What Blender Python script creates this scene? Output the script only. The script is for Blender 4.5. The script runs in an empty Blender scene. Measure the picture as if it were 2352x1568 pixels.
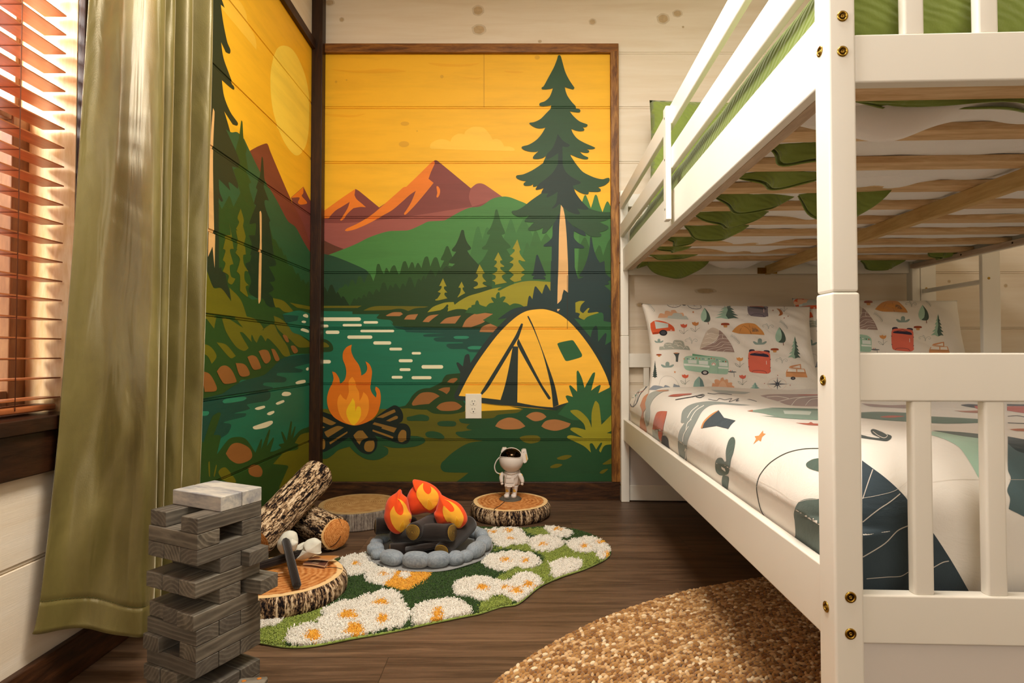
import bpy, bmesh, math, random
import numpy as np
from mathutils import Vector, Matrix, noise
from mathutils.geometry import tessellate_polygon
from mathutils.bvhtree import BVHTree

R = random.Random(7)
SC = bpy.context.scene
COL = SC.collection
PI = math.pi
# ------------------------------------------------------------------ camera model (2352 x 1568 frame)
F = 1314.0
CAMH = 0.722
PT = math.atan(28 / F)
CP, SP = math.cos(PT), math.sin(PT)
CAM = Vector((0, 0, CAMH))


def ray(px, py):
    x = (px - 1176) / F
    z = -(py - 784) / F
    return Vector((x, CP - SP * z, SP + CP * z))


def onY(px, py, Y):
    d = ray(px, py); return CAM + d * (Y / d.y)


def onX(px, py, X):
    d = ray(px, py); return CAM + d * (X / d.x)


def onZ(px, py, Z=0.0):
    d = ray(px, py); return CAM + d * ((Z - CAMH) / d.z)


def proj(P):
    x, y, z = P[0], P[1], P[2] - CAMH
    yc = CP * y + SP * z
    zc = -SP * y + CP * z
    return (1176 + F * x / yc, 784 - F * zc / yc)


# ------------------------------------------------------------------ colour + materials
def lin(h):
    h = h.lstrip('#')
    o = []
    for i in (0, 2, 4):
        c = int(h[i:i + 2], 16) / 255
        o.append(c / 12.92 if c <= 0.04045 else ((c + 0.055) / 1.055) ** 2.4)
    return (o[0], o[1], o[2], 1.0)


MATS = {}


class NT:
    def __init__(s, name):
        m = bpy.data.materials.new(name); m.use_nodes = True
        s.m = m; s.t = m.node_tree; s.b = s.t.nodes['Principled BSDF']

    def n(s, t, **k):
        nd = s.t.nodes.new(t)
        for a, v in k.items():
            if a.startswith('i_'):
                key = a[2:].replace('_', ' ')
                nd.inputs[key].default_value = v
            else:
                setattr(nd, a, v)
        return nd

    def l(s, a, b):
        s.t.links.new(a, b)

    def tc(s, scale=(1, 1, 1), loc=(0, 0, 0), rot=(0, 0, 0)):
        a = s.n('ShaderNodeAttribute', attribute_name='tc')
        mp = s.n('ShaderNodeMapping')
        mp.inputs['Scale'].default_value = scale
        mp.inputs['Location'].default_value = loc
        mp.inputs['Rotation'].default_value = rot
        s.l(a.outputs['Vector'], mp.inputs['Vector'])
        return mp.outputs['Vector']

    def noise(s, vec, scale=5, detail=4, rough=0.5, dist=0.0):
        nd = s.n('ShaderNodeTexNoise')
        nd.inputs['Scale'].default_value = scale
        nd.inputs['Detail'].default_value = detail
        nd.inputs['Roughness'].default_value = rough
        nd.inputs['Distortion'].default_value = dist
        s.l(vec, nd.inputs['Vector'])
        return nd.outputs['Fac']

    def ramp(s, fac, stops, interp='LINEAR'):
        r = s.n('ShaderNodeValToRGB')
        r.color_ramp.interpolation = interp
        e = r.color_ramp.elements
        while len(e) < len(stops):
            e.new(0.5)
        for i, (p, c) in enumerate(stops):
            e[i].position = p
            e[i].color = lin(c) if isinstance(c, str) else (c, c, c, 1)
        s.l(fac, r.inputs['Fac'])
        return r.outputs['Color']

    def mix(s, a, b, fac, mode='MIX'):
        x = s.n('ShaderNodeMix', data_type='RGBA', blend_type=mode)
        for v, i in ((fac, 0), (a, 6), (b, 7)):
            if hasattr(v, 'links'):
                s.l(v, x.inputs[i])
            elif isinstance(v, str):
                x.inputs[i].default_value = lin(v)
            else:
                x.inputs[i].default_value = v
        return x.outputs[2]

    def math(s, op, a, b=0.0, c=None):
        x = s.n('ShaderNodeMath', operation=op)
        for i, v in enumerate((a, b) + ((c,) if c is not None else ())):
            if hasattr(v, 'links'):
                s.l(v, x.inputs[i])
            else:
                x.inputs[i].default_value = v
        return x.outputs[0]

    def bump(s, h, strength=0.3, dist=0.002):
        b = s.n('ShaderNodeBump')
        b.inputs['Strength'].default_value = strength
        b.inputs['Distance'].default_value = dist
        s.l(h, b.inputs['Height'])
        s.l(b.outputs['Normal'], s.b.inputs['Normal'])

    def fin(s, col=None, rough=0.6, spec=0.5, **k):
        if col is not None:
            if hasattr(col, 'links'):
                s.l(col, s.b.inputs['Base Color'])
            else:
                s.b.inputs['Base Color'].default_value = lin(col)
        s.b.inputs['Roughness'].default_value = rough
        s.b.inputs['Specular IOR Level'].default_value = spec
        for a, v in k.items():
            s.b.inputs[a.replace('_', ' ')].default_value = v
        MATS[s.m.name] = s.m
        return s.m


def plain(name, col, rough=0.6, spec=0.4, var=0.0, vs=20, **k):
    if name in MATS:
        return MATS[name]
    t = NT(name)
    if var > 0:
        f = t.noise(t.tc(), vs, 3)
        c = t.mix(col, '000000', t.math('MULTIPLY', f, var))
        return t.fin(c, rough, spec, **k)
    return t.fin(col, rough, spec, **k)


def paint(col):
    n = 'paint_' + col
    if n in MATS:
        return MATS[n]
    t = NT(n)
    f = t.noise(t.tc((1.2, 1.2, 9)), 2.2, 5, 0.6)
    c = t.mix(col, '2a1a08', t.math('MULTIPLY', t.math('SUBTRACT', f, 0.42), 0.45))
    t.bump(t.noise(t.tc((3, 3, 60)), 6, 3), 0.12, 0.002)
    return t.fin(c, 0.55, 0.35)


def woodmat(name, cols, grain=(1, 14, 14), scale=3.0, rough=0.55, spec=0.3, bump=0.15, fine=1.0):
    if name in MATS:
        return MATS[name]
    t = NT(name)
    a = t.noise(t.tc(grain), scale, 6, 0.6, 0.6)
    b = t.noise(t.tc(tuple(g * 3 for g in grain)), scale * 2, 4, 0.6)
    f = t.math('ADD', t.math('MULTIPLY', a, 0.75), t.math('MULTIPLY', b, 0.25 * fine))
    n = len(cols)
    c = t.ramp(f, [(0.3 + 0.4 * i / (n - 1), cc) for i, cc in enumerate(cols)])
    t.bump(b, bump, 0.002)
    return t.fin(c, rough, spec)


# ------------------------------------------------------------------ mesh builder
class MB:
    def __init__(s, M=None):
        s.v = []; s.f = []; s.mi = []; s.sm = []; s.t = []; s.M = M; s.k = 0

    def add(s, vs, fs, mat=0, smooth=False, tc=None):
        o = len(s.v)
        if tc is None:
            tc = vs
        s.t.extend([tuple(p) for p in tc])
        if s.M is not None:
            vs = [s.M @ Vector(p) for p in vs]
        s.v.extend([tuple(p) for p in vs])
        for f in fs:
            s.f.append(tuple(i + o for i in f)); s.mi.append(mat); s.sm.append(smooth)
        return s

    def box(s, a, b, mat=0, tc0=None):
        (x0, y0, z0), (x1, y1, z1) = a, b
        v = [(x, y, z) for z in (z0, z1) for y in (y0, y1) for x in (x0, x1)]
        f = [(0, 2, 3, 1), (4, 5, 7, 6), (0, 1, 5, 4), (2, 6, 7, 3), (0, 4, 6, 2), (1, 3, 7, 5)]
        return s.add(v, f, mat, False, tc0 and [(p[0] + tc0[0], p[1] + tc0[1], p[2] + tc0[2]) for p in v])

    def rings(s, rings, mat=0, smooth=True, caps=(True, True), closed=True, tcs=None):
        n = len(rings[0]); v = [p for r in rings for p in r]; f = []
        for i in range(len(rings) - 1):
            for j in range(n if closed else n - 1):
                k = (j + 1) % n
                f.append((i * n + j, i * n + k, (i + 1) * n + k, (i + 1) * n + j))
        if caps[0]: f.append(tuple(range(n - 1, -1, -1)))
        if caps[1]: f.append(tuple((len(rings) - 1) * n + j for j in range(n)))
        return s.add(v, f, mat, smooth, tcs)

    def tube(s, pts, rad, n=12, mat=0, smooth=True, caps=(True, True), squash=1.0, tcyl=False):
        P = [Vector(p) for p in pts]
        rs = rad if isinstance(rad, (list, tuple)) else [rad] * len(P)
        rings = []; tcs = []
        up = None; L = 0
        for i, p in enumerate(P):
            d = (P[min(i + 1, len(P) - 1)] - P[max(i - 1, 0)]).normalized()
            if up is None:
                up = Vector((0, 0, 1)) if abs(d.z) < 0.9 else Vector((0, 1, 0))
            x = up.cross(d).normalized(); y = d.cross(x).normalized(); up = y
            if i: L += (P[i] - P[i - 1]).length
            r = []
            for j in range(n):
                a = 2 * PI * j / n
                r.append(p + x * math.cos(a) * rs[i] + y * math.sin(a) * rs[i] * squash)
                tcs.append((math.cos(a) * rs[i], math.sin(a) * rs[i], L))
            rings.append(r)
        return s.rings(rings, mat, smooth, caps, True, tcs if tcyl else None)

    def ell(s, c, r, n=16, m=10, mat=0, M3=None, pw=1.0, tcb=None):
        c = Vector(c); vs = []; tc = []
        for i in range(m + 1):
            th = PI * i / m
            for j in range(n):
                ph = 2 * PI * j / n
                p = Vector((math.sin(th) * math.cos(ph), math.sin(th) * math.sin(ph), math.cos(th)))
                if pw != 1.0:
                    p = Vector([math.copysign(abs(q) ** pw, q) for q in p])
                p = Vector((p.x * r[0], p.y * r[1], p.z * r[2]))
                if tcb: tc.append((p.x + tcb[0], p.y + tcb[1], p.z + tcb[2]))
                if M3 is not None: p = M3 @ p
                vs.append(c + p)
        f = []
        for i in range(m):
            for j in range(n):
                k = (j + 1) % n
                f.append((i * n + j, (i + 1) * n + j, (i + 1) * n + k, i * n + k))
        return s.add(vs, f, mat, True, tc or None)

    def lathe(s, c, prof, n=32, mat=0, smooth=True, wob=None):
        rings = []
        for (r, z) in prof:
            rr = []
            for j in range(n):
                a = 2 * PI * j / n
                q = r * (1 + (wob(a) if wob else 0))
                rr.append((c[0] + q * math.cos(a), c[1] + q * math.sin(a), c[2] + z))
            rings.append(rr)
        return s.rings(rings, mat, smooth)

    def grid(s, fn, nu, nv, mat=0, smooth=True, tc=None, closed_u=False):
        vs = []; ts = []
        for i in range(nu + (0 if closed_u else 1)):
            for j in range(nv + 1):
                vs.append(fn(i / nu, j / nv))
                if tc: ts.append(tc(i / nu, j / nv))
        f = []
        m = nv + 1; N = nu if closed_u else nu + 1
        for i in range(nu):
            for j in range(nv):
                a = i * m + j; b = ((i + 1) % N) * m + j
                f.append((a, b, b + 1, a + 1))
        return s.add(vs, f, mat, smooth, ts or None)

    def build(s, name, mats, parent=None, loc=None, label=None, bevel=None, seg=2, weld=False, fixn=True):
        if not isinstance(mats, (list, tuple)): mats = [mats]
        me = bpy.data.meshes.new(name)
        off = Vector(loc) if loc is not None else Vector((0, 0, 0))
        if parent is not None:
            q = parent; off = Vector((0, 0, 0))
            while q is not None:
                off += Vector(q.location); q = q.parent
        V = np.array(s.v, dtype=np.float32) - np.array(off, dtype=np.float32)
        me.from_pydata(V.tolist(), [], s.f)
        at = me.attributes.new('tc', 'FLOAT_VECTOR', 'POINT')
        at.data.foreach_set('vector', np.array(s.t, dtype=np.float32).ravel())
        for m in mats: me.materials.append(m)
        me.polygons.foreach_set('material_index', np.array(s.mi, dtype=np.int32))
        me.polygons.foreach_set('use_smooth', np.array(s.sm, dtype=bool))
        if fixn or weld:
            bm = bmesh.new(); bm.from_mesh(me)
            if weld: bmesh.ops.remove_doubles(bm, verts=bm.verts, dist=1e-5)
            if fixn: bmesh.ops.recalc_face_normals(bm, faces=bm.faces)
            bm.to_mesh(me); bm.free()
        me.update()
        o = bpy.data.objects.new(name, me); COL.objects.link(o)
        if parent is not None: o.parent = parent
        else: o.location = off
        if label: o['label'] = label
        if bevel:
            md = o.modifiers.new('bevel', 'BEVEL'); md.width = bevel; md.segments = seg
            md.limit_method = 'ANGLE'; md.angle_limit = math.radians(40)
            for p in me.polygons: p.use_smooth = True
            ws = o.modifiers.new('wn', 'WEIGHTED_NORMAL'); ws.keep_sharp = True
        return o


def tag(o, label=None, cat=None, group=None, kind=None):
    if label: o['label'] = label
    if cat: o['category'] = cat
    if group: o['group'] = group
    if kind: o['kind'] = kind
    return o


def thing(name, loc, label, cat, group=None):
    o = bpy.data.objects.new(name, None); COL.objects.link(o)
    o.empty_display_size = 0.05
    o.location = loc
    return tag(o, label, cat, group)


# ------------------------------------------------------------------ 2D outlines
CR = {'A': (730, 90, 2.7514), 'B': (730, 620, 3.137), 'C': (1040, 620, 2.9025), 'D': (1170, 120, 5.6), 'E': (1170, 380, 5.6),
      'G': (730, 480, 5.88), 'H': (1000, 480, 5.88), 'I': (780, 860, 6.031), 'L': (450, 0, 2.8), 'M': (430, 540, 2.7032),
      'P': (1460, 660, 5.88), 'Q': (1810, 660, 5.88), 'V': (1640, 860, 3.0154), 'W': (1410, 660, 3.137), 'R': (590, 1040, 3.267),
      'S': (780, 1190, 3.675), 'F': (830, 1080, 6.534), 'X': (1860, 1000, 2.76), 'K': (590, 1200, 6.817), 'N': (1860, 580, 3.136), 'O': (0, 0, 1)}


def parse(s):
    o = []
    for w in s.split():
        sh = w.endswith('!')
        x, y = w.rstrip('!').split(',')
        o.append((float(x), float(y), sh))
    return o


def curve(pts, seg=4, closed=True):
    """Catmull-Rom through the points; '!' marks a sharp corner."""
    n = len(pts); out = []
    for i in range(n if closed else n - 1):
        p1 = pts[i]; p2 = pts[(i + 1) % n]
        p0 = pts[i - 1] if (closed or i > 0) else p1
        p3 = pts[(i + 2) % n] if (closed or i + 2 < n) else p2
        t1 = (0, 0) if p1[2] else ((p2[0] - p0[0]) / 2, (p2[1] - p0[1]) / 2)
        t2 = (0, 0) if p2[2] else ((p3[0] - p1[0]) / 2, (p3[1] - p1[1]) / 2)
        L = math.hypot(p2[0] - p1[0], p2[1] - p1[1])
        if p1[2]: t1 = ((p2[0] - p1[0]) * 0.6, (p2[1] - p1[1]) * 0.6)
        if p2[2]: t2 = ((p2[0] - p1[0]) * 0.6, (p2[1] - p1[1]) * 0.6)
        for t_, (tx, ty) in enumerate((t1, t2)):
            l = math.hypot(tx, ty)
            if l > L * 1.1:
                k = L * 1.1 / l
                if t_ == 0: t1 = (tx * k, ty * k)
                else: t2 = (tx * k, ty * k)
        for k in range(seg):
            u = k / seg
            h00 = 2 * u ** 3 - 3 * u ** 2 + 1; h10 = u ** 3 - 2 * u ** 2 + u
            h01 = -2 * u ** 3 + 3 * u ** 2; h11 = u ** 3 - u ** 2
            out.append((h00 * p1[0] + h10 * t1[0] + h01 * p2[0] + h11 * t2[0], h00 * p1[1] + h10 * t1[1] + h01 * p2[1] + h11 * t2[1]))
    if not closed: out.append((pts[-1][0], pts[-1][1]))
    return out


def outline(crop, s, seg=4, smooth=True):
    ox, oy, k = CR[crop]
    p = parse(s) if isinstance(s, str) else [(a, b, False) for a, b in s]
    q = curve(p, seg) if smooth else [(a, b) for a, b, _ in p]
    return [(ox + x / k, oy + y / k) for x, y in q]


def capsule(x0, x1, yc, h, n=5):
    r = h / 2; o = []
    for i in range(n + 1):
        a = -PI / 2 + PI * i / n; o.append((x1 - r + r * math.cos(a), yc + r * math.sin(a)))
    for i in range(n + 1):
        a = PI / 2 + PI * i / n; o.append((x0 + r + r * math.cos(a), yc + r * math.sin(a)))
    return o


def ribbon(pts, w):
    """Polyline -> outline of a stroke of width w."""
    a = []; b = []
    for i, p in enumerate(pts):
        q0 = pts[max(i - 1, 0)]; q1 = pts[min(i + 1, len(pts) - 1)]
        dx, dy = q1[0] - q0[0], q1[1] - q0[1]; l = math.hypot(dx, dy) or 1
        nx, ny = -dy / l * w / 2, dx / l * w / 2
        a.append((p[0] + nx, p[1] + ny)); b.append((p[0] - nx, p[1] - ny))
    return a + b[::-1]


def inpoly(poly, X, Y):
    """numpy point-in-polygon."""
    c = np.zeros(X.shape, bool); n = len(poly)
    for i in range(n):
        x1, y1 = poly[i]; x2, y2 = poly[i - 1]
        if y1 == y2: continue
        m = ((y1 > Y) != (y2 > Y)) & (X < (x2 - x1) * (Y - y1) / (y2 - y1) + x1)
        c ^= m
    return c


def area2(p):
    return sum(p[i - 1][0] * p[i][1] - p[i][0] * p[i - 1][1] for i in range(len(p)))


def tri2(poly):
    return tessellate_polygon([[Vector((x, y, 0)) for x, y in poly]])


class Decals:
    """Printed or sewn-on shapes laid on a curved cloth surface (real geometry, a fraction of a millimetre proud)."""
    def __init__(s, objs, step=6.0):
        s.t = []; s.k = 0; s.step = step; s.bb = []
        for o in objs:
            dg = bpy.context.evaluated_depsgraph_get()
            e = o.evaluated_get(dg); me = e.to_mesh()
            mw = Matrix.Translation(o.matrix_world.translation) if o.parent is None else None
            off = Vector((0, 0, 0)); q = o
            while q is not None: off += Vector(q.location); q = q.parent
            vs = [Vector(v.co) + off for v in me.vertices]
            s.t.append(BVHTree.FromPolygons(vs, [tuple(p.vertices) for p in me.polygons]))
            e.to_mesh_clear()
        s.mb = MB(); s.mats = []

    def add(s, poly, mat, off=None):
        if len(poly) < 3: return
        if mat not in s.mats: s.mats.append(mat)
        mi = s.mats.index(mat)
        bb = (min(p[0] for p in poly), max(p[0] for p in poly), min(p[1] for p in poly), max(p[1] for p in poly))
        s.k = 1 + max([l for b, l in s.bb if b[0] < bb[1] and b[1] > bb[0] and b[2] < bb[3] and b[3] > bb[2]] or [0])
        s.bb.append((bb, s.k))
        bm = bmesh.new()
        vs = [bm.verts.new((x, y, 0)) for x, y in poly]
        for t in tri2(poly):
            try: bm.faces.new([vs[i] for i in t])
            except Exception: pass
        xs = [p[0] for p in poly]; ys = [p[1] for p in poly]
        for ax, lo, hi in ((0, min(xs), max(xs)), (1, min(ys), max(ys))):
            q = math.floor(lo / s.step) * s.step + s.step
            while q < hi:
                co = [0, 0, 0]; co[ax] = q; no = [0, 0, 0]; no[ax] = 1
                bmesh.ops.bisect_plane(bm, geom=bm.verts[:] + bm.edges[:] + bm.faces[:], plane_co=co, plane_no=no, dist=1e-5)
                q += s.step
        bmesh.ops.remove_doubles(bm, verts=bm.verts, dist=1e-4)
        bm.verts.index_update()
        pos = []
        o_ = 0.0003 + 0.00014 * min(s.k, 9) if off is None else off
        for v in bm.verts:
            d = ray(v.co.x, v.co.y).normalized(); best = None
            for t in s.t:
                h = t.ray_cast(CAM, d)
                if h[0] is not None and (best is None or h[3] < best[3]): best = h
            if best is None: pos.append(None)
            else:
                nn = best[1] if best[1].dot(d) < 0 else -best[1]
                pos.append(best[0] + nn * o_ - d * o_ * 0.3)
        idx = {}; V = []
        for v in bm.verts:
            if pos[v.index] is not None: idx[v.index] = len(V); V.append(pos[v.index])
        Fs = []
        for f in bm.faces:
            ii = [v.index for v in f.verts]
            if all(i in idx for i in ii):
                ps = [pos[i] for i in ii]
                if max((a - b).length for a in ps for b in ps) < 0.10: Fs.append(tuple(idx[i] for i in ii))
        bm.free()
        if Fs: s.mb.add(V, Fs, mi, True)

    def build(s, name, parent, label=None):
        return s.mb.build(name, s.mats, parent, label=label, fixn=False)


def puff(outl, frame, thick, rings=8, power=0.5, back=True):
    """Stuffed shape from a 2D outline. frame(x, y, d) -> 3D point with d the puff depth towards the viewer."""
    n = len(outl)
    cx = sum(p[0] for p in outl) / n; cy = sum(p[1] for p in outl) / n
    V = []; Fc = []
    ks = [math.sin(PI / 2 * i / rings) for i in range(rings + 1)]
    def lay(sign, base):
        idx = []
        for i, k in enumerate(ks):
            sc = math.cos(PI / 2 * i / rings)
            if i == 0 and base is not None: idx.append(base); continue
            if i == rings:
                V.append(frame(cx, cy, sign * thick)); idx.append([len(V) - 1] * n); continue
            row = []
            for (x, y) in outl:
                V.append(frame(cx + (x - cx) * sc, cy + (y - cy) * sc, sign * thick * k ** (power * 2)))
                row.append(len(V) - 1)
            idx.append(row)
        for i in range(rings):
            for j in range(n):
                k = (j + 1) % n
                q = [idx[i][j], idx[i][k], idx[i + 1][k], idx[i + 1][j]]
                if i == rings - 1: q = q[:3]
                Fc.append(tuple(q if sign > 0 else q[::-1]))
        return idx[0]
    b = lay(1, None)
    if back: lay(-1, b)
    return V, Fc
# ================================================================== ROOM
YW = 2.85; XL = -0.992; XR = 3.0; ZC = 2.62; YN = -2.2
GZ = [0.2941 + 0.2772 * i for i in range(-1, 9)]
GZ = [g for g in GZ if 0.05 < g < ZC - 0.03]
GP = [(0.0068, 0.0), (0.0045, 0.0035), (-0.0015, 0.0035), (-0.003, 0.008), (-0.0048, 0.008), (-0.0055, 0.0)]   # shiplap joint: (dz, depth)

t = NT('whitewashed_pine')
_a = t.noise(t.tc((0.7, 0.7, 9)), 2.5, 6, 0.6, 0.5)
_b = t.noise(t.tc((1, 1, 1)), 1.3, 2, 0.5)
_c = t.ramp(_a, [(0.3, 'e3d3bb'), (0.5, 'eaddc8'), (0.68, 'efe4d2')])
_c = t.mix(_c, 'd9c3a3', t.math('MULTIPLY', _b, 0.35))
t.bump(t.noise(t.tc((3, 3, 90)), 6, 3), 0.1, 0.002)
M_PINE = t.fin(_c, 0.6, 0.25)
M_KNOT = plain('pine_knot', 'd8bc94', 0.6, 0.2, 0.4, 60)
M_KNOT2 = plain('pine_knot_ring', 'e3d2b6', 0.6, 0.2, 0.3, 60)
M_STAIN = woodmat('stained_wood', ['160c06', '2e1b0d', '472b14', '5f3d1c'], (2.5, 16, 16), 3.0, 0.45, 0.35, 0.25)
M_STAINV = woodmat('stained_wood_upright', ['371d0c', '6c421b', '9b6a31', 'bd8b4b'], (18, 18, 2.2), 3.0, 0.45, 0.35, 0.25)
M_STAINC = woodmat('stained_wood_corner', ['190d06', '2f1a0c', '44290f'], (18, 18, 2.0), 3.0, 0.45, 0.35, 0.25)


def wallgrid(mb, to3, u0, u1, z0, z1, inward, holes=(), us=()):
    """Boarded wall: strips between the joints, joints modelled. to3(u, z, depth)."""
    zs = [(z0, 0.0)]
    for g in GZ:
        if z0 + 0.01 < g < z1 - 0.01:
            zs += [(g + dz, d) for dz, d in GP[::-1]]
    zs.append((z1, 0.0))
    zz = sorted(set([z for z, _ in zs] + [h[k] for h in holes for k in (2, 3) if z0 < h[k] < z1]))
    dz = dict(zs)
    U = sorted(set([u0, u1] + list(us) + [h[k] for h in holes for k in (0, 1) if u0 < h[k] < u1]))
    for i in range(len(U) - 1):
        for j in range(len(zz) - 1):
            a, b, c, d = U[i], U[i + 1], zz[j], zz[j + 1]
            um, zm = (a + b) / 2, (c + d) / 2
            if any(h[0] < um < h[1] and h[2] < zm < h[3] for h in holes): continue
            mb.add([to3(a, c, dz.get(c, 0)), to3(b, c, dz.get(c, 0)), to3(b, d, dz.get(d, 0)), to3(a, d, dz.get(d, 0))], [(0, 1, 2, 3)])


# back wall
mb = MB()
wallgrid(mb, lambda u, z, d: (u, YW + d, z), XL, XR, 0, ZC, 1, us=[0.4925, 1.4])
mb.box((XL - 0.1, YW + 0.03, 0), (XR + 0.1, YW + 0.1, ZC))
for (x, y, rx, ry) in ((1098, 24, 14, 13), (1100, 68, 17, 13), (1361, 50, 9, 8), (1523, 43, 15, 13), (1556, 31, 12, 9), (1569, 62, 3, 3), (785, 45, 6, 6), (757, 6, 12, 8), (1760, 140, 8, 7),
                       (1240, 95, 5, 4), (1470, 700, 10, 6), (1620, 668, 26, 7), (2310, 656, 5, 5), (2180, 646, 4, 4)):
    for k, (sc, mi) in enumerate(((1.0, 2), (0.72, 1))):
        ps = [onY(x + rx * sc * math.cos(a * PI / 8) * (1 + 0.1 * math.sin(a * 2.3)), y + ry * sc * math.sin(a * PI / 8), YW - 0.0003 * (k + 1)) for a in range(16)]
        mb.add(ps, [tuple(range(16))], mi)
wall_back = mb.build('wall_back', [M_PINE, M_KNOT, M_KNOT2], fixn=False)
tag(wall_back, 'whitewashed pine board wall at the back, carrying the camping mural', kind='structure')

# window opening in the left wall
WY0, WY1, WZ0, WZ1 = 0.25, 1.292, 0.592, 2.12
mb = MB()
wallgrid(mb, lambda u, z, d: (XL - d, u, z), YN, YW, 0, ZC, 1, holes=[(WY0, WY1, WZ0, WZ1)])
mb.box((XL - 0.14, YN, 0), (XL - 0.02, WY0 - 0.004, ZC)); mb.box((XL - 0.14, WY1 + 0.004, 0), (XL - 0.02, YW + 0.05, ZC))
mb.box((XL - 0.14, WY0, 0), (XL - 0.02, WY1, WZ0 - 0.004)); mb.box((XL - 0.14, WY0, WZ1 + 0.004), (XL - 0.02, WY1, ZC))
wall_left = mb.build('wall_left', [M_PINE], fixn=False)
tag(wall_left, 'whitewashed board wall on the left with window and mural', kind='structure')

mb = MB(); mb.box((XR, YN, 0), (XR + 0.1, YW + 0.1, ZC))
tag(mb.build('wall_right', M_PINE), 'pale board wall beyond the bunk bed', kind='structure')
mb = MB(); mb.box((XL - 0.14, YN - 0.1, 0), (XR + 0.1, YN, ZC))
tag(mb.build('wall_rear', M_PINE), 'pale board wall behind the viewpoint', kind='structure')
mb = MB(); mb.box((XL - 0.14, YN, ZC), (XR + 0.1, YW + 0.1, ZC + 0.1))
tag(mb.build('ceiling', plain('ceiling_white', 'e9e2d4', 0.8)), 'pale ceiling', kind='structure')

# floor: vinyl planks
t = NT('plank_floor')
_at = t.n('ShaderNodeAttribute', attribute_name='tc')
_sx = t.n('ShaderNodeSeparateXYZ'); t.l(_at.outputs['Vector'], _sx.inputs[0])
_ry = t.math('DIVIDE', t.math('SUBTRACT', _sx.outputs['Y'], 1.737), 0.18)
_row = t.math('FLOOR', _ry)
_wn = t.n('ShaderNodeTexWhiteNoise', noise_dimensions='1D'); t.l(_row, _wn.inputs['W'])
_xx = t.math('ADD', t.math('DIVIDE', _sx.outputs['X'], 1.22), t.math('MULTIPLY', _wn.outputs['Value'], 7.3))
_xi = t.math('FLOOR', _xx)
_wn2 = t.n('ShaderNodeTexWhiteNoise', noise_dimensions='2D')
_cb = t.n('ShaderNodeCombineXYZ'); t.l(_xi, _cb.inputs[0]); t.l(_row, _cb.inputs[1]); t.l(_cb.outputs[0], _wn2.inputs['Vector'])
_of = t.n('ShaderNodeVectorMath', operation='ADD')
_sc = t.n('ShaderNodeVectorMath', operation='SCALE'); _sc.inputs['Scale'].default_value = 9.0
t.l(_wn2.outputs['Color'], _sc.inputs[0]); t.l(_at.outputs['Vector'], _of.inputs[0]); t.l(_sc.outputs[0], _of.inputs[1])
_mp = t.n('ShaderNodeMapping'); _mp.inputs['Scale'].default_value = (1.0, 14, 1); t.l(_of.outputs[0], _mp.inputs['Vector'])
_g = t.noise(_mp.outputs['Vector'], 2.6, 7, 0.62, 0.9)
_mp2 = t.n('ShaderNodeMapping'); _mp2.inputs['Scale'].default_value = (4, 110, 1); t.l(_of.outputs[0], _mp2.inputs['Vector'])
_g2 = t.noise(_mp2.outputs['Vector'], 3, 3, 0.6)
_g3 = t.math('ADD', t.math('MULTIPLY', _g, 0.78), t.math('MULTIPLY', _g2, 0.22))
_c = t.ramp(_g3, [(0.3, '402e22'), (0.46, '5c4532'), (0.56, '6f5540'), (0.72, '826548')])
_c = t.mix(_c, '22150c', t.math('MULTIPLY', _wn2.outputs['Value'], 0.42))
_fy = t.math('ABSOLUTE', t.math('SUBTRACT', t.math('FRACT', _ry), 0.5))
_fx = t.math('ABSOLUTE', t.math('SUBTRACT', t.math('FRACT', _xx), 0.5))
_sm = t.math('MAXIMUM', t.math('GREATER_THAN', _fy, 0.4945), t.math('GREATER_THAN', _fx, 0.4992))
_c = t.mix(_c, '170e07', t.math('MULTIPLY', _sm, 0.6))
t.bump(t.math('SUBTRACT', _g2, t.math('MULTIPLY', _sm, 2.0)), 0.12, 0.002)
M_FLOOR = t.fin(_c, 0.42, 0.4)
mb = MB(); mb.add([(XL, YN, 0), (XR, YN, 0), (XR, YW, 0), (XL, YW, 0)], [(0, 1, 2, 3)])
mb.box((XL - 0.14, YN, -0.1), (XR, YW + 0.1, -0.001))
tag(mb.build('floor', M_FLOOR, fixn=False), 'brown wood plank floor', kind='structure')

# baseboards and mural framing
mb = MB(); mb.box((XL, YW - 0.018, 0), (0.5335, YW, 0.0898))
tag(mb.build('baseboard_back', M_STAIN, bevel=0.003), 'dark stained baseboard below the mural', kind='structure')
mb = MB(); mb.box((XL, YN, 0), (XL + 0.018, YW - 0.018, 0.088))
t = woodmat('stained_wood_left', ['1d0f06', '3b2110', '57341a'], (16, 2.5, 16), 3.0, 0.45, 0.35, 0.25)
tag(mb.build('baseboard_left', t, bevel=0.003), 'dark stained baseboard on the left wall', kind='structure')
mb = MB(); mb.box((XL + 0.054, YW - 0.02, 2.228), (0.5335, YW, 2.2747))
tag(mb.build('trim_1', woodmat('stained_wood_bright', ['452611', '74471c', '935f26', 'a87634'], (2.2, 18, 18), 3, 0.45, 0.35, 0.2), bevel=0.003), 'stained wood rail along the top of the back mural', kind='structure')
mb = MB(); mb.box((0.4925, YW - 0.021, 0.0898), (0.5335, YW, 2.235))
tag(mb.build('trim_2', M_STAINV, bevel=0.003), 'stained wood upright right of the mural beside the bunk bed', kind='structure')
mb = MB(); mb.box((XL, YW - 0.052, 0.08), (XL + 0.054, YW, ZC))
tag(mb.build('trim_3', M_STAINC, bevel=0.003), 'dark stained post in the room corner between the murals', kind='structure')
mb = MB(); mb.box((XL, WY1 + 0.09, 2.228), (XL + 0.02, YW - 0.052, 2.2747))
tag(mb.build('trim_4', t, bevel=0.003), 'stained wood rail along the top of the left mural', kind='structure')

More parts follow.
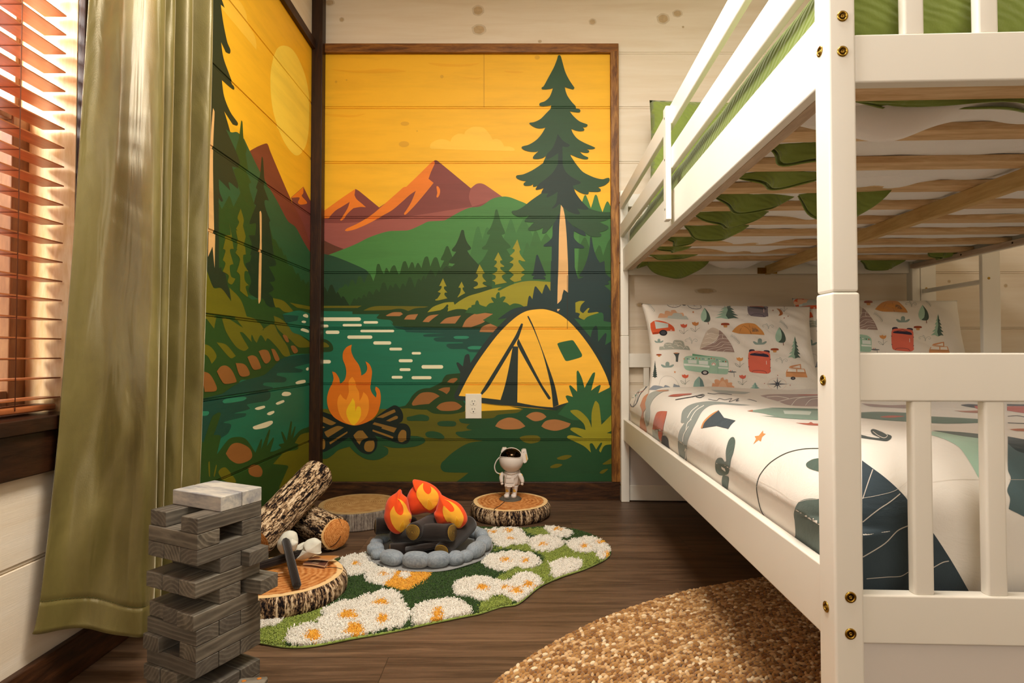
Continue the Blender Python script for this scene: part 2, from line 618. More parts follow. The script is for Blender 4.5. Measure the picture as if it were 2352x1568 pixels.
# outlet
M_PLATE = plain('outlet_plastic', 'e9e2d0', 0.35, 0.5)
M_DARK = plain('slot_black', '0c0a08', 0.6)
a = onY(1069, 904, YW - 0.006); b = onY(1106, 961, YW - 0.006)
mb = MB(); mb.box((a.x, YW - 0.007, b.z), (b.x, YW - 0.0005, a.z))
outlet = mb.build('wall_outlet', M_PLATE, bevel=0.0025, loc=((a.x + b.x) / 2, YW, (a.z + b.z) / 2))
tag(outlet, 'cream double power outlet plate on the painted tent', 'outlet')
cx = (a.x + b.x) / 2; hz = a.z - b.z
for k, cz in enumerate((a.z - hz * 0.345, a.z - hz * 0.66)):
    mb = MB()
    pts = [(0.0172 * math.copysign(min(1, abs(math.cos(q)) * 1.12), math.cos(q)), 0.0165 * math.copysign(min(1, abs(math.sin(q)) * 1.0), math.sin(q))) for q in [PI * 2 * i / 28 for i in range(28)]]
    mb.rings([[(cx + x, YW - 0.0068, cz + z) for x, z in pts], [(cx + x * 0.97, YW - 0.0085, cz + z * 0.97) for x, z in pts]], 0, False)
    mb.box((cx - 0.0072, YW - 0.0089, cz + 0.001), (cx - 0.0052, YW - 0.0084, cz + 0.0105), 1)
    mb.box((cx + 0.0048, YW - 0.0089, cz + 0.002), (cx + 0.0068, YW - 0.0084, cz + 0.010), 1)
    mb.ell((cx - 0.0002, YW - 0.0086, cz - 0.0075), (0.003, 0.0006, 0.003), 10, 6, 1)
    mb.build('socket', [M_PLATE, M_DARK], outlet)
# ================================================================== MURAL
SKY, CLOUD, SUN = 'f7bb26', 'fcc840', 'ffdc50'
ORG, MAU, MAL, MAB = 'ed8022', '83423a', '9c554a', '633723'
HILL, HIL2, HIL3, HIL4 = '47803c', '3d7236', '3a6a30', '2e5a26'
FOR1, FOR2, FOR3, DHIL = '294f1b', '223f16', '18300d', '23472c'
NAVY, TREE, TSH, TAN = '1f3634', '2a4b2b', '20332b', 'e6b574'
OLV, OLD, BANK = '98901c', '665f08', '223f14'
TEAL, TEAD, TEAL2, WHT = '1f6f50', '164a3b', '2c8562', 'efe6bd'
ROCK, ROCD = 'ad7440', '96602c'
TENT, TDK, FIRE, FIR2, FIR3 = 'fec03a', '25332c', 'dd7210', 'f59420', 'f8c418'
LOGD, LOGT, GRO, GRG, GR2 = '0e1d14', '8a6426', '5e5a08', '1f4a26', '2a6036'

BACK = [
 (CLOUD, 'A', "708,685! 715,660 745,640 780,632 815,637 838,648! 850,620 880,600 905,597 925,602! 935,580 970,558 1005,553 1050,562 1085,600 1105,635! 1130,630 1160,645 1178,678! 1210,678 1240,690 1243,703 1225,707! 1000,702! 720,693!"),
 (MAU, 'A', "0,1115! 238,946! 262,960 388,1063! 480,1000 560,935 700,810 735,768 748,765 765,775 967,942! 1030,911 1165,995! 1165,1500! 0,1500!"),
 (MAL, 'A', "967,942! 1000,916 1030,911 1060,922 1165,995! 1040,1040 975,1058! 955,1000"),
 (MAL, 'A', "0,1160! 200,1160 500,1130 975,1058! 900,1500! 0,1500!"),
 (ORG, 'A', "0,1110! 60,1070 150,1005 238,946! 232,985! 245,1010 280,1040 305,1062! 270,1060 225,1068! 190,1100 160,1140! 145,1147 143,1138! 170,1100 190,1065 202,1028! 150,1060 110,1085 68,1130! 0,1140!"),
 (ORG, 'A', "735,768! 718,778 640,855 560,932! 540,937 520,955 480,990 400,1060 340,1110 260,1160 185,1195! 172,1208 185,1213! 240,1200 330,1160 400,1120 470,1080 530,1030 580,985 620,958! 590,1030 560,1080 545,1100! 548,1110 560,1105! 600,1065 640,1020 690,960 732,908! 700,882! 715,840 740,785!"),
 (ORG, 'A', "750,932 760,930 772,950 770,980 758,1000 750,995 755,970"),
 (MAB, 'G', "0,385! 28,395 200,480 350,540! 160,622! 0,640!"),
 (HILL, 'A', "75,1360! 180,1320 250,1290 330,1250 440,1215 520,1210 580,1205 660,1170 700,1152 800,1145 830,1128 900,1090 960,1065 1030,1055 1100,1010 1160,995 1210,998 1270,1020 1320,1042 1400,1100 1900,1110! 1900,2200! -20,2200! -20,1400!"),
 (HIL2, 'E', "900,800! 935,470! 958,400 972,380 985,385 1005,430 1048,545! 1070,480 1095,390 1112,375 1130,395 1160,500 1197,600! 1230,510 1250,470 1265,463 1285,490 1330,600! 1330,1800! 850,1800!"),
 (HIL2, 'H', "920,400! 985,200 1005,145 1018,135 1035,150 1090,325! 1140,220 1185,140 1200,130 1220,170 1265,250 1330,400! 1600,500! 1600,1000! 900,1000!"),
 (HIL2, 'H', "470,625! 545,280 565,240 578,235 592,245 637,405! 680,270 700,248 720,260 760,400! 900,900! 470,900!"),
 (HIL3, 'H', "1185,590! 1225,470 1240,455 1255,470 1275,520! 1330,320 1350,290 1375,310 1425,440! 1480,345 1500,330 1530,370 1560,410! 1560,1000! 1100,1000!"),
 (HIL4, 'E', "900,1040! 950,940 970,925 990,945 1040,1080! 1100,1120! 1140,1040 1155,1028 1175,1050 1205,1160! 1260,1000 1310,920! 1330,1800! 850,1800!"),
 (HIL4, 'H', "795,110! 805,40 815,10 827,5 838,12 860,90 890,190 940,310 938,335 895,350! 930,410 1010,495 1015,520 960,545! 1010,620 1060,700! 1060,1100! 500,1100! 575,742! 640,680 715,550! 640,545 632,520 680,480 740,345! 700,340 700,315 750,240"),
 (FOR1, 'G', "785,870! 790,800 805,745 820,740 835,748 865,830 893,885! 905,840 920,797 935,797 968,862! 990,800 1020,762 1045,765 1070,830 1092,885! 1110,860 1150,720 1175,703 1192,712 1227,805! 1260,725 1275,718 1290,730 1313,800! 1340,735 1357,728 1372,745 1400,797! 1440,660 1468,640 1490,650 1520,775! 1565,665 1592,650 1615,665 1655,795! 1700,750 2352,900! 2352,1500! 600,1500! 690,870! 752,975!"),
 (FOR1, 'H', "145,510 162,500 178,510 232,650! 200,700 140,870! 0,900! 0,850! 70,790! 120,695! 80,690 75,670 110,600"),
 (FOR2, 'H', "350,290 367,282 385,290 400,370 430,450 480,520 475,545 430,562! 470,625 575,742! 640,850! 640,1100! 50,1100! 190,810! 265,740! 195,730 185,705 230,650 282,577! 235,570 225,545 275,480 320,380"),
 (DHIL, 'G', "0,590! 160,622 280,660 430,720 600,795 660,830 695,880! 752,975! 760,1100! 0,1200!"),
 (FOR1, 'G', "245,1145! 300,1060 320,1065 340,1050! 365,1012 385,1015 415,1060! 445,965 465,955 485,965 512,1030! 545,920 565,905 585,910 628,1005! 660,920 690,870 710,880 752,975! 800,870 900,900! 1500,900! 1500,1400! 200,1400!"),
 (FOR3, 'G', "0,1050! 28,1072 48,1100! 70,1060 88,1052 100,1058 133,1120! 165,1035 185,1020 200,1028 250,1145! 260,1122 270,1120 280,1130 318,1205! 330,1180 345,1178 360,1190 430,1305! 0,1310!"),
 (FOR2, 'G', "437,1305! 485,1210 497,1202 522,1228! 550,1190 562,1187 590,1215! 615,1160 628,1155 655,1195! 685,1115 702,1110 748,1160! 780,1090 797,1080 832,1125! 870,1000 895,990 912,1000 945,1100! 970,1030 985,1025 1018,1065! 1040,1010 1057,1005 1108,1085! 1140,1010 1157,1008 1185,1050! 1225,930 1245,920 1265,935 1312,1065! 1350,950 1372,942 1395,970! 1425,905 1435,903 1455,950! 1500,850 1525,820 1550,840 1590,918! 1630,830 1645,828 1665,870! 1700,800 1740,770 1770,790 1900,880 2352,1050! 2352,1600! 437,1600!"),
 (BANK, 'G', "0,1300! 1500,1300! 2400,1150! 4000,1300! 4000,2000! 0,2000!"),
 (OLD, 'G', "0,1308! 595,1305! 540,1335! 0,1335!"),
 (OLD, 'G', "615,1370! 700,1330 780,1312 900,1308 1495,1315! 1440,1330 1380,1332! 1300,1345 1222,1377! 1150,1350 1080,1345 960,1362 800,1368"),
 (TEAL, 'B', "-10,295! 250,298! 250,318! 445,318! 425,345 460,355 520,360 540,375! 545,400 655,412! 1098,435! 1400,440! 1400,900! 1098,900! 1000,1100! 400,1400! -10,1400!"),
 (TEAD, 'B', "520,360! 545,400 655,412! 1400,425! 1400,600! 1098,590 1060,570 960,568 930,550 930,535 970,528 1050,520! 860,515 835,500 845,488 925,480! 770,480 760,468 790,462 918,456! 640,447 625,432 560,415 535,385"),
 (TEAL2, 'B', "980,485 1000,478 1080,477 1090,485 1070,492 990,492"),
 (TEAL2, 'C', "5,448 20,440 95,440 105,450 90,458 20,458"), (TEAL2, 'C', "100,515 130,506 190,508 197,518 180,528 110,527"), (TEAL, 'C', "-60,480! 60,482 70,488 -60,492!"),
 (BANK, 'B', "-10,490! 60,500 100,530 112,570 90,588 -10,592!"), (OLD, 'B', "-10,515! 50,520 82,545 75,556 -10,556!"),
 (ROCK, 'B', "490,328! 540,305 600,304! 614,318! 590,332! 500,332!"), (ROCK, 'B', "622,356! 650,325 723,317! 700,357!"), (ROCK, 'B', "755,373! 800,330 872,320! 830,350 800,376!"), (ROCK, 'B', "880,385! 930,345 1032,328! 990,385!"),
 (ROCK, 'C', "62,382! 90,330 150,290 200,285 268,292! 225,330 200,352 120,382!"), (ROCK, 'C', "178,413! 195,380 250,358 318,366! 280,415!"),
 (OLV, 'H', "0,1310! 120,1265 250,1255! 220,1290 225,1308 245,1305! 330,1240 450,1175 600,1130 760,1080 900,1052! 845,1080 850,1100 875,1098! 1000,1035 1130,990 1250,972 1350,970 1450,978 1560,985! 1560,1400! 1000,1400! 430,1365! 380,1352 280,1352 165,1383! 178,1320 170,1290 150,1292 100,1350 0,1370!"),
 (OLV, 'G', "1480,1395! 1560,1320 1700,1270 1835,1255! 1850,1300! 1760,1340 1765,1300 1745,1290 1720,1320 1660,1365!"),
 (HIL4, 'H', "430,1365! 450,1335 485,1325 490,1300 535,1290! 545,1250 565,1232 585,1250 600,1290 685,1320! 730,1275 790,1262! 760,1220 755,1195 780,1192 820,1210! 820,1160 850,1122 868,1130 872,1200! 910,1180 945,1185 945,1205 912,1255! 960,1265 1005,1300! 1060,1275 1120,1280 1160,1295 1195,1318! 1235,1310! 1235,1480! 860,1600! 640,1500! 780,1415! 700,1400 560,1420! 400,1400!"),
 (OLV, 'H', "103,935! 152,1045! 125,1045 118,1075 163,1128! 130,1130 125,1160 163,1205! 50,1232 5,1235 0,1222 30,1205 75,1135! 32,1118! 75,1080 85,1040 53,1040!"),
 (OLV, 'H', "355,980! 390,1057! 370,1062 372,1090 405,1135! 350,1165 305,1193! 300,1188 335,1130 345,1080! 338,1065 312,1060!"),
 (OLV, 'H', "598,748! 668,868! 640,880 640,920 688,980! 650,985 640,1010 700,1045! 545,1077 520,1070 518,1058 570,1030 575,1000! 560,982 516,968! 570,920 572,885 545,870!"),
 (OLV, 'H', "850,583! 905,693! 878,698 880,730 932,772! 920,782 880,785 885,815 955,870! 900,900 910,940 967,993! 808,1022! 805,990 765,965! 810,940 812,900 765,878! 830,840 835,800 790,775! 828,730 825,700 795,693!"),
 (OLV, 'H', "1107,412! 1150,555! 1135,570 1150,620 1217,705! 1180,705 1130,690 1125,720 1207,825! 1160,855 1207,885! 1155,930 1162,963! 1075,985 1040,970 1005,943! 1060,890! 1030,860 990,835! 1050,765 1045,738 1000,725! 1055,680 1050,660 1005,635! 1070,570 1065,545 1040,538!"),
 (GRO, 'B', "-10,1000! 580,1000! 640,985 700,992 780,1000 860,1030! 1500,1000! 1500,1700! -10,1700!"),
 (NAVY, 'E', "345,1160 357,1148 370,1160 465,1400! 470,1415 435,1418! 465,1450 455,1465 380,1460 305,1460 305,1440 330,1415! 290,1415 290,1400 305,1385 330,1250"),
 (NAVY, 'C', "495,240! 505,180 515,172 530,195! 545,115 555,110 595,160! 615,100 625,98 650,140! 655,-60! 800,-60! 835,60! 880,40 960,-40! 1010,-60! 1020,20 1060,60! 1010,100 1060,160! 1060,210! 1020,205 1060,270! 1060,780! 1000,600 700,300 300,330! 310,320 400,260"),
 (NAVY, 'E', "1038,925 1048,918 1058,925 1080,1060 1120,1180 1170,1260 1225,1330 1220,1360 1150,1390! 1200,1440 1280,1510 1270,1530 1215,1540! 1330,1640! 1330,1800! 840,1800! 845,1570! 930,1500 965,1430! 905,1425 900,1405 950,1330 1000,1200 1030,1060"),
 (GR2, 'C', "810,322! 860,330 900,310 970,285 1000,290 1005,340! 1060,350! 1060,470! 1015,500! 1025,430 1015,420 968,478! 965,390 952,370 930,400 918,448!"),
 (OLV, 'C', "762,282! 790,235 840,208 880,208! 855,235 848,270 868,288! 900,255 912,255! 900,285 960,280 975,285! 900,310 875,332! 840,315 845,290 800,280"),
 (NAVY, 'E', "555,790! 600,640 660,480 720,620 830,850! 830,930 880,990 960,1045 950,1065 835,1062! 850,1900! 530,1900! 545,1040! 445,1040 445,1020 500,980 550,920"),
 (TREE, 'D', "640,40 660,55 690,160 720,260 770,360 830,450 835,462 820,480 770,470 712,450! 725,510 750,570 800,640 850,695 858,725! 900,735 912,755 900,775 850,775 775,762! 820,820 900,890 1000,930 1002,950 980,965 940,968! 962,990 955,1012 900,1018 850,1008 795,988! 815,1040 870,1110 960,1165 1100,1228 1085,1245 1040,1250 990,1248! 1025,1270 1015,1292 980,1296 905,1282! 950,1325 1012,1355 1005,1375 960,1378 880,1358 780,1315! 800,1355 845,1420! 870,1456 940,1536 1030,1586 1120,1621 1200,1634 1245,1621 1280,1618 1288,1646 1270,1676 1220,1714 1140,1738! 1170,1761 1170,1786 1130,1798 1018,1794! 1020,1811 1005,1828 960,1824 900,1801 830,1756! 850,1806 900,1886 950,1956 1020,2006 1120,2041 1200,2056 1320,2056! 1330,2096 1290,2136 1230,2166 1155,2181! 1200,2206 1265,2236 1270,2266 1230,2296 1150,2318! 1180,2341 1175,2366 1130,2376 1060,2371 1000,2346 960,2306 880,2266 800,2216 740,2156! 700,2090 640,2080 600,2156 560,2216 500,2286 470,2321 430,2334 420,2318 435,2251! 380,2281 310,2296 250,2291 240,2271 270,2236 318,2186! 260,2186 205,2181 198,2161 220,2136 253,2096! 180,2116 110,2114 60,2091 30,2061 40,2041 100,2031 180,1986 280,1906 410,1816! 440,1746! 400,1761 345,1771 338,1756 372,1708! 340,1726 310,1731 302,1718 308,1693! 270,1716 200,1718 182,1701 190,1681 218,1659! 160,1651 100,1626 85,1601 100,1584 180,1571 300,1516 430,1430! 470,1335! 430,1360 370,1375 310,1372 302,1355 320,1325 375,1272! 330,1283 260,1280 190,1260 157,1232 170,1212 250,1190 340,1135 410,1060 465,968! 420,980 360,980 300,955 257,920 265,908 320,900 400,860 470,790 530,730! 538,685! 500,692 430,698 390,690 385,668 400,652 460,630 520,570 560,465! 520,475 460,482 420,478 415,458 440,440 500,330 570,200 610,100 625,50"),
 (TSH, 'D', "620,1052! 640,1080 690,1140 770,1190 775,1205 740,1222 682,1215! 685,1430 695,1476 730,1546 800,1606 915,1671 910,1691 860,1706 815,1718! 850,1806 920,1906 1010,2001 1010,2021 960,2026 870,2011! 905,2066 895,2086 830,2078 760,2046 690,1996! 662,1964! 640,1956 600,1991 560,2011 548,2004 600,1936 620,1796! 560,1836 490,1868 475,1856 500,1816! 440,1818 410,1811 440,1746! 345,1771 338,1756 380,1696 460,1636 560,1546 625,1436! 628,1300! 560,1345 490,1382 475,1370 485,1310 550,1240 600,1130"),
 (NAVY, 'E', "735,700! 770,730 820,780 900,820 960,850 985,900 960,905 900,880 820,840! 830,940! 740,940!"),
 (TAN, 'E', "662,508! 690,545! 712,650 735,900 752,1250 755,1400 752,1762! 740,1680! 725,1700 700,1790 660,1835! 614,1890! 620,1568 630,1300 635,1000 640,800 650,650"),
 (NAVY, 'C', "690,232! 722,200 730,165 740,130! 766,150! 790,160! 790,260! 690,260!"),
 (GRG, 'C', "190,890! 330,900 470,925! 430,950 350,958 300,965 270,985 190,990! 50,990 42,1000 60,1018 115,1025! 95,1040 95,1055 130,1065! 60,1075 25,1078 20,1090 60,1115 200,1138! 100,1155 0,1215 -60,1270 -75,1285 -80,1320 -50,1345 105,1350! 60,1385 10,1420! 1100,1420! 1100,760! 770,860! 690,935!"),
 (BANK, 'I', "815,450! 910,430! 960,370 1010,290 1090,220 1180,190 1250,185! 1330,150 1420,100! 1440,50 1490,0 1680,-20! 1680,300 1740,400! 1740,510! 1560,545 1440,545 1300,535 1210,485! 1080,482 950,465 870,470!"),
 (ROCD, 'I', "1002,400! 1030,350 1120,260 1230,242 1320,258 1388,298! 1320,340 1240,405! 1120,415 1020,428"), (ROCD, 'I', "1365,208! 1440,180 1530,175! 1525,220 1485,270! 1430,235"),
 (ROCD, 'I', "1340,455! 1400,400 1500,375 1610,380 1700,440! 1640,485 1520,502 1400,495"), (ROCD, 'I', "1490,103! 1540,60 1610,47 1635,65 1575,122!"),
 (TDK, 'C', "15,858 10,835 45,760! 50,680! 25,622 35,615 68,642! 80,575 95,560 110,565 118,620! 200,500 300,380 400,290 500,250 600,245 700,275 800,350 900,460 1000,600 1060,720! 1060,770! 770,880! 690,935! 560,918 350,900 190,885 40,865"),
 (TENT, 'C', "40,838! 100,720 180,590 300,430 400,330 480,278 560,262 630,265 720,300 810,378 900,490 970,600 1020,700 1046,775! 1040,800! 706,900! 668,915! 560,905 432,882! 318,865! 190,850 40,838!"),
 (TDK, 'C', "455,358 468,362 440,450 430,465 240,780 195,832! 185,822 225,755 410,450"), (TDK, 'C', "400,508! 436,510! 430,882! 318,865! 350,760 380,620"), (TDK, 'C', "437,455! 590,755 652,850 645,862 635,858 580,770 430,500"),
 (TDK, 'C', "497,310 505,307 540,380 640,650 680,770 706,898! 668,915! 652,770 600,560 540,400"), (GR2, 'C', "697,495 712,483 785,468 805,472 860,560 855,580 765,606 748,600"),
 (GR2, 'C', "700,960! 770,880! 752,842 765,835 800,845! 775,775 785,768 828,810! 825,680 835,670 860,720 878,785! 930,690 947,682 945,710 922,803! 960,775 985,768 970,820! 1060,775! 1060,1000! 800,1000!"),
 (ROCK, 'C', "283,1040! 310,1005 375,982 440,1000 484,1040! 440,1058 340,1060"), (ROCK, 'C', "487,975! 520,952 560,945 600,955 625,978! 590,1000 540,1005"), (ROCK, 'C', "590,1040! 620,1005 690,995 785,1022! 770,1045 690,1070 620,1058"),
 (OLD, 'C', "447,1115 490,1102 560,1102 583,1118 575,1142 520,1155 470,1142"), (OLD, 'C', "695,1250 750,1232 793,1238 750,1262 700,1260"), (OLD, 'C', "650,1308 690,1290 730,1295 700,1315 655,1318"),
 (OLD, 'C', "998,1290 1060,1250! 1060,1290! 1010,1295"), (OLD, 'C', "978,1350 1000,1330 1035,1325 1000,1355"),
 (OLV, 'C', "785,935 840,935 900,990 925,1050! 925,950 945,880 955,872 975,900 990,1030! 1020,1000 1060,960! 1060,1070! 1025,1085! 1060,1090! 1060,1160! 1010,1170 985,1215! 975,1200 995,1155 985,1150 955,1195! 930,1155 912,1160 920,1215! 870,1170 765,1120 765,1105 790,1100 870,1118! 785,1065 790,1050 830,1050 885,1065! 870,1020 790,950"),
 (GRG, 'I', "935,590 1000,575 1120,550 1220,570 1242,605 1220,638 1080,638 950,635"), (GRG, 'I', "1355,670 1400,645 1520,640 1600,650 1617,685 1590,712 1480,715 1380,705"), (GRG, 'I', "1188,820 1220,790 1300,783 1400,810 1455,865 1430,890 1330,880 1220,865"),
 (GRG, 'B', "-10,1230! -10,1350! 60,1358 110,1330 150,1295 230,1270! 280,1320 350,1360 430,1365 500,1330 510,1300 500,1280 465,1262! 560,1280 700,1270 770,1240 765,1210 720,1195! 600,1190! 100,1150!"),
 (LOGD, 'B', "-10,1005! 100,1040! 250,1120! 400,1080! 430,1050 545,975 590,990 615,1040 610,1085 585,1102! 640,1110 668,1150 665,1220 640,1250 590,1250 410,1190! 430,1220 425,1280 390,1320 350,1325 300,1300 240,1220 225,1205! 60,1305 -10,1310!"),
 (LOGT, 'B', "20,1045! 135,1100! 95,1117 20,1085!"), (LOGT, 'B', "-10,1100! 55,1132! 30,1140 -10,1130!"), (LOGT, 'B', "48,1165! 140,1122 190,1132! 75,1205! 60,1190"), (LOGT, 'B', "85,1240! 215,1160! 215,1172! 90,1255!"),
 (LOGT, 'B', "258,1190! 290,1158 325,1155! 365,1205! 320,1225 303,1257! 280,1230"), (LOGT, 'B', "335,1275 345,1240 375,1228 405,1232 410,1270 395,1300 370,1308 345,1300"), (LOGT, 'B', "425,1060! 550,1003 562,1022! 470,1065!"),
 (LOGT, 'B', "493,1085! 560,1050 578,1055 575,1070! 520,1090!"), (LOGT, 'B', "410,1095! 570,1137! 550,1170! 460,1140! 465,1130! 395,1110!"), (LOGT, 'B', "397,1147! 545,1200 540,1213! 395,1160!"), (LOGT, 'B', "580,1230! 580,1190 600,1155 620,1150 638,1165 638,1225! 605,1238"), (LOGT, 'B', "-10,1215! 40,1215 55,1240 50,1285 20,1292 -10,1290!"),
 (FIRE, 'B', "105,730! 130,740 155,780 162,820! 195,790 207,740 200,690 182,640 185,590 210,555 247,537! 242,580 260,630 295,680 310,720 315,760! 345,740 358,705 345,657! 375,680 392,730 385,800 380,850 395,890 420,918! 425,890 415,860 420,838! 445,860 455,910 450,970 430,1030 390,1075 330,1105 265,1118 190,1100 120,1060 80,1000 68,930 80,870 105,815 115,780"),
 (FIR2, 'B', "250,768! 270,800 278,840 298,880 302,943! 320,910 330,877! 360,910 370,960 365,1020 340,1070 290,1110 260,1118 200,1095 160,1040 143,970 148,920 165,892! 185,920 207,935! 225,880 222,820 230,790"),
 (FIR3, 'B', "253,922! 268,950 272,1020! 285,985 305,985 313,1010 310,1050 290,1090 262,1117! 240,1105 215,1060 207,1020 220,980 240,950"),
]
for x0, x1, yc, h in [(-30, 312, 354, 26), (330, 435, 377, 18), (180, 318, 397, 18), (-30, 78, 404, 22), (57, 157, 448, 24), (307, 551, 439, 18), (213, 394, 483, 24), (400, 530, 525, 24), (516, 608, 569, 20), (677, 744, 599, 18), (583, 684, 653, 22), (747, 904, 697, 26), (589, 669, 717, 20), (532, 612, 772, 20), (676, 820, 775, 22), (-30, 95, 660, 26)]:
    BACK.insert(30, (WHT, 'B', capsule(x0, x1, yc, h)))

for x, y, rx, ry in ((928, 331, 12, 7), (930, 284, 10, 5), (1015, 176, 4, 4), (772, 188, 3, 3), (796, 184, 2, 2), (958, 301, 2, 2), (1234, 132, 6, 5)):
    BACK.insert(0, ('e2a828', 'O', [(x + rx * math.cos(a * PI / 6), y + ry * math.sin(a * PI / 6)) for a in range(12)]))
BACK.insert(0, ('c08a1c', 'O', [(1111.2, 120), (1112.4, 120), (1112.4, 246), (1111.2, 246)]))
BACK.append(('3a2a18', 'O', [(1302.5, 632), (1303.4, 632), (1303.4, 755), (1302.5, 755)]))
for s_ in ("60,60 200,64 330,52 420,66 300,78 120,74", "520,36 700,44 860,38 980,50 800,60 640,54", "80,190 260,200 420,186 560,204 380,216 200,210", "700,150 900,160 1020,152 960,170 780,172", "900,240 1000,246 1040,240 1000,254", "30,470 220,480 300,470 240,492 100,490", "1180,200 1300,206 1280,214 1200,212"):
    BACK.insert(0, ('f2b01e', 'A', s_))
HLL, GNL, DTL, OLL, BTL = '2c5a34', '2b4c18', '1e331a', '6d680c', '27331c'
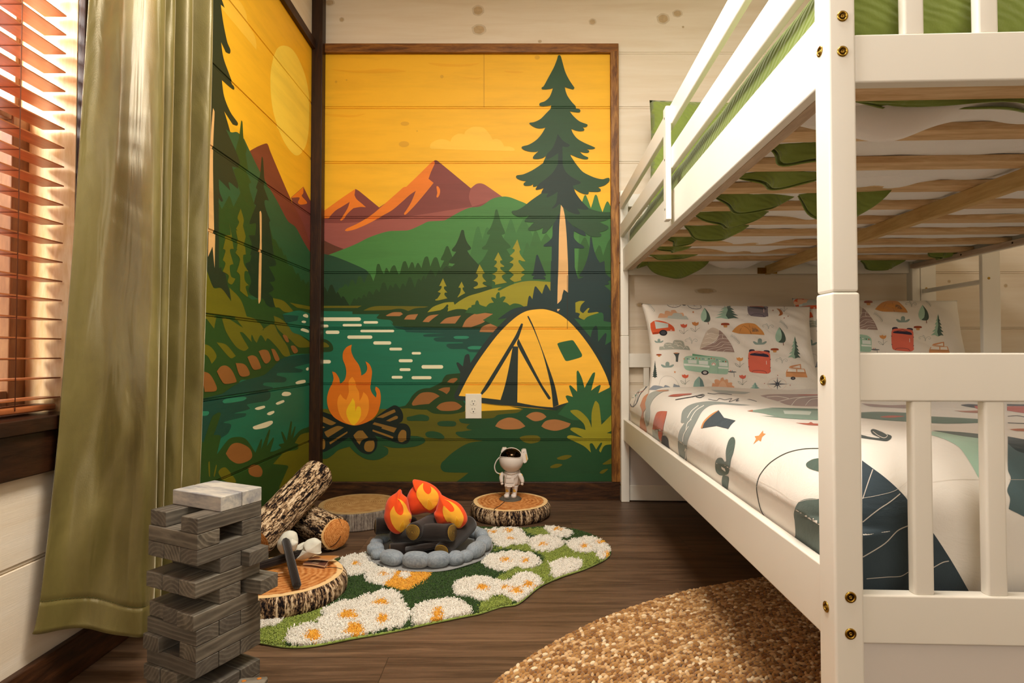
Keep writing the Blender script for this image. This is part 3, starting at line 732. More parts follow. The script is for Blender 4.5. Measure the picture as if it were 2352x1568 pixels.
LEFT = [
 (CLOUD, 'L', "130,-10! 250,-10 290,20 320,80 330,140! 360,190 385,260 388,320! 170,60!"),
 (SUN, 'L', "560,293 610,310 655,370 700,480 725,600 728,720 722,860 700,950 655,1000 610,975 560,900 510,770 485,650 478,500 490,400 520,315"),
 (MAU, 'L', "610,1270! 690,1200! 735,1290 760,1330! 760,1700! 640,1350!"), (ORG, 'L', "610,1272! 690,1202! 690,1240 680,1260 715,1305 670,1315 655,1300 665,1270"),
 ('7e3c2a', 'L', "345,970! 400,940 450,922 462,930 480,980 600,1260 690,1440 760,1640! 760,1900! 500,1500! 420,1200!"),
 (HLL, 'L', "-400,780! 135,780! 180,820 225,850 265,850 310,895! 350,980 420,1120 520,1290 590,1420 640,1460 700,1568 760,1660! 760,3200! -400,3200!"),
 (GNL, 'M', "500,-100! 530,20! 550,35 575,90! 580,75 600,130! 610,120 630,190! 650,190 675,245! 690,235 705,290! 720,275 735,305! 755,280! 770,480! 500,480!"),
 (GNL, 'L', "290,775 298,785 305,890 325,950 318,990! 335,1090! 325,1110! 355,1175! 340,1185 350,1240! 385,1350 390,1420 420,1568! 430,1900! 145,1900! 145,1300! 165,1345! 200,1280! 215,1260 240,1330! 285,1240! 240,1090! 275,1070! 250,990! 262,930 275,890"),
 (GNL, 'M', "-2500,380! 100,160! 400,400! 530,390! 760,440! 760,1500! -2500,2500!"),
 (DTL, 'L', "422,1008 430,1020 438,1140! 445,1180! 435,1200 468,1290! 440,1290 450,1350 478,1420! 470,1430 490,1568! 500,1640! 345,1640! 370,1568! 385,1440 345,1440 350,1410 385,1320! 372,1305 395,1220! 385,1205 410,1130"),
 (DTL, 'M', "380,0! 500,0! 515,90 548,165 548,188 505,195! 542,265 540,285 510,290! 530,320 535,340 505,358! 545,410 545,440 520,448 490,430 470,395 440,395 380,350 395,280 360,180 390,160 400,60"),
 (TAN, 'L', "408,1362! 415,1356 421,1380 421,1600! 411,1600!"), (TAN, 'M', "451,0! 460,0! 461,90 455,400 443,425 440,390 443,200 448,80"),
 (BTL, 'L', "-500,-30! 155,-30! 183,50! 158,30! 175,150 200,270 220,320 215,345 190,335! 160,270! 175,370 210,470 245,565 240,577 215,560! 165,515! 180,620 220,720 268,790 262,808 235,800! 180,715! 200,780 220,850! 190,830! 250,960 280,1040 275,1080! 230,1070! 270,1190 268,1215! 210,1170 220,1225! 145,1150! 150,1230 172,1290 160,1295 145,1270! 145,1620! -500,1620!"),
 (TAN, 'L', "108,695! 118,720 110,900 108,1100 118,1620! 78,1620! 85,1100 95,850"),
 (BTL, 'M', "-400,0! 195,0! 195,205! 210,200 215,225 235,230! 245,290 272,400! 250,380 210,330 160,325! 100,160! -400,100!"), (TAN, 'M', "130,-5! 172,-5! 168,205! 155,70! 127,135!"),
 (OLL, 'M', "-400,100! 98,155! 160,325 210,330 272,412! 260,325! 330,400 370,512! 90,482! -400,420!"), (OLL, 'M', "-200,440! 90,485! 180,500! 165,580! 120,520!"),
 (OLL, 'M', "215,520! 240,510 320,560 345,575! 300,500 420,520 475,585 460,590! 530,550 560,600 620,690 640,750! 600,750 560,700 500,640 485,660! 455,620 430,668! 415,650 400,618 395,640 400,665! 345,605 325,605 380,700! 350,718 300,690 240,600"),
 (OLL, 'M', "535,500! 580,520 640,570 700,620 760,665! 760,694! 690,695 640,650 560,580"), (OLL, 'M', "180,665! 240,680 300,750! 265,762"), (OLL, 'M', "-100,640! 80,672 140,690 180,750 150,798! 110,740 -100,700!"),
 (OLL, 'M', "530,390! 600,410 665,480! 600,475 570,450 545,445"), (OLL, 'M', "635,418! 760,442! 760,462! 680,450!"),
 (OLL, 'L', "285,1340! 305,1410 300,1450! 318,1520! 300,1600! 260,1600! 275,1500 255,1470! 275,1430 265,1400"), (OLL, 'M', "240,0! 275,0! 270,80 262,95 285,180! 262,190 270,255 297,270! 275,305 250,290 255,250 218,225! 235,175 218,155! 235,95 220,85!"),
 (OLL, 'L', "210,1430! 222,1500! 200,1600! 240,1600! 225,1500!"), (OLL, 'M', "300,-30! 345,-30! 362,120! 345,125 350,180 378,225! 355,225 355,280 380,310! 360,320 375,375 370,382 325,345! 325,250 305,225! 325,150 297,110! 315,60"),
 (TEAL, 'M', "590,490! 690,467 760,487! 760,655! 700,620 650,600 620,545!"), (TEAD, 'M', "590,492! 690,500! 680,530! 610,545!"),
 (TEAL, 'M', "760,735! 640,745 560,800 520,870 420,900 330,900 300,960 70,1020! -300,1060! -300,1500! 180,1370! 560,1340! 760,1190!"),
 (TEAD, 'M', "760,735! 600,760 520,830 470,870 330,910 215,985! 70,1020! 500,960 530,945 470,930 480,915 600,912 612,885 555,870 560,855 700,852 715,835 665,820 760,795!"),
 (TEAD, 'M', "-300,1060! 70,1020! 300,1000 500,960 515,1000 490,1028 370,1050 385,1078 290,1105 360,1105 355,1125 225,1160 270,1175 250,1230 200,1270 180,1370! -300,1500!"),
 (TEAL2, 'M', "217,1030 240,1015 350,1003 365,1012 340,1028 230,1043"), (TEAL2, 'M', "-60,1100! 125,1092 132,1105 115,1120 -60,1125!"),
 (WHT, 'M', "585,985 600,972 635,975 642,988 620,998 590,996"), (WHT, 'M', "547,1045 560,1035 595,1023 600,1035 560,1052"), (WHT, 'M', "417,1078 430,1068 475,1058 480,1070 440,1084"), (WHT, 'M', "492,1110 505,1098 535,1090 537,1102 510,1117"),
 (WHT, 'M', "405,1190 420,1182 500,1155 525,1152 527,1168 490,1192 430,1205 410,1202"), (WHT, 'M', "670,915 690,903 728,898 730,915 680,924"), (WHT, 'M', "717,495 735,488 748,498 745,512 720,505"), (WHT, 'M', "708,535 720,530 735,535 730,545 712,543"), (WHT, 'M', "702,585 715,577 750,590 750,605 705,592"), (WHT, 'M', "736,827 750,820 750,838 738,838"),
 (ROCD, 'M', "72,850 120,852 150,880 180,945 170,968 105,972! 95,920"), (ROCD, 'M', "180,845! 205,815 240,810 275,840 303,905 290,915 230,922 205,895"), (ROCD, 'M', "297,793! 350,800 380,840 380,870 325,872"), (ROCD, 'M', "370,755! 400,745 430,760 455,820 440,832 405,830"),
 (ROCD, 'M', "440,720! 470,710 500,720 515,770 480,795"), (ROCD, 'M', "517,705! 540,710 570,770 545,778"), (ROCD, 'M', "590,620 615,625 628,662 610,660"), (ROCD, 'M', "640,690 665,688 685,720 660,732"),
 (GNL, 'M', "-1500,1150! 60,1150! 75,1250 95,1290! 150,1130 190,1100 205,1110 160,1240! 190,1240 205,1250 180,1360! 250,1270 300,1252 360,1265 420,1350! 455,1265 462,1270 455,1330! 505,1205 512,1210 490,1310! 530,1255 535,1265 510,1350! 580,1320 565,1300 600,1290! 580,1220 590,1222 615,1275! 640,1155 648,1160 640,1250! 665,1185 670,1190 655,1260! 700,1210 760,1186! 760,2600! -1500,2600!"),
 (OLL, 'M', "760,1222! 700,1240 665,1290! 690,1300 680,1330 600,1350 530,1420! 620,1430 615,1460 570,1560! 540,1900! 760,1900!"), (OLL, 'M', "190,1470 210,1445 240,1445 300,1530 240,1530 205,1500"), (OLL, 'M', "127,1410 135,1405 137,1500 130,1490"), (OLL, 'M', "175,1425 180,1430 165,1500 160,1490"),
 (ROCD, 'M', "235,1355! 270,1300 320,1290 385,1325 395,1385 320,1418 265,1395"), (ROCD, 'M', "375,1460! 400,1428 440,1428 463,1460 455,1495 420,1500 385,1485"),
]


def mural(items, to_uz, to3, rect, name, parent, label):
    """Painted shapes as faces on the boards, following the joints between them."""
    bm = bmesh.new(); lay = bm.faces.layers.int.new('k'); mats = []
    u0, u1, z0, z1 = rect
    def put(uz, col, k):
        m = paint(col)
        if m not in mats: mats.append(m)
        mi = mats.index(m)
        vs = [bm.verts.new((u, k * 3e-5, z)) for u, z in uz]
        for t3 in tri2(uz):
            try:
                f = bm.faces.new([vs[i] for i in t3]); f.material_index = mi
            except Exception: pass
    put([(u0, z0), (u1, z0), (u1, z1), (u0, z1)], SKY, 0)
    k = 1
    for col, crop, s in items:
        o = outline(crop, s, 5, isinstance(s, str))
        q = []
        for p in o:
            r = to_uz(*p)
            q.append(r)
        put(q, col, k); k += 1
    for co, no in (((u0, 0, 0), (-1, 0, 0)), ((u1, 0, 0), (1, 0, 0)), ((0, 0, z0), (0, 0, -1)), ((0, 0, z1), (0, 0, 1))):
        bmesh.ops.bisect_plane(bm, geom=bm.verts[:] + bm.edges[:] + bm.faces[:], plane_co=co, plane_no=no, clear_outer=True, dist=1e-7)
    for g in GZ:
        if z0 < g < z1:
            for dz, d in GP:
                bmesh.ops.bisect_plane(bm, geom=bm.verts[:] + bm.edges[:] + bm.faces[:], plane_co=(0, 0, g + dz), plane_no=(0, 0, 1), dist=1e-7)
    bm.verts.index_update()
    V = []
    for v in bm.verts:
        d = 0.0
        for g in GZ:
            if not z0 < g < z1: continue
            for i in range(len(GP) - 1):
                a, b = GP[i], GP[i + 1]
                if g + b[0] - 1e-6 <= v.co.z <= g + a[0] + 1e-6:
                    w = (v.co.z - g - b[0]) / (a[0] - b[0]); d = max(d, b[1] + (a[1] - b[1]) * w)
        V.append(to3(v.co.x, v.co.z, d - 0.0006 - v.co.y))
    mb = MB()
    fs = [(tuple(v.index for v in f.verts), f.material_index) for f in bm.faces]
    mb.v = [tuple(p) for p in V]; mb.t = list(mb.v); mb.f = [f for f, _ in fs]; mb.mi = [m for _, m in fs]; mb.sm = [False] * len(fs)
    bm.free()
    return mb.build(name, mats, parent, label=label, fixn=False)


def uzB(px, py):
    p = onY(px, py, YW); return (p.x, p.z)


def uzL(px, py):
    p = onX(min(px, 719), py, XL); return (p.y, p.z)


mural(BACK, uzB, lambda u, z, d: (u, YW + d, z), (XL + 0.05, 0.4935, 0.088, 2.23), 'camp_mural', wall_back,
      'painted lake, mountains, tall pine, yellow tent and campfire')
mural(LEFT, uzL, lambda u, z, d: (XL - d, u, z), (1.39, YW - 0.045, 0.086, 2.23), 'forest_mural', wall_left,
      'painted pale sun, dark pines and river bank')
# ================================================================== WINDOW, BLIND, CURTAIN
M_HONEY = woodmat('honey_pine', ['bd8f56', 'd6ae76', 'e4c494', 'efd8b2'], (9, 9, 1.6), 3.0, 0.4, 0.4, 0.12)
M_SILL = woodmat('dark_sill', ['170b05', '2b160a', '3d2110'], (14, 2, 14), 3.0, 0.35, 0.5, 0.2)
win = thing('window_1', (XL - 0.06, (WY0 + WY1) / 2, WZ0), 'window in the left wall behind the wooden blind', 'window')
win['kind'] = 'structure'; del win['category']
mb = MB()
mb.box((XL - 0.14, WY1, WZ0 - 0.01), (XL - 0.001, WY1 + 0.02, WZ1)); mb.box((XL - 0.14, WY0 - 0.02, WZ0 - 0.01), (XL - 0.001, WY0, WZ1))
mb.box((XL - 0.14, WY0, WZ1), (XL - 0.001, WY1, WZ1 + 0.02))
mb.build('window_jamb', M_HONEY, win)
mb = MB()
fx0, fx1 = XL - 0.135, XL - 0.105
mb.box((fx0, WY0, WZ0), (fx1, WY0 + 0.04, WZ1)); mb.box((fx0, WY1 - 0.045, WZ0), (fx1, WY1, 1.26)); mb.box((fx0 - 0.01, WY1 - 0.012, 1.26), (fx0 + 0.006, WY1, WZ1))
mb.box((fx0 + .001, WY0 + .0405, WZ0 + .001), (fx1 - .001, WY1 - 0.0455, WZ0 + 0.05)); mb.box((fx0 + .001, WY0 + .0405, WZ1 - 0.05), (fx1 - .001, WY1 - 0.013, WZ1 - .001)); mb.box((fx0 + .001, WY0 + .0405, 1.235), (fx1 - .001, WY1 - 0.0455, 1.259))
mb.build('window_frame', woodmat('brown_sash', ['5d3a20', '7a5030', '94683f'], (9, 9, 1.6), 3, 0.4, 0.4, 0.1), win, bevel=0.003)
t = NT('window_glass')
_tr = t.n('ShaderNodeBsdfTransparent'); _gl = t.n('ShaderNodeBsdfGlossy'); _gl.inputs['Roughness'].default_value = 0.0
_mx = t.n('ShaderNodeMixShader'); _mx.inputs[0].default_value = 0.06
t.l(_tr.outputs[0], _mx.inputs[1]); t.l(_gl.outputs[0], _mx.inputs[2]); t.l(_mx.outputs[0], t.t.nodes['Material Output'].inputs['Surface'])
M_GLASS = t.m
mb = MB(); mb.box((XL - 0.122, WY0 + 0.03, WZ0 + 0.04), (XL - 0.118, WY1 - 0.04, WZ1 - 0.04))
mb.build('window_pane', M_GLASS, win)
mb = MB()
mb.box((XL, WY1, 0.50), (XL + 0.018, WY1 + 0.085, 2.2))
mb.build('casing', M_STAINC, win, bevel=0.003)
mb = MB()
mb.box((XL - 0.10, WY0 - 0.1, WZ0 - 0.03), (XL + 0.03, WY1 + 0.10, WZ0))
mb.box((XL, WY0 - 0.1, WZ0 - 0.118), (XL + 0.02, WY1 + 0.085, WZ0 - 0.03))
mb.build('sill', M_SILL, win, bevel=0.003)

blind = thing('window_blind', (XL - 0.04, 0.8, 2.06), 'brown wooden venetian blind hanging in the window beside the curtain', 'blind')
M_SLAT = woodmat('blind_slat', ['8a4a26', 'a15c33', 'b56f42'], (12, 2, 12), 3.0, 0.35, 0.5, 0.05)
BX0, BX1 = -1.061, -1.011
BE = 1.283
z = 0.6255; k = 0
while z < 2.03:
    mb = MB()
    zt = z
    mb.box((BX0, WY0 + 0.01, zt - 0.0014), (BX1, BE, zt + 0.0014))
    mb.build('slat', M_SLAT, blind); z += 0.0431; k += 1
mb = MB(); mb.box((BX0, WY0 + 0.01, 0.598), (BX1, BE - 0.01, 0.612))
mb.build('bottom_rail', M_SLAT, blind, bevel=0.004)
mb = MB(); mb.box((BX0 - 0.004, WY0 + 0.005, 2.045), (BX1 + 0.004, BE + 0.005, 2.11))
mb.build('head_rail', M_SLAT, blind, bevel=0.003)
M_CORD = plain('blind_cord', '6d3f26', 0.8)
for yy in (1.165, 0.72, 0.36):
    mb = MB()
    for xx in (BX0 - 0.001, BX1 + 0.001):
        mb.tube([(xx, yy, 0.605), (xx, yy, 2.05)], 0.0009, 6)
    q = 0.6255
    while q < 2.03:
        mb.tube([(BX0, yy, q - 0.0022), (BX1, yy, q - 0.0022)], 0.0006, 4); q += 0.0431
    mb.build('ladder_cord', M_CORD, blind)

# curtain -------------------------------------------------------------
t = NT('olive_velvet')
_f = t.noise(t.tc((1, 1, 1)), 3.5, 5, 0.6, 0.4)
_c = t.ramp(_f, [(0.3, '544a25'), (0.55, '6b6132'), (0.75, '7e7441')])
_n2 = t.noise(t.tc((5, 5, 1.6)), 2.4, 2, 0.5, 0.8)
t.bump(t.math('ADD', t.math('MULTIPLY', _n2, 1.0), t.math('MULTIPLY', t.noise(t.tc(), 260, 2), 0.04)), 0.45, 0.012)
M_VELVET = t.fin(_c, 0.38, 1.0, Sheen_Weight=1.0, Sheen_Roughness=0.3, Sheen_Tint=lin('efe6c4'), Specular_Tint=lin('fff2d0'))
ctl = [  # (top x, top y, bottom x, bottom y, weight)
    (-0.942, 1.262, -0.967, 1.165), (-0.925, 1.288, -0.942, 1.205), (-0.893, 1.300, -0.905, 1.232), (-0.855, 1.283, -0.868, 1.245), (-0.824, 1.270, -0.832, 1.252), (-0.797, 1.270, -0.803, 1.260),
    (-0.80, 1.30, -0.81, 1.30), (-0.90, 1.33, -0.90, 1.322), (-0.935, 1.345, -0.935, 1.335), (-0.89, 1.352, -0.90, 1.345), (-0.822, 1.362, -0.838, 1.352),
    (-0.835, 1.39, -0.846, 1.38), (-0.91, 1.41, -0.91, 1.395), (-0.94, 1.43, -0.94, 1.41), (-0.89, 1.445, -0.895, 1.42), (-0.838, 1.462, -0.845, 1.432),
    (-0.845, 1.49, -0.85, 1.46), (-0.91, 1.51, -0.91, 1.48), (-0.94, 1.53, -0.94, 1.50), (-0.89, 1.55, -0.895, 1.515), (-0.838, 1.572, -0.848, 1.532), (-0.86, 1.60, -0.87, 1.56), (-0.95, 1.61, -0.95, 1.57)]
TOPC = curve([(a, b, False) for a, b, c, d in ctl], 16, False)
BOTC = curve([(c, d, False) for a, b, c, d in ctl], 16, False)
NCU = len(TOPC) - 1


def cur_pt(u, v):
    """u along the cloth, v from hem (0) to rail (1)."""
    i = min(int(u * NCU + 1e-6), NCU); a = TOPC[i]; b = BOTC[i]
    zb = 0.112 + 0.045 * max(0, 1 - u * 5) ** 1.5 + 0.004 * math.sin(u * 20)
    zt = 2.32
    z = zb + (zt - zb) * v
    w = min(1, (z - zb) / 1.45)
    w = w ** 0.62
    x = b[0] + (a[0] - b[0]) * w; y = b[1] + (a[1] - b[1]) * w
    n = noise.noise(Vector((u * 22, z * 2.2, 3.1))) * 0.006 + noise.noise(Vector((u * 9, z * 5.5 + u * 14, 1.7))) * 0.007 * max(0.15, 1 - z * 0.5)
    if u < 0.2:
        n += 0.009 * math.sin((z * 1.0 - u * 3.2) * 13) * math.exp(-((z - 0.35) / 0.4) ** 2) * math.sin(PI * min(1, u / 0.19))
    y -= n; x += n * 0.6
    hem = zb + 0.062
    if abs(z - hem) < 0.004: y += 0.0016; x -= 0.001
    x = max(x, XL + 0.008)
    return (x, y, z)


mb = MB()
NV = 260
rows = sorted(set([i / NV for i in range(NV + 1)] + [0.0275 + d for d in (-0.0016, 0, 0.0016)]))
vs = []; tcs = []
for j, v in enumerate(rows):
    for i in range(NCU + 1):
        p = cur_pt(i / NCU, v); vs.append(p); tcs.append((i / NCU * 1.6, p[1] * 0.0, p[2]))
f = []
m = NCU + 1
for j in range(len(rows) - 1):
    for i in range(NCU): f.append((j * m + i, j * m + i + 1, (j + 1) * m + i + 1, (j + 1) * m + i))
mb.add(vs, f, 0, True, tcs)
cur = mb.build('velvet_curtain', M_VELVET, loc=(-0.9, 1.4, 2.32), fixn=False)
sd = cur.modifiers.new('thick', 'SOLIDIFY'); sd.thickness = 0.003; sd.offset = 0
tag(cur, 'long olive green velvet curtain gathered beside the window', 'curtain')
# stitched hem along the bottom and side
mb = MB()
pts = []
for i in range(0, NCU + 1, 2):
    p = cur_pt(i / NCU, 0.0285)
    nx = p
    pts.append((p[0] + 0.0008, p[1] - 0.0022, p[2]))
for a, b in zip(pts[:-1], pts[1:]):
    A = Vector(a); B_ = Vector(b); mb.tube([A.lerp(B_, 0.1), A.lerp(B_, 0.75)], 0.0006, 4)
mb.build('hem_stitching', plain('olive_thread', '4b4d22', 0.8), cur)
rod = MB(); rod.tube([(-0.88, 0.15, 2.34), (-0.88, 1.68, 2.34)], 0.011, 16)
rod.ell((-0.88, 1.69, 2.34), (0.02, 0.02, 0.02), 16, 10)
rodo = rod.build('curtain_rod', plain('rod_bronze', '2a1a10', 0.4, 0.5, Metallic=0.6), loc=(-0.88, 0.9, 2.34))
mb = MB(); mb.box((XL + 0.0, 1.645, 2.325), (-0.88, 1.655, 2.345)); mb.box((XL + 0.0, 0.18, 2.325), (-0.88, 0.19, 2.345)); mb.build('bracket', MATS['rod_bronze'], rodo)
tag(rodo, 'dark curtain rod above the window', 'rod')
# ================================================================== BUNK BED
BA = math.radians(2.267)
bc, bs_ = math.cos(BA), math.sin(BA)
MBED = Matrix(((bc, bs_, 0, 0.4531), (-bs_, bc, 0, 0.81), (0, 0, 1, 0), (0, 0, 0, 1)))


def Bw(u, v, z): return MBED @ Vector((u, v, z))


W, L = 1.432, 2.035
PW, PD = 0.0405, 0.046
M_BED = plain('bed_white_paint', 'efeadd', 0.35, 0.45, 0.06, 6)
M_RAW = woodmat('raw_pine', ['b48f62', 'caa576', 'dbbb8e', 'e8cfa8'], (2, 16, 16), 3.0, 0.6, 0.25, 0.15)
M_RAWV = woodmat('raw_pine_beam', ['a98a50', 'c2a068', 'd0b27c'], (16, 2, 16), 3.0, 0.6, 0.25, 0.15)
M_PLY = woodmat('raw_ledger', ['a8947e', 'bda790', 'cfbba2'], (16, 2, 30), 3.0, 0.7, 0.2, 0.2)
M_BRASS = plain('zinc_yellow_bolt', 'a8873a', 0.25, 0.5, Metallic=1.0)
M_BRASSD = plain('bolt_socket', '3a2a10', 0.4, 0.5, Metallic=1.0)
bed = thing('bunk_bed', Bw(W / 2, L / 2, 0), 'large white bunk bed with slatted ends filling the right side', 'bunk bed')


def bb(name, a, b, mat=None, bevel=0.003, parent=None, label=None):
    mb = MB(MBED); mb.box(a, b)
    return mb.build(name, mat or M_BED, parent or bed, bevel=bevel, label=label)


def bolt(parent, c, axis, r=0.0078):
    """Barrel bolt head; axis 'v' faces the camera end, 'u' the left side."""
    mb = MB(MBED)
    n = 20
    def ring(rr, d):
        o = []
        for i in range(n):
            a = 2 * PI * i / n
            if axis == 'v': o.append((c[0] + rr * math.cos(a), c[1] - d, c[2] + rr * math.sin(a)))
            else: o.append((c[0] - d, c[1] + rr * math.cos(a), c[2] + rr * math.sin(a)))
        return o
    mb.rings([ring(r, 0), ring(r, 0.0012), ring(r * 0.8, 0.002), ring(r * 0.62, 0.0014), ring(r * 0.58, 0.0005)], 0, True, (True, False))
    mb.rings([ring(r * 0.58, 0.0005), ring(r * 0.3, 0.0002)], 1, False, (False, True))
    mb.rings([ring(r * 0.34, 0.0003), ring(r * 0.30, 0.0012), ring(r * 0.16, 0.0012), ring(r * 0.14, 0.0004)], 0, True, (False, True))
    return mb.build('bolt', [M_BRASS, M_BRASSD], parent)


posts = {}
for (nm, u0, v0) in (('nl', 0, 0), ('nr', W - PW, 0), ('fl', 0, L - PD), ('fr', W - PW, L - PD)):
    p = bb('post', (u0, v0, 0), (u0 + PW, v0 + PD, 0.8095), bevel=0.004)
    q = bb('upper_post', (u0 + 0.001, v0 + 0.0015, 0.8098), (u0 + PW - 0.001, v0 + PD - 0.0015, 1.525), bevel=0.004)
    posts[nm] = (p, q)
p, q = posts['nl']
bolt(p, (0.0212, 0, 0.381), 'v'); bolt(p, (0.0206, 0, 0.3303), 'v'); bolt(p, (0, 0.0244, 0.3567), 'u'); bolt(p, (0, 0.0256, 0.6833), 'u')
bolt(q, (0.0208, 0.0015, 1.2057), 'v'); bolt(q, (0.0203, 0.0015, 1.1547), 'v'); bolt(q, (0.001, 0.0259, 1.168), 'u')
p, q = posts['fl']
for z in (0.08, 0.354, 0.68): bolt(p, (0, L - 0.023, z), 'u', 0.005)
bolt(q, (0.001, L - 0.023, 1.47), 'u', 0.005); bolt(q, (0.001, L - 0.023, 1.17), 'u', 0.005)

# ends (foot end near the camera, head end at the wall)
for end, v0, s in (('foot', 0.0, 1), ('head', L, -1)):
    def V(a, b): return (min(v0 + s * a, v0 + s * b), max(v0 + s * a, v0 + s * b))
    nm = end + 'board'
    for nmz, z0, z1 in (('top_rail', 0.654, 0.7232), ('lower_rail', 0.3135, 0.382), ('upper_bed_rail', 1.1115, 1.1818), ('guard_top_rail', 1.448, 1.512)):
        a, b = V(0.006, 0.028)
        bb(end + '_' + nmz, (PW - 0.001, a, z0), (W - PW + 0.001, b, z1))
    k = 0
    while 0.1145 + 0.1003 * k < W - 0.08:
        u = 0.1145 + 0.1003 * k
        a, b = V(0.0085, 0.0245)
        bb('baluster', (u, a, 0.380), (u + 0.0285, b, 0.656), bevel=0.004)
        u = 0.1115 + 0.1035 * k
        if u < W - 0.08:
            bb('baluster', (u, a, 1.180), (u + 0.0290, b, 1.450), bevel=0.004)
        k += 1
    a, b = V(0.016, 0.024)
    bb(end + '_panel', (PW - 0.001, a, 0.075), (W - PW + 0.001, b, 0.3145), plain('panel_white', 'dcd5cd', 0.5, 0.3), bevel=0.001)
    a, b = V(0.006, 0.028)
    bb(end + '_bottom_rail', (PW - 0.001, a, 0.004), (W - PW + 0.001, b, 0.078))

# side rails, ledgers
for side, u0, s in (('left', 0.0, 1), ('right', W, -1)):
    def U(a, b): return (min(u0 + s * a, u0 + s * b), max(u0 + s * a, u0 + s * b))
    a, b = U(0.012, 0.032)
    bb('side_rail', (a, PD - 0.002, 0.300), (b, L - PD + 0.002, 0.4035), bevel=0.003)
    bb('side_rail', (a, PD - 0.002, 1.129), (b, L - PD + 0.002, 1.2365), bevel=0.003)
    a, b = U(0.032, 0.056)
    lg = bb('ledger', (a, PD + 0.01, 1.1295), (b, L - PD - 0.01, 1.1495), M_PLY, bevel=0.001, label='raw unpainted ledger')
    bb('ledger', (a, PD + 0.01, 0.302), (b, L - PD - 0.01, 0.322), M_PLY, bevel=0.001)
    # guard boards with upright
    a, b = U(0.0015, 0.0185)
    end = L - PD * 0.5
    bb('guard_board', (a, 0.012 if side == 'left' else 0.5, 1.4325), (b, end, 1.4965), bevel=0.003)
    bb('guard_board', (a, 0.012 if side == 'left' else 0.5, 1.294), (b, end, 1.361), bevel=0.003)
    a, b = U(-0.0155, 0.0015)
    gu = bb('guard_upright', (a, 0.943, 1.135), (b, 0.979, 1.489), bevel=0.003)
    if side == 'left':
        for z in (1.455, 1.325, 1.17):
            mb = MB(MBED); mb.ell((-0.0155, 0.961, z), (0.0008, 0.004, 0.004), 10, 6); mb.build('screw', M_BRASSD, gu)
    # holes on the inner ledger
for v in [0.35 + 0.26 * i for i in range(6)]:
    mb = MB(MBED); mb.ell((W - 0.0562, v, 1.139), (0.0008, 0.004, 0.004), 10, 6); mb.build('bolt_hole', M_BRASSD, bed)

SL_V = [0.158 + 0.1879 * i for i in range(10)]
for k in range(10):
    vf = SL_V[k]
    bb('slat', (0.034, vf - 0.055, 1.150), (W - 0.034, vf, 1.166), M_RAW, bevel=0.0015, label='raw pine slat' if k == 0 else None)
bb('slat', (0.034, 0.046, 1.150), (W - 0.034, 0.058, 1.166), M_RAW, bevel=0.001)
for k in range(10):
    vf = SL_V[k]
    bb('lower_slat', (0.034, vf - 0.055, 0.322), (W - 0.034, vf, 0.338), M_RAW, bevel=0.0015)
beam = bb('center_beam', (0.703, 0.03, 1.108), (0.727, L - 0.028, 1.150), M_RAWV, bevel=0.002, label='raw pine beam')
mb = MB(MBED)
mb.box((0.668, L - 0.0305, 1.112), (0.703, L - 0.028, 1.142)); mb.box((0.7005, L - 0.05, 1.1125), (0.7025, L - 0.0305, 1.1415))
mb.build('bracket', M_BRASS, bed)
mb = MB(MBED)
mb.box((0.727, L - 0.0305, 1.112), (0.762, L - 0.028, 1.142)); mb.box((0.727, L - 0.05, 1.112), (0.730, L - 0.028, 1.142))
mb.build('bracket', M_BRASS, bed)

# ladder on the far long side
lad = thing('bed_ladder', Bw(W + 0.04, 1.8, 0), 'white ladder on the far side of the bunk bed', 'ladder')
for v in (1.616, 1.995):
    mb = MB(MBED); mb.box((W + 0.004, v, 0), (W + 0.077, v + 0.019, 1.30))
    st = mb.build('stile', M_BED, lad, bevel=0.003)
    mb = MB(MBED); n = 16
    c = (W + 0.030, v, 1.035)
    mb.rings([[(c[0] + r * math.cos(2 * PI * i / n), c[1] - d, c[2] + r * math.sin(2 * PI * i / n)) for i in range(n)] for r, d in ((0.0055, 0), (0.0055, 0.001), (0.003, 0.0018), (0.002, 0.0005))], 0, True)
    mb.build('bolt', M_BRASS, st)
for z in (1.023, 0.69, 0.36):
    mb = MB(MBED); mb.box((W + 0.010, 1.634, z - 0.009), (W + 0.032, 1.996, z + 0.009))
    mb.build('rung', M_BED, lad, bevel=0.003)
# ================================================================== BEDDING
def fabric(name, col, rough=0.85, weave=500, wr=0.35, dist=0.006, sheen=0.2):
    if name in MATS: return MATS[name]
    t = NT(name)
    n1 = t.noise(t.tc((1, 1, 1)), 7, 5, 0.55, 1.2)
    n2 = t.noise(t.tc(), weave, 2)
    t.bump(t.math('ADD', n1, t.math('MULTIPLY', n2, 0.04)), wr, dist)
    return t.fin(col, rough, 0.15, Sheen_Weight=sheen)


M_COT = fabric('cream_cotton', 'e9e3d8', wr=0.55, dist=0.008)
def prn(c): return fabric('print_' + c, c, wr=0.55, dist=0.008)


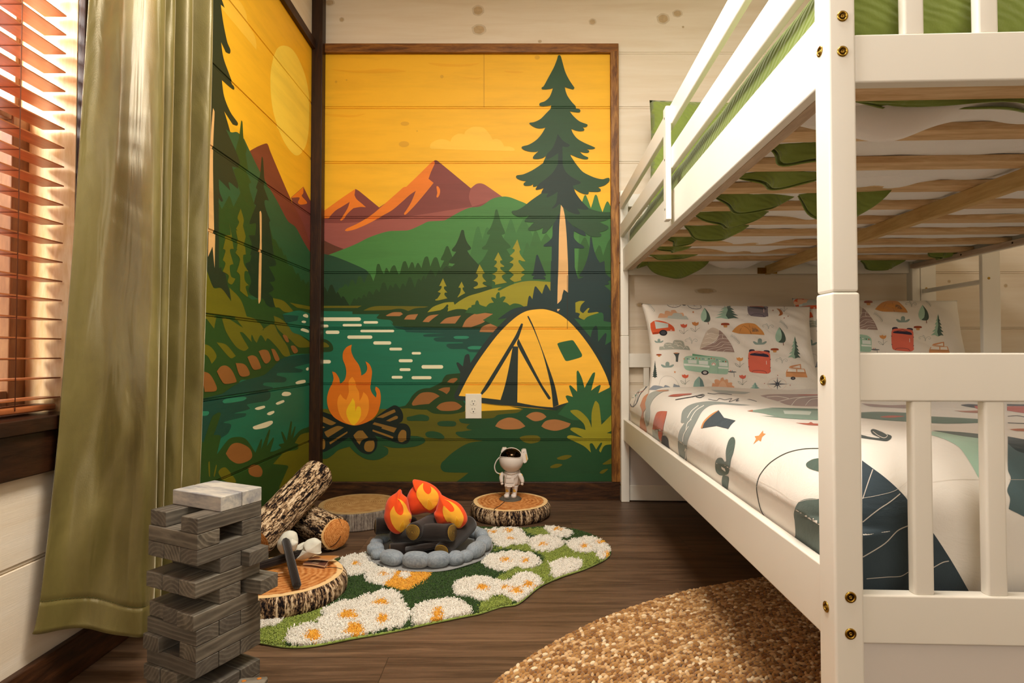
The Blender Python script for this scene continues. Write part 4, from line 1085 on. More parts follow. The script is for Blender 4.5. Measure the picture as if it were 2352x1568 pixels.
# duvet on the lower bunk (rounded, puffed box) -------------------------
def roundbox(a, b, r, n=(60, 90, 10), bulge=None, mb=None, tcs=1.0):
    """Box with rounded edges, returned as a closed grid cage."""
    nx, ny, nz = n
    V = {}; vs = []; fs = []
    lo = Vector(a); hi = Vector(b)
    def vid(i, j, k):
        key = (i, j, k)
        if key not in V:
            p = Vector((lo.x + (hi.x - lo.x) * i / nx, lo.y + (hi.y - lo.y) * j / ny, lo.z + (hi.z - lo.z) * k / nz))
            q = Vector([min(max(p[c], lo[c] + r[c]), hi[c] - r[c]) for c in range(3)])
            d = Vector([(p[c] - q[c]) / r[c] if r[c] else 0 for c in range(3)])
            if d.length > 1e-6:
                m = max(abs(d.x), abs(d.y), abs(d.z)); d = d.normalized() * m
                p = q + Vector([d[c] * r[c] for c in range(3)])
            if bulge: p = bulge(p)
            V[key] = len(vs); vs.append(p)
        return V[key]
    for i in range(nx):
        for j in range(ny):
            fs.append((vid(i, j, 0), vid(i, j + 1, 0), vid(i + 1, j + 1, 0), vid(i + 1, j, 0)))
            fs.append((vid(i, j, nz), vid(i + 1, j, nz), vid(i + 1, j + 1, nz), vid(i, j + 1, nz)))
        for k in range(nz):
            fs.append((vid(i, 0, k), vid(i + 1, 0, k), vid(i + 1, 0, k + 1), vid(i, 0, k + 1)))
            fs.append((vid(i, ny, k), vid(i, ny, k + 1), vid(i + 1, ny, k + 1), vid(i + 1, ny, k)))
    for j in range(ny):
        for k in range(nz):
            fs.append((vid(0, j, k), vid(0, j, k + 1), vid(0, j + 1, k + 1), vid(0, j + 1, k)))
            fs.append((vid(nx, j, k), vid(nx, j + 1, k), vid(nx, j + 1, k + 1), vid(nx, j, k + 1)))
    return vs, fs


def duv_b(p):
    p = Vector(p)
    w = noise.noise(Vector((p.x * 3, p.y * 1.6, 2.0))) * 0.012 + noise.noise(Vector((p.x * 9, p.y * 4, p.z * 6))) * 0.004
    p.z += w * min(1, max(0, (p.z - 0.40) / 0.1))
    if p.x < 0.2 and p.z > 0.36:      # bulge over the left rail
        p.x -= 0.014 * math.sin(PI * min(1, (p.z - 0.36) / 0.2)) * (1 + noise.noise(Vector((p.y * 5, 1, p.z * 8))) * 0.7)
    if p.z < 0.45:
        if p.y < 0.2: p.y = 0.050 + (p.y - 0.050) * 0.25
        if p.x < 0.15: p.x = 0.036 + (p.x - 0.036) * 0.25
    if p.y < 0.2:
        p.y += 0.006 * noise.noise(Vector((p.x * 14, p.z * 3, 5)))
        p.z -= 0.0
    return p


mb = MB(MBED)
v, f = roundbox((0.036, 0.050, 0.345), (W - 0.036, 1.985, 0.578), (0.10, 0.12, 0.105), (84, 110, 22), duv_b)
mb.add(v, f, 0, True)
duvet = mb.build('duvet', M_COT, loc=Bw(W / 2, 1.0, 0.34), weld=True)
tag(duvet, 'plump cream duvet with large camping print filling the lower bunk', 'duvet')
DG, SG, LG2, PK, RD, CRD, BLK, TNB, MVE, GRY, NVB = '4d5f55', '7f9c8a', 'a9cbb5', 'dfb08c', 'c25a35', 'e0705a', '2c2f36', 'c98a4e', 'a48b84', 'a9afa8', '39464d'


def deco(o, items, name, label=None, step=6.0, extra=()):
    d = Decals([o] + list(extra), step)
    for it in items:
        kind, col, crop, s = it[:4]
        if kind == 'f': poly = outline(crop, s, 5)
        elif kind == 'l':
            ox, oy, k = CR[crop]
            pts = curve(parse(s), 5, False)
            poly = ribbon([(ox + x / k, oy + y / k) for x, y in pts], it[4])
        elif kind == 'e':
            ox, oy, k = CR[crop]
            cx, cy, rx, ry = s[:4]; a0 = s[4] if len(s) > 4 else 0
            poly = []
            for i in range(24):
                a = 2 * PI * i / 24; x, y = rx * math.cos(a), ry * math.sin(a)
                poly.append((ox + (cx + x * math.cos(a0) - y * math.sin(a0)) / k, oy + (cy + x * math.sin(a0) + y * math.cos(a0)) / k))
        d.add(poly, prn(col))
    return d.build(name, o, label)


deco(duvet, [
 ('f', SG, 'W', "100,800 130,760 180,730 240,712 235,716 190,740 150,790"),
 ('l', BLK, 'W', "122,850 118,810 135,770 165,735 240,712", 1.6), ('l', BLK, 'W', "122,850 140,858 165,830 190,770 240,712", 1.6), ('l', 'b5553c', 'W', "130,770 170,760 215,745", 1.0), ('l', BLK, 'W', "165,735 160,790 140,855", .7), ('l', BLK, 'W', "190,725 175,770 165,830", .7),
 ('f', 'c9885f', 'W', "190,850! 215,790 250,765 235,800 232,870 215,900 220,960 235,1010 240,1060! 195,1030 190,960 205,900"),
 ('f', GRY, 'W', "232,870 228,830 260,765 330,742 400,735! 340,760 290,800 265,850 262,900 255,960 240,1005! 225,940"),
 ('f', 'c9885f', 'W', "300,745! 350,740 400,745 330,752!"),
 ('f', RD, 'W', "280,1020! 290,960 310,905 340,892 386,893! 375,940 360,1000 350,1070 345,1110! 325,1080 322,1040!"),
 ('f', GRY, 'W', "278,1022! 320,1022! 328,1115 300,1105 282,1080!"), ('f', BLK, 'W', "345,1070! 370,1068 390,1090 398,1140 414,1188! 380,1160 345,1140!"),
 ('f', '8b938d', 'W', "485,950 495,890 540,850 610,828 700,820 860,835 985,848! 900,850 780,842 700,850 640,890 600,960 560,1040 530,1120 525,1200 528,1260 540,1288! 510,1280 480,1230 465,1170 462,1090 475,1030 510,975! 485,975"),
 ('l', 'f0ebe0', 'W', "530,940 560,890 610,850", 1.5), ('l', 'f0ebe0', 'W', "548,960 590,890 650,850", 1.5), ('l', 'f0ebe0', 'W', "520,1030 530,980 560,950", 1.4), ('l', 'f0ebe0', 'W', "498,1110 505,1060 540,1000", 1.4), ('l', 'f0ebe0', 'W', "512,1180 520,1150 518,1220 505,1250", 1.4),
 ('f', 'b4533c', 'W', "390,785! 430,772 560,765 558,772 500,780 450,788"), ('l', BLK, 'W', "445,810 500,800 560,790 640,772 650,780 620,795 590,785 640,778", 1.5),
 ('f', GRY, 'W', "700,738! 800,742 985,755! 940,768 850,765 760,760"), ('l', BLK, 'W', "675,762 720,768 760,765 850,772", 1.4),
 ('l', BLK, 'W', "680,805 740,815 760,800 800,810 850,800 830,825 900,800 880,820 960,805 1030,822", 1.2),
 ('f', MVE, 'W', "1055,780! 1120,770 1300,768 1500,770! 1600,790! 1600,860! 1480,858 1350,855 1250,845 1180,820 1110,800"), ('f', 'b4533c', 'W', "1320,775 1400,770 1500,772 1400,780"),
 ('l', 'efe9df', 'W', "1100,790 1180,785 1260,800", 1.5), ('l', 'efe9df', 'W', "1180,825 1280,800 1380,790", 1.5), ('l', 'efe9df', 'W', "1280,850 1330,800 1480,785", 1.5), ('l', 'efe9df', 'W', "1380,852 1420,810 1500,800", 1.5),
 ('f', NVB, 'W', "630,1015! 650,970 700,920 755,885! 795,940! 820,945 878,960! 850,985 825,1020! 740,998!"), ('f', 'c98a4e', 'W', "628,1012! 648,965 700,915 757,884! 748,894! 700,930 655,975 640,1014!"),
 ('f', SG, 'W', "960,892! 1040,880 1150,868 1300,872 1600,885! 1600,955! 1400,945 1250,935 1150,925 1060,905"), ('f', '4f7a63', 'W', "1115,866! 1300,870 1600,880! 1600,888! 1300,882"), ('f', 'c7d4c8', 'W', "1220,888! 1420,895 1410,920! 1230,912!"), ('f', 'b5653f', 'W', "960,892! 1000,883 1000,896!"),
 ('f', SG, 'W', "1060,925! 1200,930 1400,925 1600,930! 1600,960! 1300,948"), ('f', 'b5553a', 'W', "1310,975! 1400,978 1420,970 1440,980 1600,985! 1600,1000! 1400,992"),
 ('f', 'c98a4e', 'W', "1075,1030! 1078,1052! 1095,1055! 1068,1078! 1060,1110! 1042,1100! 1005,1130! 1025,1092! 1015,1072! 1045,1068!"),
 ('f', DG, 'W', "865,1080 876,1110 865,1180 845,1240 838,1290 825,1340 800,1352! 830,1370 822,1440 818,1490! 790,1460 778,1400 785,1355! 760,1350 735,1320 732,1260 750,1230 780,1228 800,1255 810,1250! 808,1180 825,1110 845,1082"),
 ('l', '33382f', 'W', "1480,1160 1360,1165 1240,1195 1130,1260 1060,1340 1035,1400 1030,1460 1050,1568 1080,1640 1140,1700", 2.0),
 ('f', DG, 'W', "1480,1230! 1430,1240 1390,1265 1390,1290 1420,1310 1490,1330!"),
 ('f', '5b6a63', 'V', "560,1010! 555,960 575,900 610,870 680,858 800,870! 800,1290! 720,1275 640,1240 580,1200 545,1160 565,1110"), 
 ('f', NVB, 'V', "1025,595! 1100,650 1180,710 1270,790 1340,870 1345,930! 1400,980! 1450,1010! 1520,1100 1600,1220 1680,1350 1765,1500! 1380,1500! 1030,1500!"),
 ('l', 'c9c2b6', 'V', "1100,657 1070,740 1030,860", 2.2), ('l', 'c9c2b6', 'V', "1288,825 1220,880 1130,940 1030,1020", 2.4), ('l', 'c9c2b6', 'V', "1345,1045 1270,1080 1180,1170 1030,1262", 2.4), ('l', 'c9c2b6', 'V', "1345,1365 1290,1395 1200,1400 1055,1412", 1.6), ('l', 'c9c2b6', 'V', "1625,1290 1580,1300 1500,1345", 2.2),
 ('f', MVE, 'V', "1020,200! 1100,205 1200,212 1330,210! 1330,235! 1200,228 1080,220"), ('f', '52705f', 'V', "1020,262! 1150,258 1330,265! 1500,290! 1700,300! 1850,310! 1850,335! 1600,340 1400,330 1200,318 1020,300!"), ('f', 'b4533c', 'V', "1150,295 1220,285 1320,290 1230,300"),
 ('f', '2f3d3a', 'V', "1020,418! 1090,435 1150,440 1100,415 1085,390 1100,378 1130,385 1190,410 1228,425 1225,445 1195,462 1130,455 1020,440!"), ('l', 'd9d2c4', 'V', "1100,395 1140,425 1180,440 1200,420 1150,390", 1.4),
 ('f', LG2, 'V', "1505,395! 1650,405 1850,440! 1850,700! 1830,715! 1790,640 1740,560 1690,500 1600,450 1505,420!"), ('f', DG, 'V', "1510,388! 1700,400 1850,415! 1850,445! 1700,425"),
 ('f', '54696c', 'V', "2035,440! 2200,460! 2200,1010! 2100,960 2040,930! 2050,860 2030,800 2055,720 2035,660"), ('f', '2f3e42', 'V', "2035,430! 2200,460! 2200,560! 2100,530 2035,480!"),
 ('f', BLK, 'V', "1710,212 1760,205 1860,210! 1860,235! 1780,228"), ('f', 'c4574a', 'V', "1800,218! 1860,215! 1860,245! 1820,238"), ('f', 'c4574a', 'V', "2030,215! 2250,218! 2250,270! 2150,268 2030,250!"), ('f', BLK, 'V', "2030,205! 2200,208! 2200,220! 2030,218!"),
 ('f', 'b0653f', 'V', "1660,250! 1740,252 1860,248! 1860,268! 1740,262"), ('f', 'b0653f', 'V', "2045,380! 2120,375 2250,380! 2250,395! 2100,392"), ('l', BLK, 'V', "2035,335 2120,338 2250,342", 1.6), ('l', BLK, 'V', "2035,290 2100,285 2160,295 2250,290", 1.3),
 ('l', 'd8d0c2', 'V', "110,660 220,690 330,745 440,800 560,880 640,868 720,862", 0.9), ('l', 'd8d0c2', 'V', "1032,855 1120,840 1250,805 1340,740", 0.9), ('l', 'd8d0c2', 'V', "1505,745 1620,730 1700,725 1850,725", 0.9), ('l', 'c8c0b0', 'V', "2040,728 2120,728 2200,730", 0.9),
], 'duvet_print', 'large camping print', 6.0)


# pillows ---------------------------------------------------------------
def pillow(name, C, w, h, th, tilt, yaw, roll, mats, label, cat, nu=96, nv=64, ears=0.06, seed=0, group=None, crease=1.0):
    Rm = Matrix.Rotation(yaw, 3, 'Z') @ Matrix.Rotation(tilt, 3, 'X') @ Matrix.Rotation(roll, 3, 'Y')
    C = Vector(C)
    mb = MB()
    def P(side):
        def fn(a, b):
            s, t_ = a * 2 - 1, b * 2 - 1
            e = (1 - abs(s) ** 2.6) * (1 - abs(t_) ** 2.6)
            d = th * max(0, e) ** 0.55
            pin = 1 - ears * (1 - abs(t_) ** 2) * abs(s) ** 3
            pin2 = 1 - ears * 0.45 * (1 - abs(s) ** 2) * abs(t_) ** 3
            x = s * w / 2 * pin; z = t_ * h / 2 * pin2
            nz = noise.noise(Vector((s * 2.2 + seed, t_ * 2.2, 1))) * 0.012 + noise.noise(Vector((s * 6 + t_ * 3 + seed, t_ * 5, 4))) * 0.008 * crease + noise.noise(Vector((s * 3 + t_ * 9 + seed, t_ * 2, 8))) * 0.004
            d2 = d + nz * min(1, e * 4)
            return C + Rm @ Vector((x, -side * d2, z))
        return fn
    mb.grid(P(1), nu, nv, 0, True, lambda a, b: (a * w + seed, b * h, 0))
    mb.grid(P(-1), nu, nv, 0, True, lambda a, b: (a * w + seed, b * h, 1))
    o = mb.build(name, mats, loc=C, weld=True)
    tag(o, label, cat, group)
    return o


def motif(P, dx, dy, skip=()):
    pass


pil1 = pillow('pillow', (0.955, 2.50, 0.728), 0.752, 0.455, 0.085, math.radians(-20), math.radians(-2), math.radians(1.2), [M_COT],

              'camping print pillow in front, left of the pair, with mint caravan', 'pillow', seed=1.3, ears=0.075)
pil2 = pillow('pillow', (1.655, 2.555, 0.745), 0.74, 0.47, 0.085, math.radians(-16), math.radians(-2), math.radians(1.0), [M_COT],
              'camping print pillow at the far right, partly behind the bed post', 'pillow', seed=5.1)


def tree_round(x, y, s, sh=0):   # leaf-shaped tree
    return [('f', LG2, 'P', f"{x},{y}! {x-35*s},{y+60*s} {x-50*s},{y+120*s} {x-35*s},{y+170*s} {x},{y+190*s} {x+45*s},{y+192*s} {x+70*s},{y+178*s} {x+78*s},{y+140*s} {x+55*s},{y+70*s}"),
            ('f', DG, 'P', f"{x},{y}! {x+55*s},{y+70*s} {x+78*s},{y+140*s} {x+70*s},{y+178*s} {x+45*s},{y+192*s} {x-10*s},{y+185*s} {x+22*s},{y+150*s} {x+28*s},{y+80*s}"),
            ('l', '7a3a22', 'P', f"{x+46*s},{y+190*s} {x+52*s},{y+225*s}", 1.3)]


def tulip(x, y, c, s=1.0):
    return [('f', c, 'P', f"{x-45*s},{y-30*s}! {x-25*s},{y-25*s} {x-5*s},{y-35*s}! {x+15*s},{y-20*s} {x+45*s},{y-32*s}! {x+42*s},{y} {x+20*s},{y+18*s} {x-10*s},{y+18*s} {x-38*s},{y}"),
            ('l', '5c6b60', 'P', f"{x+3*s},{y+18*s} {x+4*s},{y+60*s} {x+2*s},{y+102*s}", .6),
            ('l', '5c6b60', 'P', f"{x+2*s},{y+102*s} {x-40*s},{y+85*s} {x-62*s},{y+52*s} {x-30*s},{y+66*s} {x+2*s},{y+102*s}", .5),
            ('l', '5c6b60', 'P', f"{x+2*s},{y+102*s} {x+45*s},{y+85*s} {x+68*s},{y+48*s} {x+32*s},{y+66*s} {x+2*s},{y+102*s}", .5)]


def clover(x, y, s=1.0):
    return [('f', '8a9e96', 'P', f"{x},{y+42*s}! {x-60*s},{y+40*s} {x-88*s},{y+15*s} {x-92*s},{y} {x-75*s},{y-3*s} {x-30*s},{y+18*s}! {x-25*s},{y-28*s} {x},{y-42*s} {x+25*s},{y-28*s} {x+28*s},{y+18*s}! {x+75*s},{y-3*s} {x+92*s},{y} {x+85*s},{y+18*s} {x+55*s},{y+38*s}")]


def shroom(x, y, s=1.0):
    return [('f', 'd39a5c', 'P', f"{x-22*s},{y+5*s} {x+22*s},{y+5*s} {x+25*s},{y+38*s} {x},{y+42*s} {x-20*s},{y+38*s}"), ('f', '9c4a2e', 'P', f"{x-58*s},{y+5*s} {x-50*s},{y-14*s} {x},{y-20*s} {x+48*s},{y-14*s} {x+58*s},{y+5*s} {x+40*s},{y+12*s} {x-40*s},{y+12*s}")]


def curl(x, y, s=1.0):
    return [('l', '8f9b94', 'P', f"{x},{y+40*s} {x-5*s},{y} {x-40*s},{y-25*s} {x-85*s},{y-12*s} {x-80*s},{y+10*s} {x-60*s},{y+2*s}", .55), ('l', '8f9b94', 'P', f"{x+5*s},{y+40*s} {x+15*s},{y} {x+50*s},{y-22*s} {x+78*s},{y-5*s} {x+65*s},{y+15*s} {x+45*s},{y+2*s}", .55),
            ('l', '8f9b94', 'P', f"{x},{y+10*s} {x-10*s},{y-30*s} {x-35*s},{y-42*s} {x-20*s},{y-30*s}", .5)]


def fern(x, y, s=1.0, c='8f9b94'):
    o = [('l', c, 'P', f"{x},{y} {x+40*s},{y+25*s} {x+80*s},{y+60*s} {x+115*s},{y+110*s}", .5)]
    for i in range(9):
        u = i / 8; bx = x + 110 * s * u; by = y + 100 * s * u ** 1.4
        o.append(('l', c, 'P', f"{bx},{by} {bx+4*s},{by-26*s}", .45)); o.append(('l', c, 'P', f"{bx},{by} {bx-16*s},{by+14*s}", .45))
    return o


def pine(x, y, w, h, c1='9dbfa8', c2='4d6459', tiers=6, sd=0):
    rr = random.Random(sd); L_ = [(x, y)]; R_ = []
    for i in range(tiers):
        u = (i + 1) / tiers
        L_.append((x - w * (u * 0.9) * (0.85 + 0.3 * rr.random()), y + h * (u * 0.95))); L_.append((x - w * u * 0.45, y + h * (u * 0.95 - 0.01)))
        R_.append((x + w * (u * 0.9) * (0.85 + 0.3 * rr.random()), y + h * (u * 0.95 + 0.02))); R_.append((x + w * u * 0.45, y + h * (u * 0.95)))
    js = lambda q: " ".join(f"{a:.0f},{b:.0f}!" for a, b in q)
    left = L_ + [(x - 0.1 * w, y + h)]
    return [('f', c1, 'P', js(left + [(x + 0.1 * w, y + h)])), ('f', c2, 'P', js([(x, y)] + R_ + [(x + 0.05 * w, y + h), (x - 0.12 * w, y + h * 0.8), (x + 0.02 * w, y + h * 0.5), (x - 0.05 * w, y + h * 0.3)]))]


def star(x, y, r, c='d58a55'):
    return [('f', c, 'P', " ".join(f"{x+(r if i%2==0 else r*.42)*math.sin(i*PI/5):.1f},{y-(r if i%2==0 else r*.42)*math.cos(i*PI/5):.1f}!" for i in range(10)))]


def topo(x0, y0, pts):
    return []


def pack(cx, cy, w, h, body, dark='3a3446', top=None):
    a, b, c, d = cx - w / 2, cx + w / 2, cy - h / 2, cy + h / 2
    return [('f', dark, 'P', f"{a+10},{c+5} {a+30},{c-12} {a+80},{c-8} {a+85},{c+25} {a+20},{c+30}"), ('f', dark, 'P', f"{b-10},{c+15} {b-30},{c+2} {b-85},{c+2} {b-90},{c+25} {b-20},{c+40}"),
            ('f', body, 'P', f"{a+5},{c+40} {a+40},{c+12} {cx},{c+8} {b-35},{c+25} {b-5},{c+55} {b},{d-60} {b+3},{d-25} {b-35},{d} {cx},{d-4} {a+40},{d-18} {a+12},{d-45} {a},{cy}"),
            ('f', dark, 'P', f"{a+22},{c+65} {a+50},{c+42} {cx},{c+44} {b-50},{c+55} {b-25},{c+92} {cx},{c+80}"), ('l', dark, 'P', f"{a+28},{c+52} {cx-20},{c+28} {cx},{c+22} {cx+30},{c+34} {b-30},{c+70}", .8),
            ('l', 'f3d9cf', 'P', f"{b-55},{cy-15} {b-53},{cy+35}", 1.3), ('l', dark, 'P', f"{a-2},{cy-55} {a+8},{cy-40}", 1.2), ('l', dark, 'P', f"{a+2},{cy+60} {a+12},{cy+72}", 1.2), ('l', dark, 'P', f"{b+2},{cy-40} {b-6},{cy-25}", 1.2), ('l', dark, 'P', f"{b+4},{cy+75} {b-4},{cy+88}", 1.2),
            ('l', dark, 'P', f"{a+50},{d-15} {a+70},{d-38} {cx},{d-42} {b-70},{d-30} {b-50},{d-2}", .8)]


def pillow_art(full=True):
    it = []
    if full:
        it += [('f', 'd9603a', 'P', "80,130! 100,90 130,88 180,100! 180,130! 100,155!")]
        it += fern(145, 215) + tree_round(930, 275, 1.0) + tree_round(1940, 535, 1.1)
        it += pine(1240, 185, 190, 240, sd=2) + pine(2150, 660, 95, 300, sd=5) + pine(262, 985, 40, 235, '3d4a45', '3d4a45', 8, 3) + pine(1612, 1280, 100, 112, '9dbfb0', '7fa39a', 4, 7)
        for c in ((520, 222, 95, 48), (795, 252, 92, 38)):
            it.append(('l', BLK, 'P', " ".join(f"{c[0]+c[2]*math.cos(q*PI/8):.0f},{c[1]+c[3]*math.sin(q*PI/8)+(0 if c[0]<600 else 12*math.cos(q*PI/8)):.0f}" for q in range(17)), 1.0))
            for q in range(8): it.append(('l', '777', 'P', f"{c[0]},{c[1]} {c[0]+c[2]*math.cos(q*PI/4+.2):.0f},{c[1]+c[3]*math.sin(q*PI/4+.2):.0f}", .25))
        it = [i if i[1] != '777' else (i[0], '777777') + tuple(i[2:]) for i in it]
        it += [('l', 'b5502f', 'P', "520,222 590,180 640,225 520,222", .8), ('l', 'b5502f', 'P', "590,180 690,210 640,225", .8), ('l', 'b5502f', 'P', "690,205 795,245", .8), ('l', BLK, 'P', "460,170 510,172", 1.2), ('e', BLK, 'P', (655, 235, 26, 14)), ('e', 'b5502f', 'P', (790, 225, 16, 14))]
        it += [('f', PK, 'P', "300,410! 330,350 390,360! 400,320 440,318 480,335! 480,310 530,305 560,340! 590,345 640,345 655,385! 560,400 430,408"), ('f', 'bcc3bb', 'P', "430,415! 440,385 490,380! 510,350 560,345 620,360 635,390! 680,385 718,435! 560,428")]
        it += [('f', DG, 'P', "905,205! 960,215 985,225! 975,200 1025,198 1010,225! 1090,212! 1050,240 990,248 940,235")]
        it += [('f', 'd9603a', 'P', "200,485! 240,455 300,445 400,465 480,505 520,545 528,590! 440,588 330,605 230,632! 205,560"), ('f', 'cdd6d0', 'P', "255,455! 440,490! 440,540! 275,558!"), ('f', 'b04526', 'P', "230,608! 320,598 310,625 232,634!"), ('e', '2b2b30', 'P', (374, 612, 54, 40)), ('e', '4a4a50', 'P', (374, 612, 36, 26)), ('f', 'f0e4d8', 'P', "468,572! 492,572! 492,580! 468,580!")]
        it += tulip(650, 525, 'd5654a') + tulip(805, 497, 'cf8a50') + tulip(1405, 975, 'dd9c5c') + tulip(668, 1205, 'd9694f') + tulip(1443, 1213, 'dc6f5c') + tulip(2005, 245, 'a94a38', 0.8)
        it += clover(1677, 730) + clover(430, 1042, .95) + clover(315, 720, .65) + shroom(1210, 498) + shroom(1877, 838, .95) + shroom(316, 910, .62)
        it += curl(755, 718) + curl(1790, 525, .9) + curl(1975, 985, .95) + fern(1290, 650) + fern(1950, 460, .9)
        it += star(777, 333, 17) + star(530, 1142, 18) + star(1855, 310, 14, '9c5636') + star(2005, 412, 12, '9c5636') + star(2058, 388, 11, '9c5636') + star(1880, 222, 10, '8c3f2c')
        it += [('f', 'a8642f', 'P', "1900,285! 1945,295 1980,330 1985,360 1960,378 1925,382! 1945,355 1935,320")]
        it += [('f', 'cdbfae', 'P', "865,832! 885,760 920,670 960,590 1010,552 1050,543 1100,560 1130,580! 1115,650 1090,700 1040,740 960,790!"), ('f', 'a08880', 'P', "1130,575! 1180,620 1250,710 1300,790 1335,875! 1080,860 865,835! 960,790 1060,740 1110,680")]
        for s in ("950,640 1020,620 1080,640 1125,640", "930,700 1000,680 1060,700 1100,670 1140,640 1200,650", "900,760 980,740 1060,750 1120,700 1200,690 1240,700", "880,815 980,800 1080,790 1150,740 1220,740 1270,750", "960,845 1060,820 1150,800 1200,765 1290,780", "1080,858 1160,825 1240,810 1300,820", "1180,868 1220,840 1310,845", "1000,560 960,600 980,640", "1180,620 1170,680 1195,690"):
            it.append(('l', 'efe7da', 'P', s, .7))
        it += [('f', '9d9a86', 'P', "320,845! 325,800 380,790! 395,755 440,745 500,755! 520,715 580,712 640,730 662,790! 710,795 738,848! 540,835")] if False else [('f', 'a9ada0', 'P', "320,845! 325,800 380,790! 395,755 440,745 500,755! 520,715 580,712 640,730 662,790! 710,795 738,848! 540,835")]
        for s in ("335,800 370,795 390,820", "400,760 430,775 470,765 480,785", "440,800 480,800 520,820", "525,735 560,750 600,740 620,765", "560,790 600,785 640,810", "520,765 560,770 580,800", "640,830 670,800 700,825"):
            it.append(('l', 'e9e5d8', 'P', s, .8))
        it += [('f', 'd0914f', 'P', "1298,598! 1340,550 1400,505 1470,485 1540,483 1610,495 1670,545 1720,600 1740,642! 1560,632 1400,625"), ('f', '7c6350', 'P', "1570,530! 1630,548 1670,595! 1572,598!"), ('l', '4a3a2c', 'P', "1395,628 1415,570 1445,518", .6), ('l', '4a3a2c', 'P', "1450,515 1520,560 1560,632", .6), ('l', '4a3a2c', 'P', "1530,500 1545,560 1560,632", .5)]
        it += pack(1648, 305, 275, 190, '7c7076', '3d3540') + [('f', 'b4552f', 'P', "1525,240! 1560,228 1640,235 1710,250 1735,272! 1640,262 1540,262!")]
        it += pack(1670, 1005, 300, 315, 'e0705a')
        it += [('f', '4f5552', 'P', "508,885! 593,885! 578,930 572,1005! 542,1002! 540,935"), ('f', 'c98a5e', 'P', "508,885! 550,878 593,885! 550,892")]
        it += [('f', 'a5c9b2', 'P', "648,985! 660,945 700,925 800,920 1000,925 1180,945 1235,975 1252,1010 1252,1120 1240,1165 1200,1172 1080,1165 900,1150 760,1130 680,1110 650,1060"), ('f', '6da685', 'P', "765,895! 900,915 1100,945! 1000,938 765,922!"),
               ('f', 'e9efe8', 'P', "650,1028! 840,1042 1000,1058! 1000,1082! 840,1066 655,1055!"), ('f', 'e9efe8', 'P', "1110,1070! 1250,1082! 1250,1100! 1110,1092!"), ('f', 'dfe9e2', 'P', "703,978! 823,982! 823,1030! 712,1024!"), ('f', 'dfe9e2', 'P', "853,988! 976,994! 976,1045! 858,1036!"), ('f', 'dfe9e2', 'P', "1125,1010! 1240,1018! 1242,1068! 1128,1060!"),
               ('l', '7fae92', 'P', "1000,1000 1000,1155", .7), ('l', '7fae92', 'P', "1112,1008 1110,1160", .7), ('l', '7fae92', 'P', "1000,1000 1055,990 1112,1008", .7), ('e', 'f0ece4', 'P', (1052, 1035, 30, 20)), ('l', 'c8553a', 'P', "1030,1048 1035,1028 1052,1020 1070,1030 1074,1050", 1.0),
               ('e', '33333a', 'P', (936, 1150, 50, 32)), ('e', 'b9b6b4', 'P', (936, 1150, 28, 19)), ('f', '6b6f70', 'P', "1250,1130! 1350,1135 1362,1145! 1300,1150 1250,1142!"), ('l', '6b6f70', 'P', "1328,1150 1330,1208", 1.0), ('e', 'c8453a', 'P', (1283, 1125, 5, 8)), ('e', '6a86a0', 'P', (1305, 1126, 5, 7))]
        for i, (x, y) in enumerate(((655, 965), (700, 965), (740, 962), (778, 958), (820, 953), (862, 960), (908, 966), (948, 968), (990, 965), (1022, 958), (1060, 965), (1098, 980), (1135, 990), (1180, 998), (1215, 1000))):
            it.append(('f', ['d08a5a', '6a7f96', 'f0ece4', '2f6350', 'c8553a'][i % 5], 'P', f"{x-12},{y-6}! {x+12},{y-6}! {x},{y+12}!"))
        it += [('f', 'd89a6c', 'P', "2068,1085! 2090,1060 2230,1032! 2235,1095! 2130,1090!"), ('f', 'f2ece2', 'P', "2115,1078! 2215,1048! 2220,1088!"), ('f', 'dd9f6c', 'P', "2045,1110! 2100,1095 2280,1098! 2320,1215! 2030,1205! 2028,1150!"), ('f', 'f2ece2', 'P', "2062,1100! 2165,1102! 2168,1140! 2045,1135!"), ('f', 'f2ece2', 'P', "2180,1104! 2270,1106! 2280,1142! 2182,1140!"), ('e', '3a3a40', 'P', (2125, 1225, 32, 22)), ('e', '77767a', 'P', (2125, 1225, 17, 12)), ('l', '8a5a35', 'P', "2040,1145 2300,1155", .7)]
        it += [('l', 'b9b3a8', 'P', "315,1325 340,1240 390,1198 440,1195 500,1210 560,1270 600,1360", .7), ('f', '8b939b', 'P', "180,1382! 240,1325 330,1330 380,1345! 400,1318 450,1335 500,1365! 515,1298! 560,1318 590,1325 612,1370! 400,1385"), 
               ('f', '93b3a9', 'P', "855,1200! 800,1260 780,1320 775,1382! 850,1382! 870,1320 860,1250"), ('f', '6e8a88', 'P', "855,1200! 865,1260 868,1330 845,1382! 940,1382! 920,1310 900,1250"),
               ('f', 'dfa984', 'P', "1028,1340! 1040,1290 1070,1300! 1065,1250 1100,1240 1140,1260! 1150,1230 1180,1215 1195,1250! 1240,1240 1250,1285! 1300,1285 1300,1320! 1335,1340! 1300,1388 1150,1375 1090,1372"), ('f', 'e6bd9c', 'P', "1110,1350! 1140,1290 1180,1260 1215,1300 1240,1360! 1180,1375")]
        it += [('l', 'd8a58e', 'P', " ".join(f"{1910+125*math.cos(q*PI/8):.0f},{1303+80*math.sin(q*PI/8):.0f}" for q in range(17)), .35)]
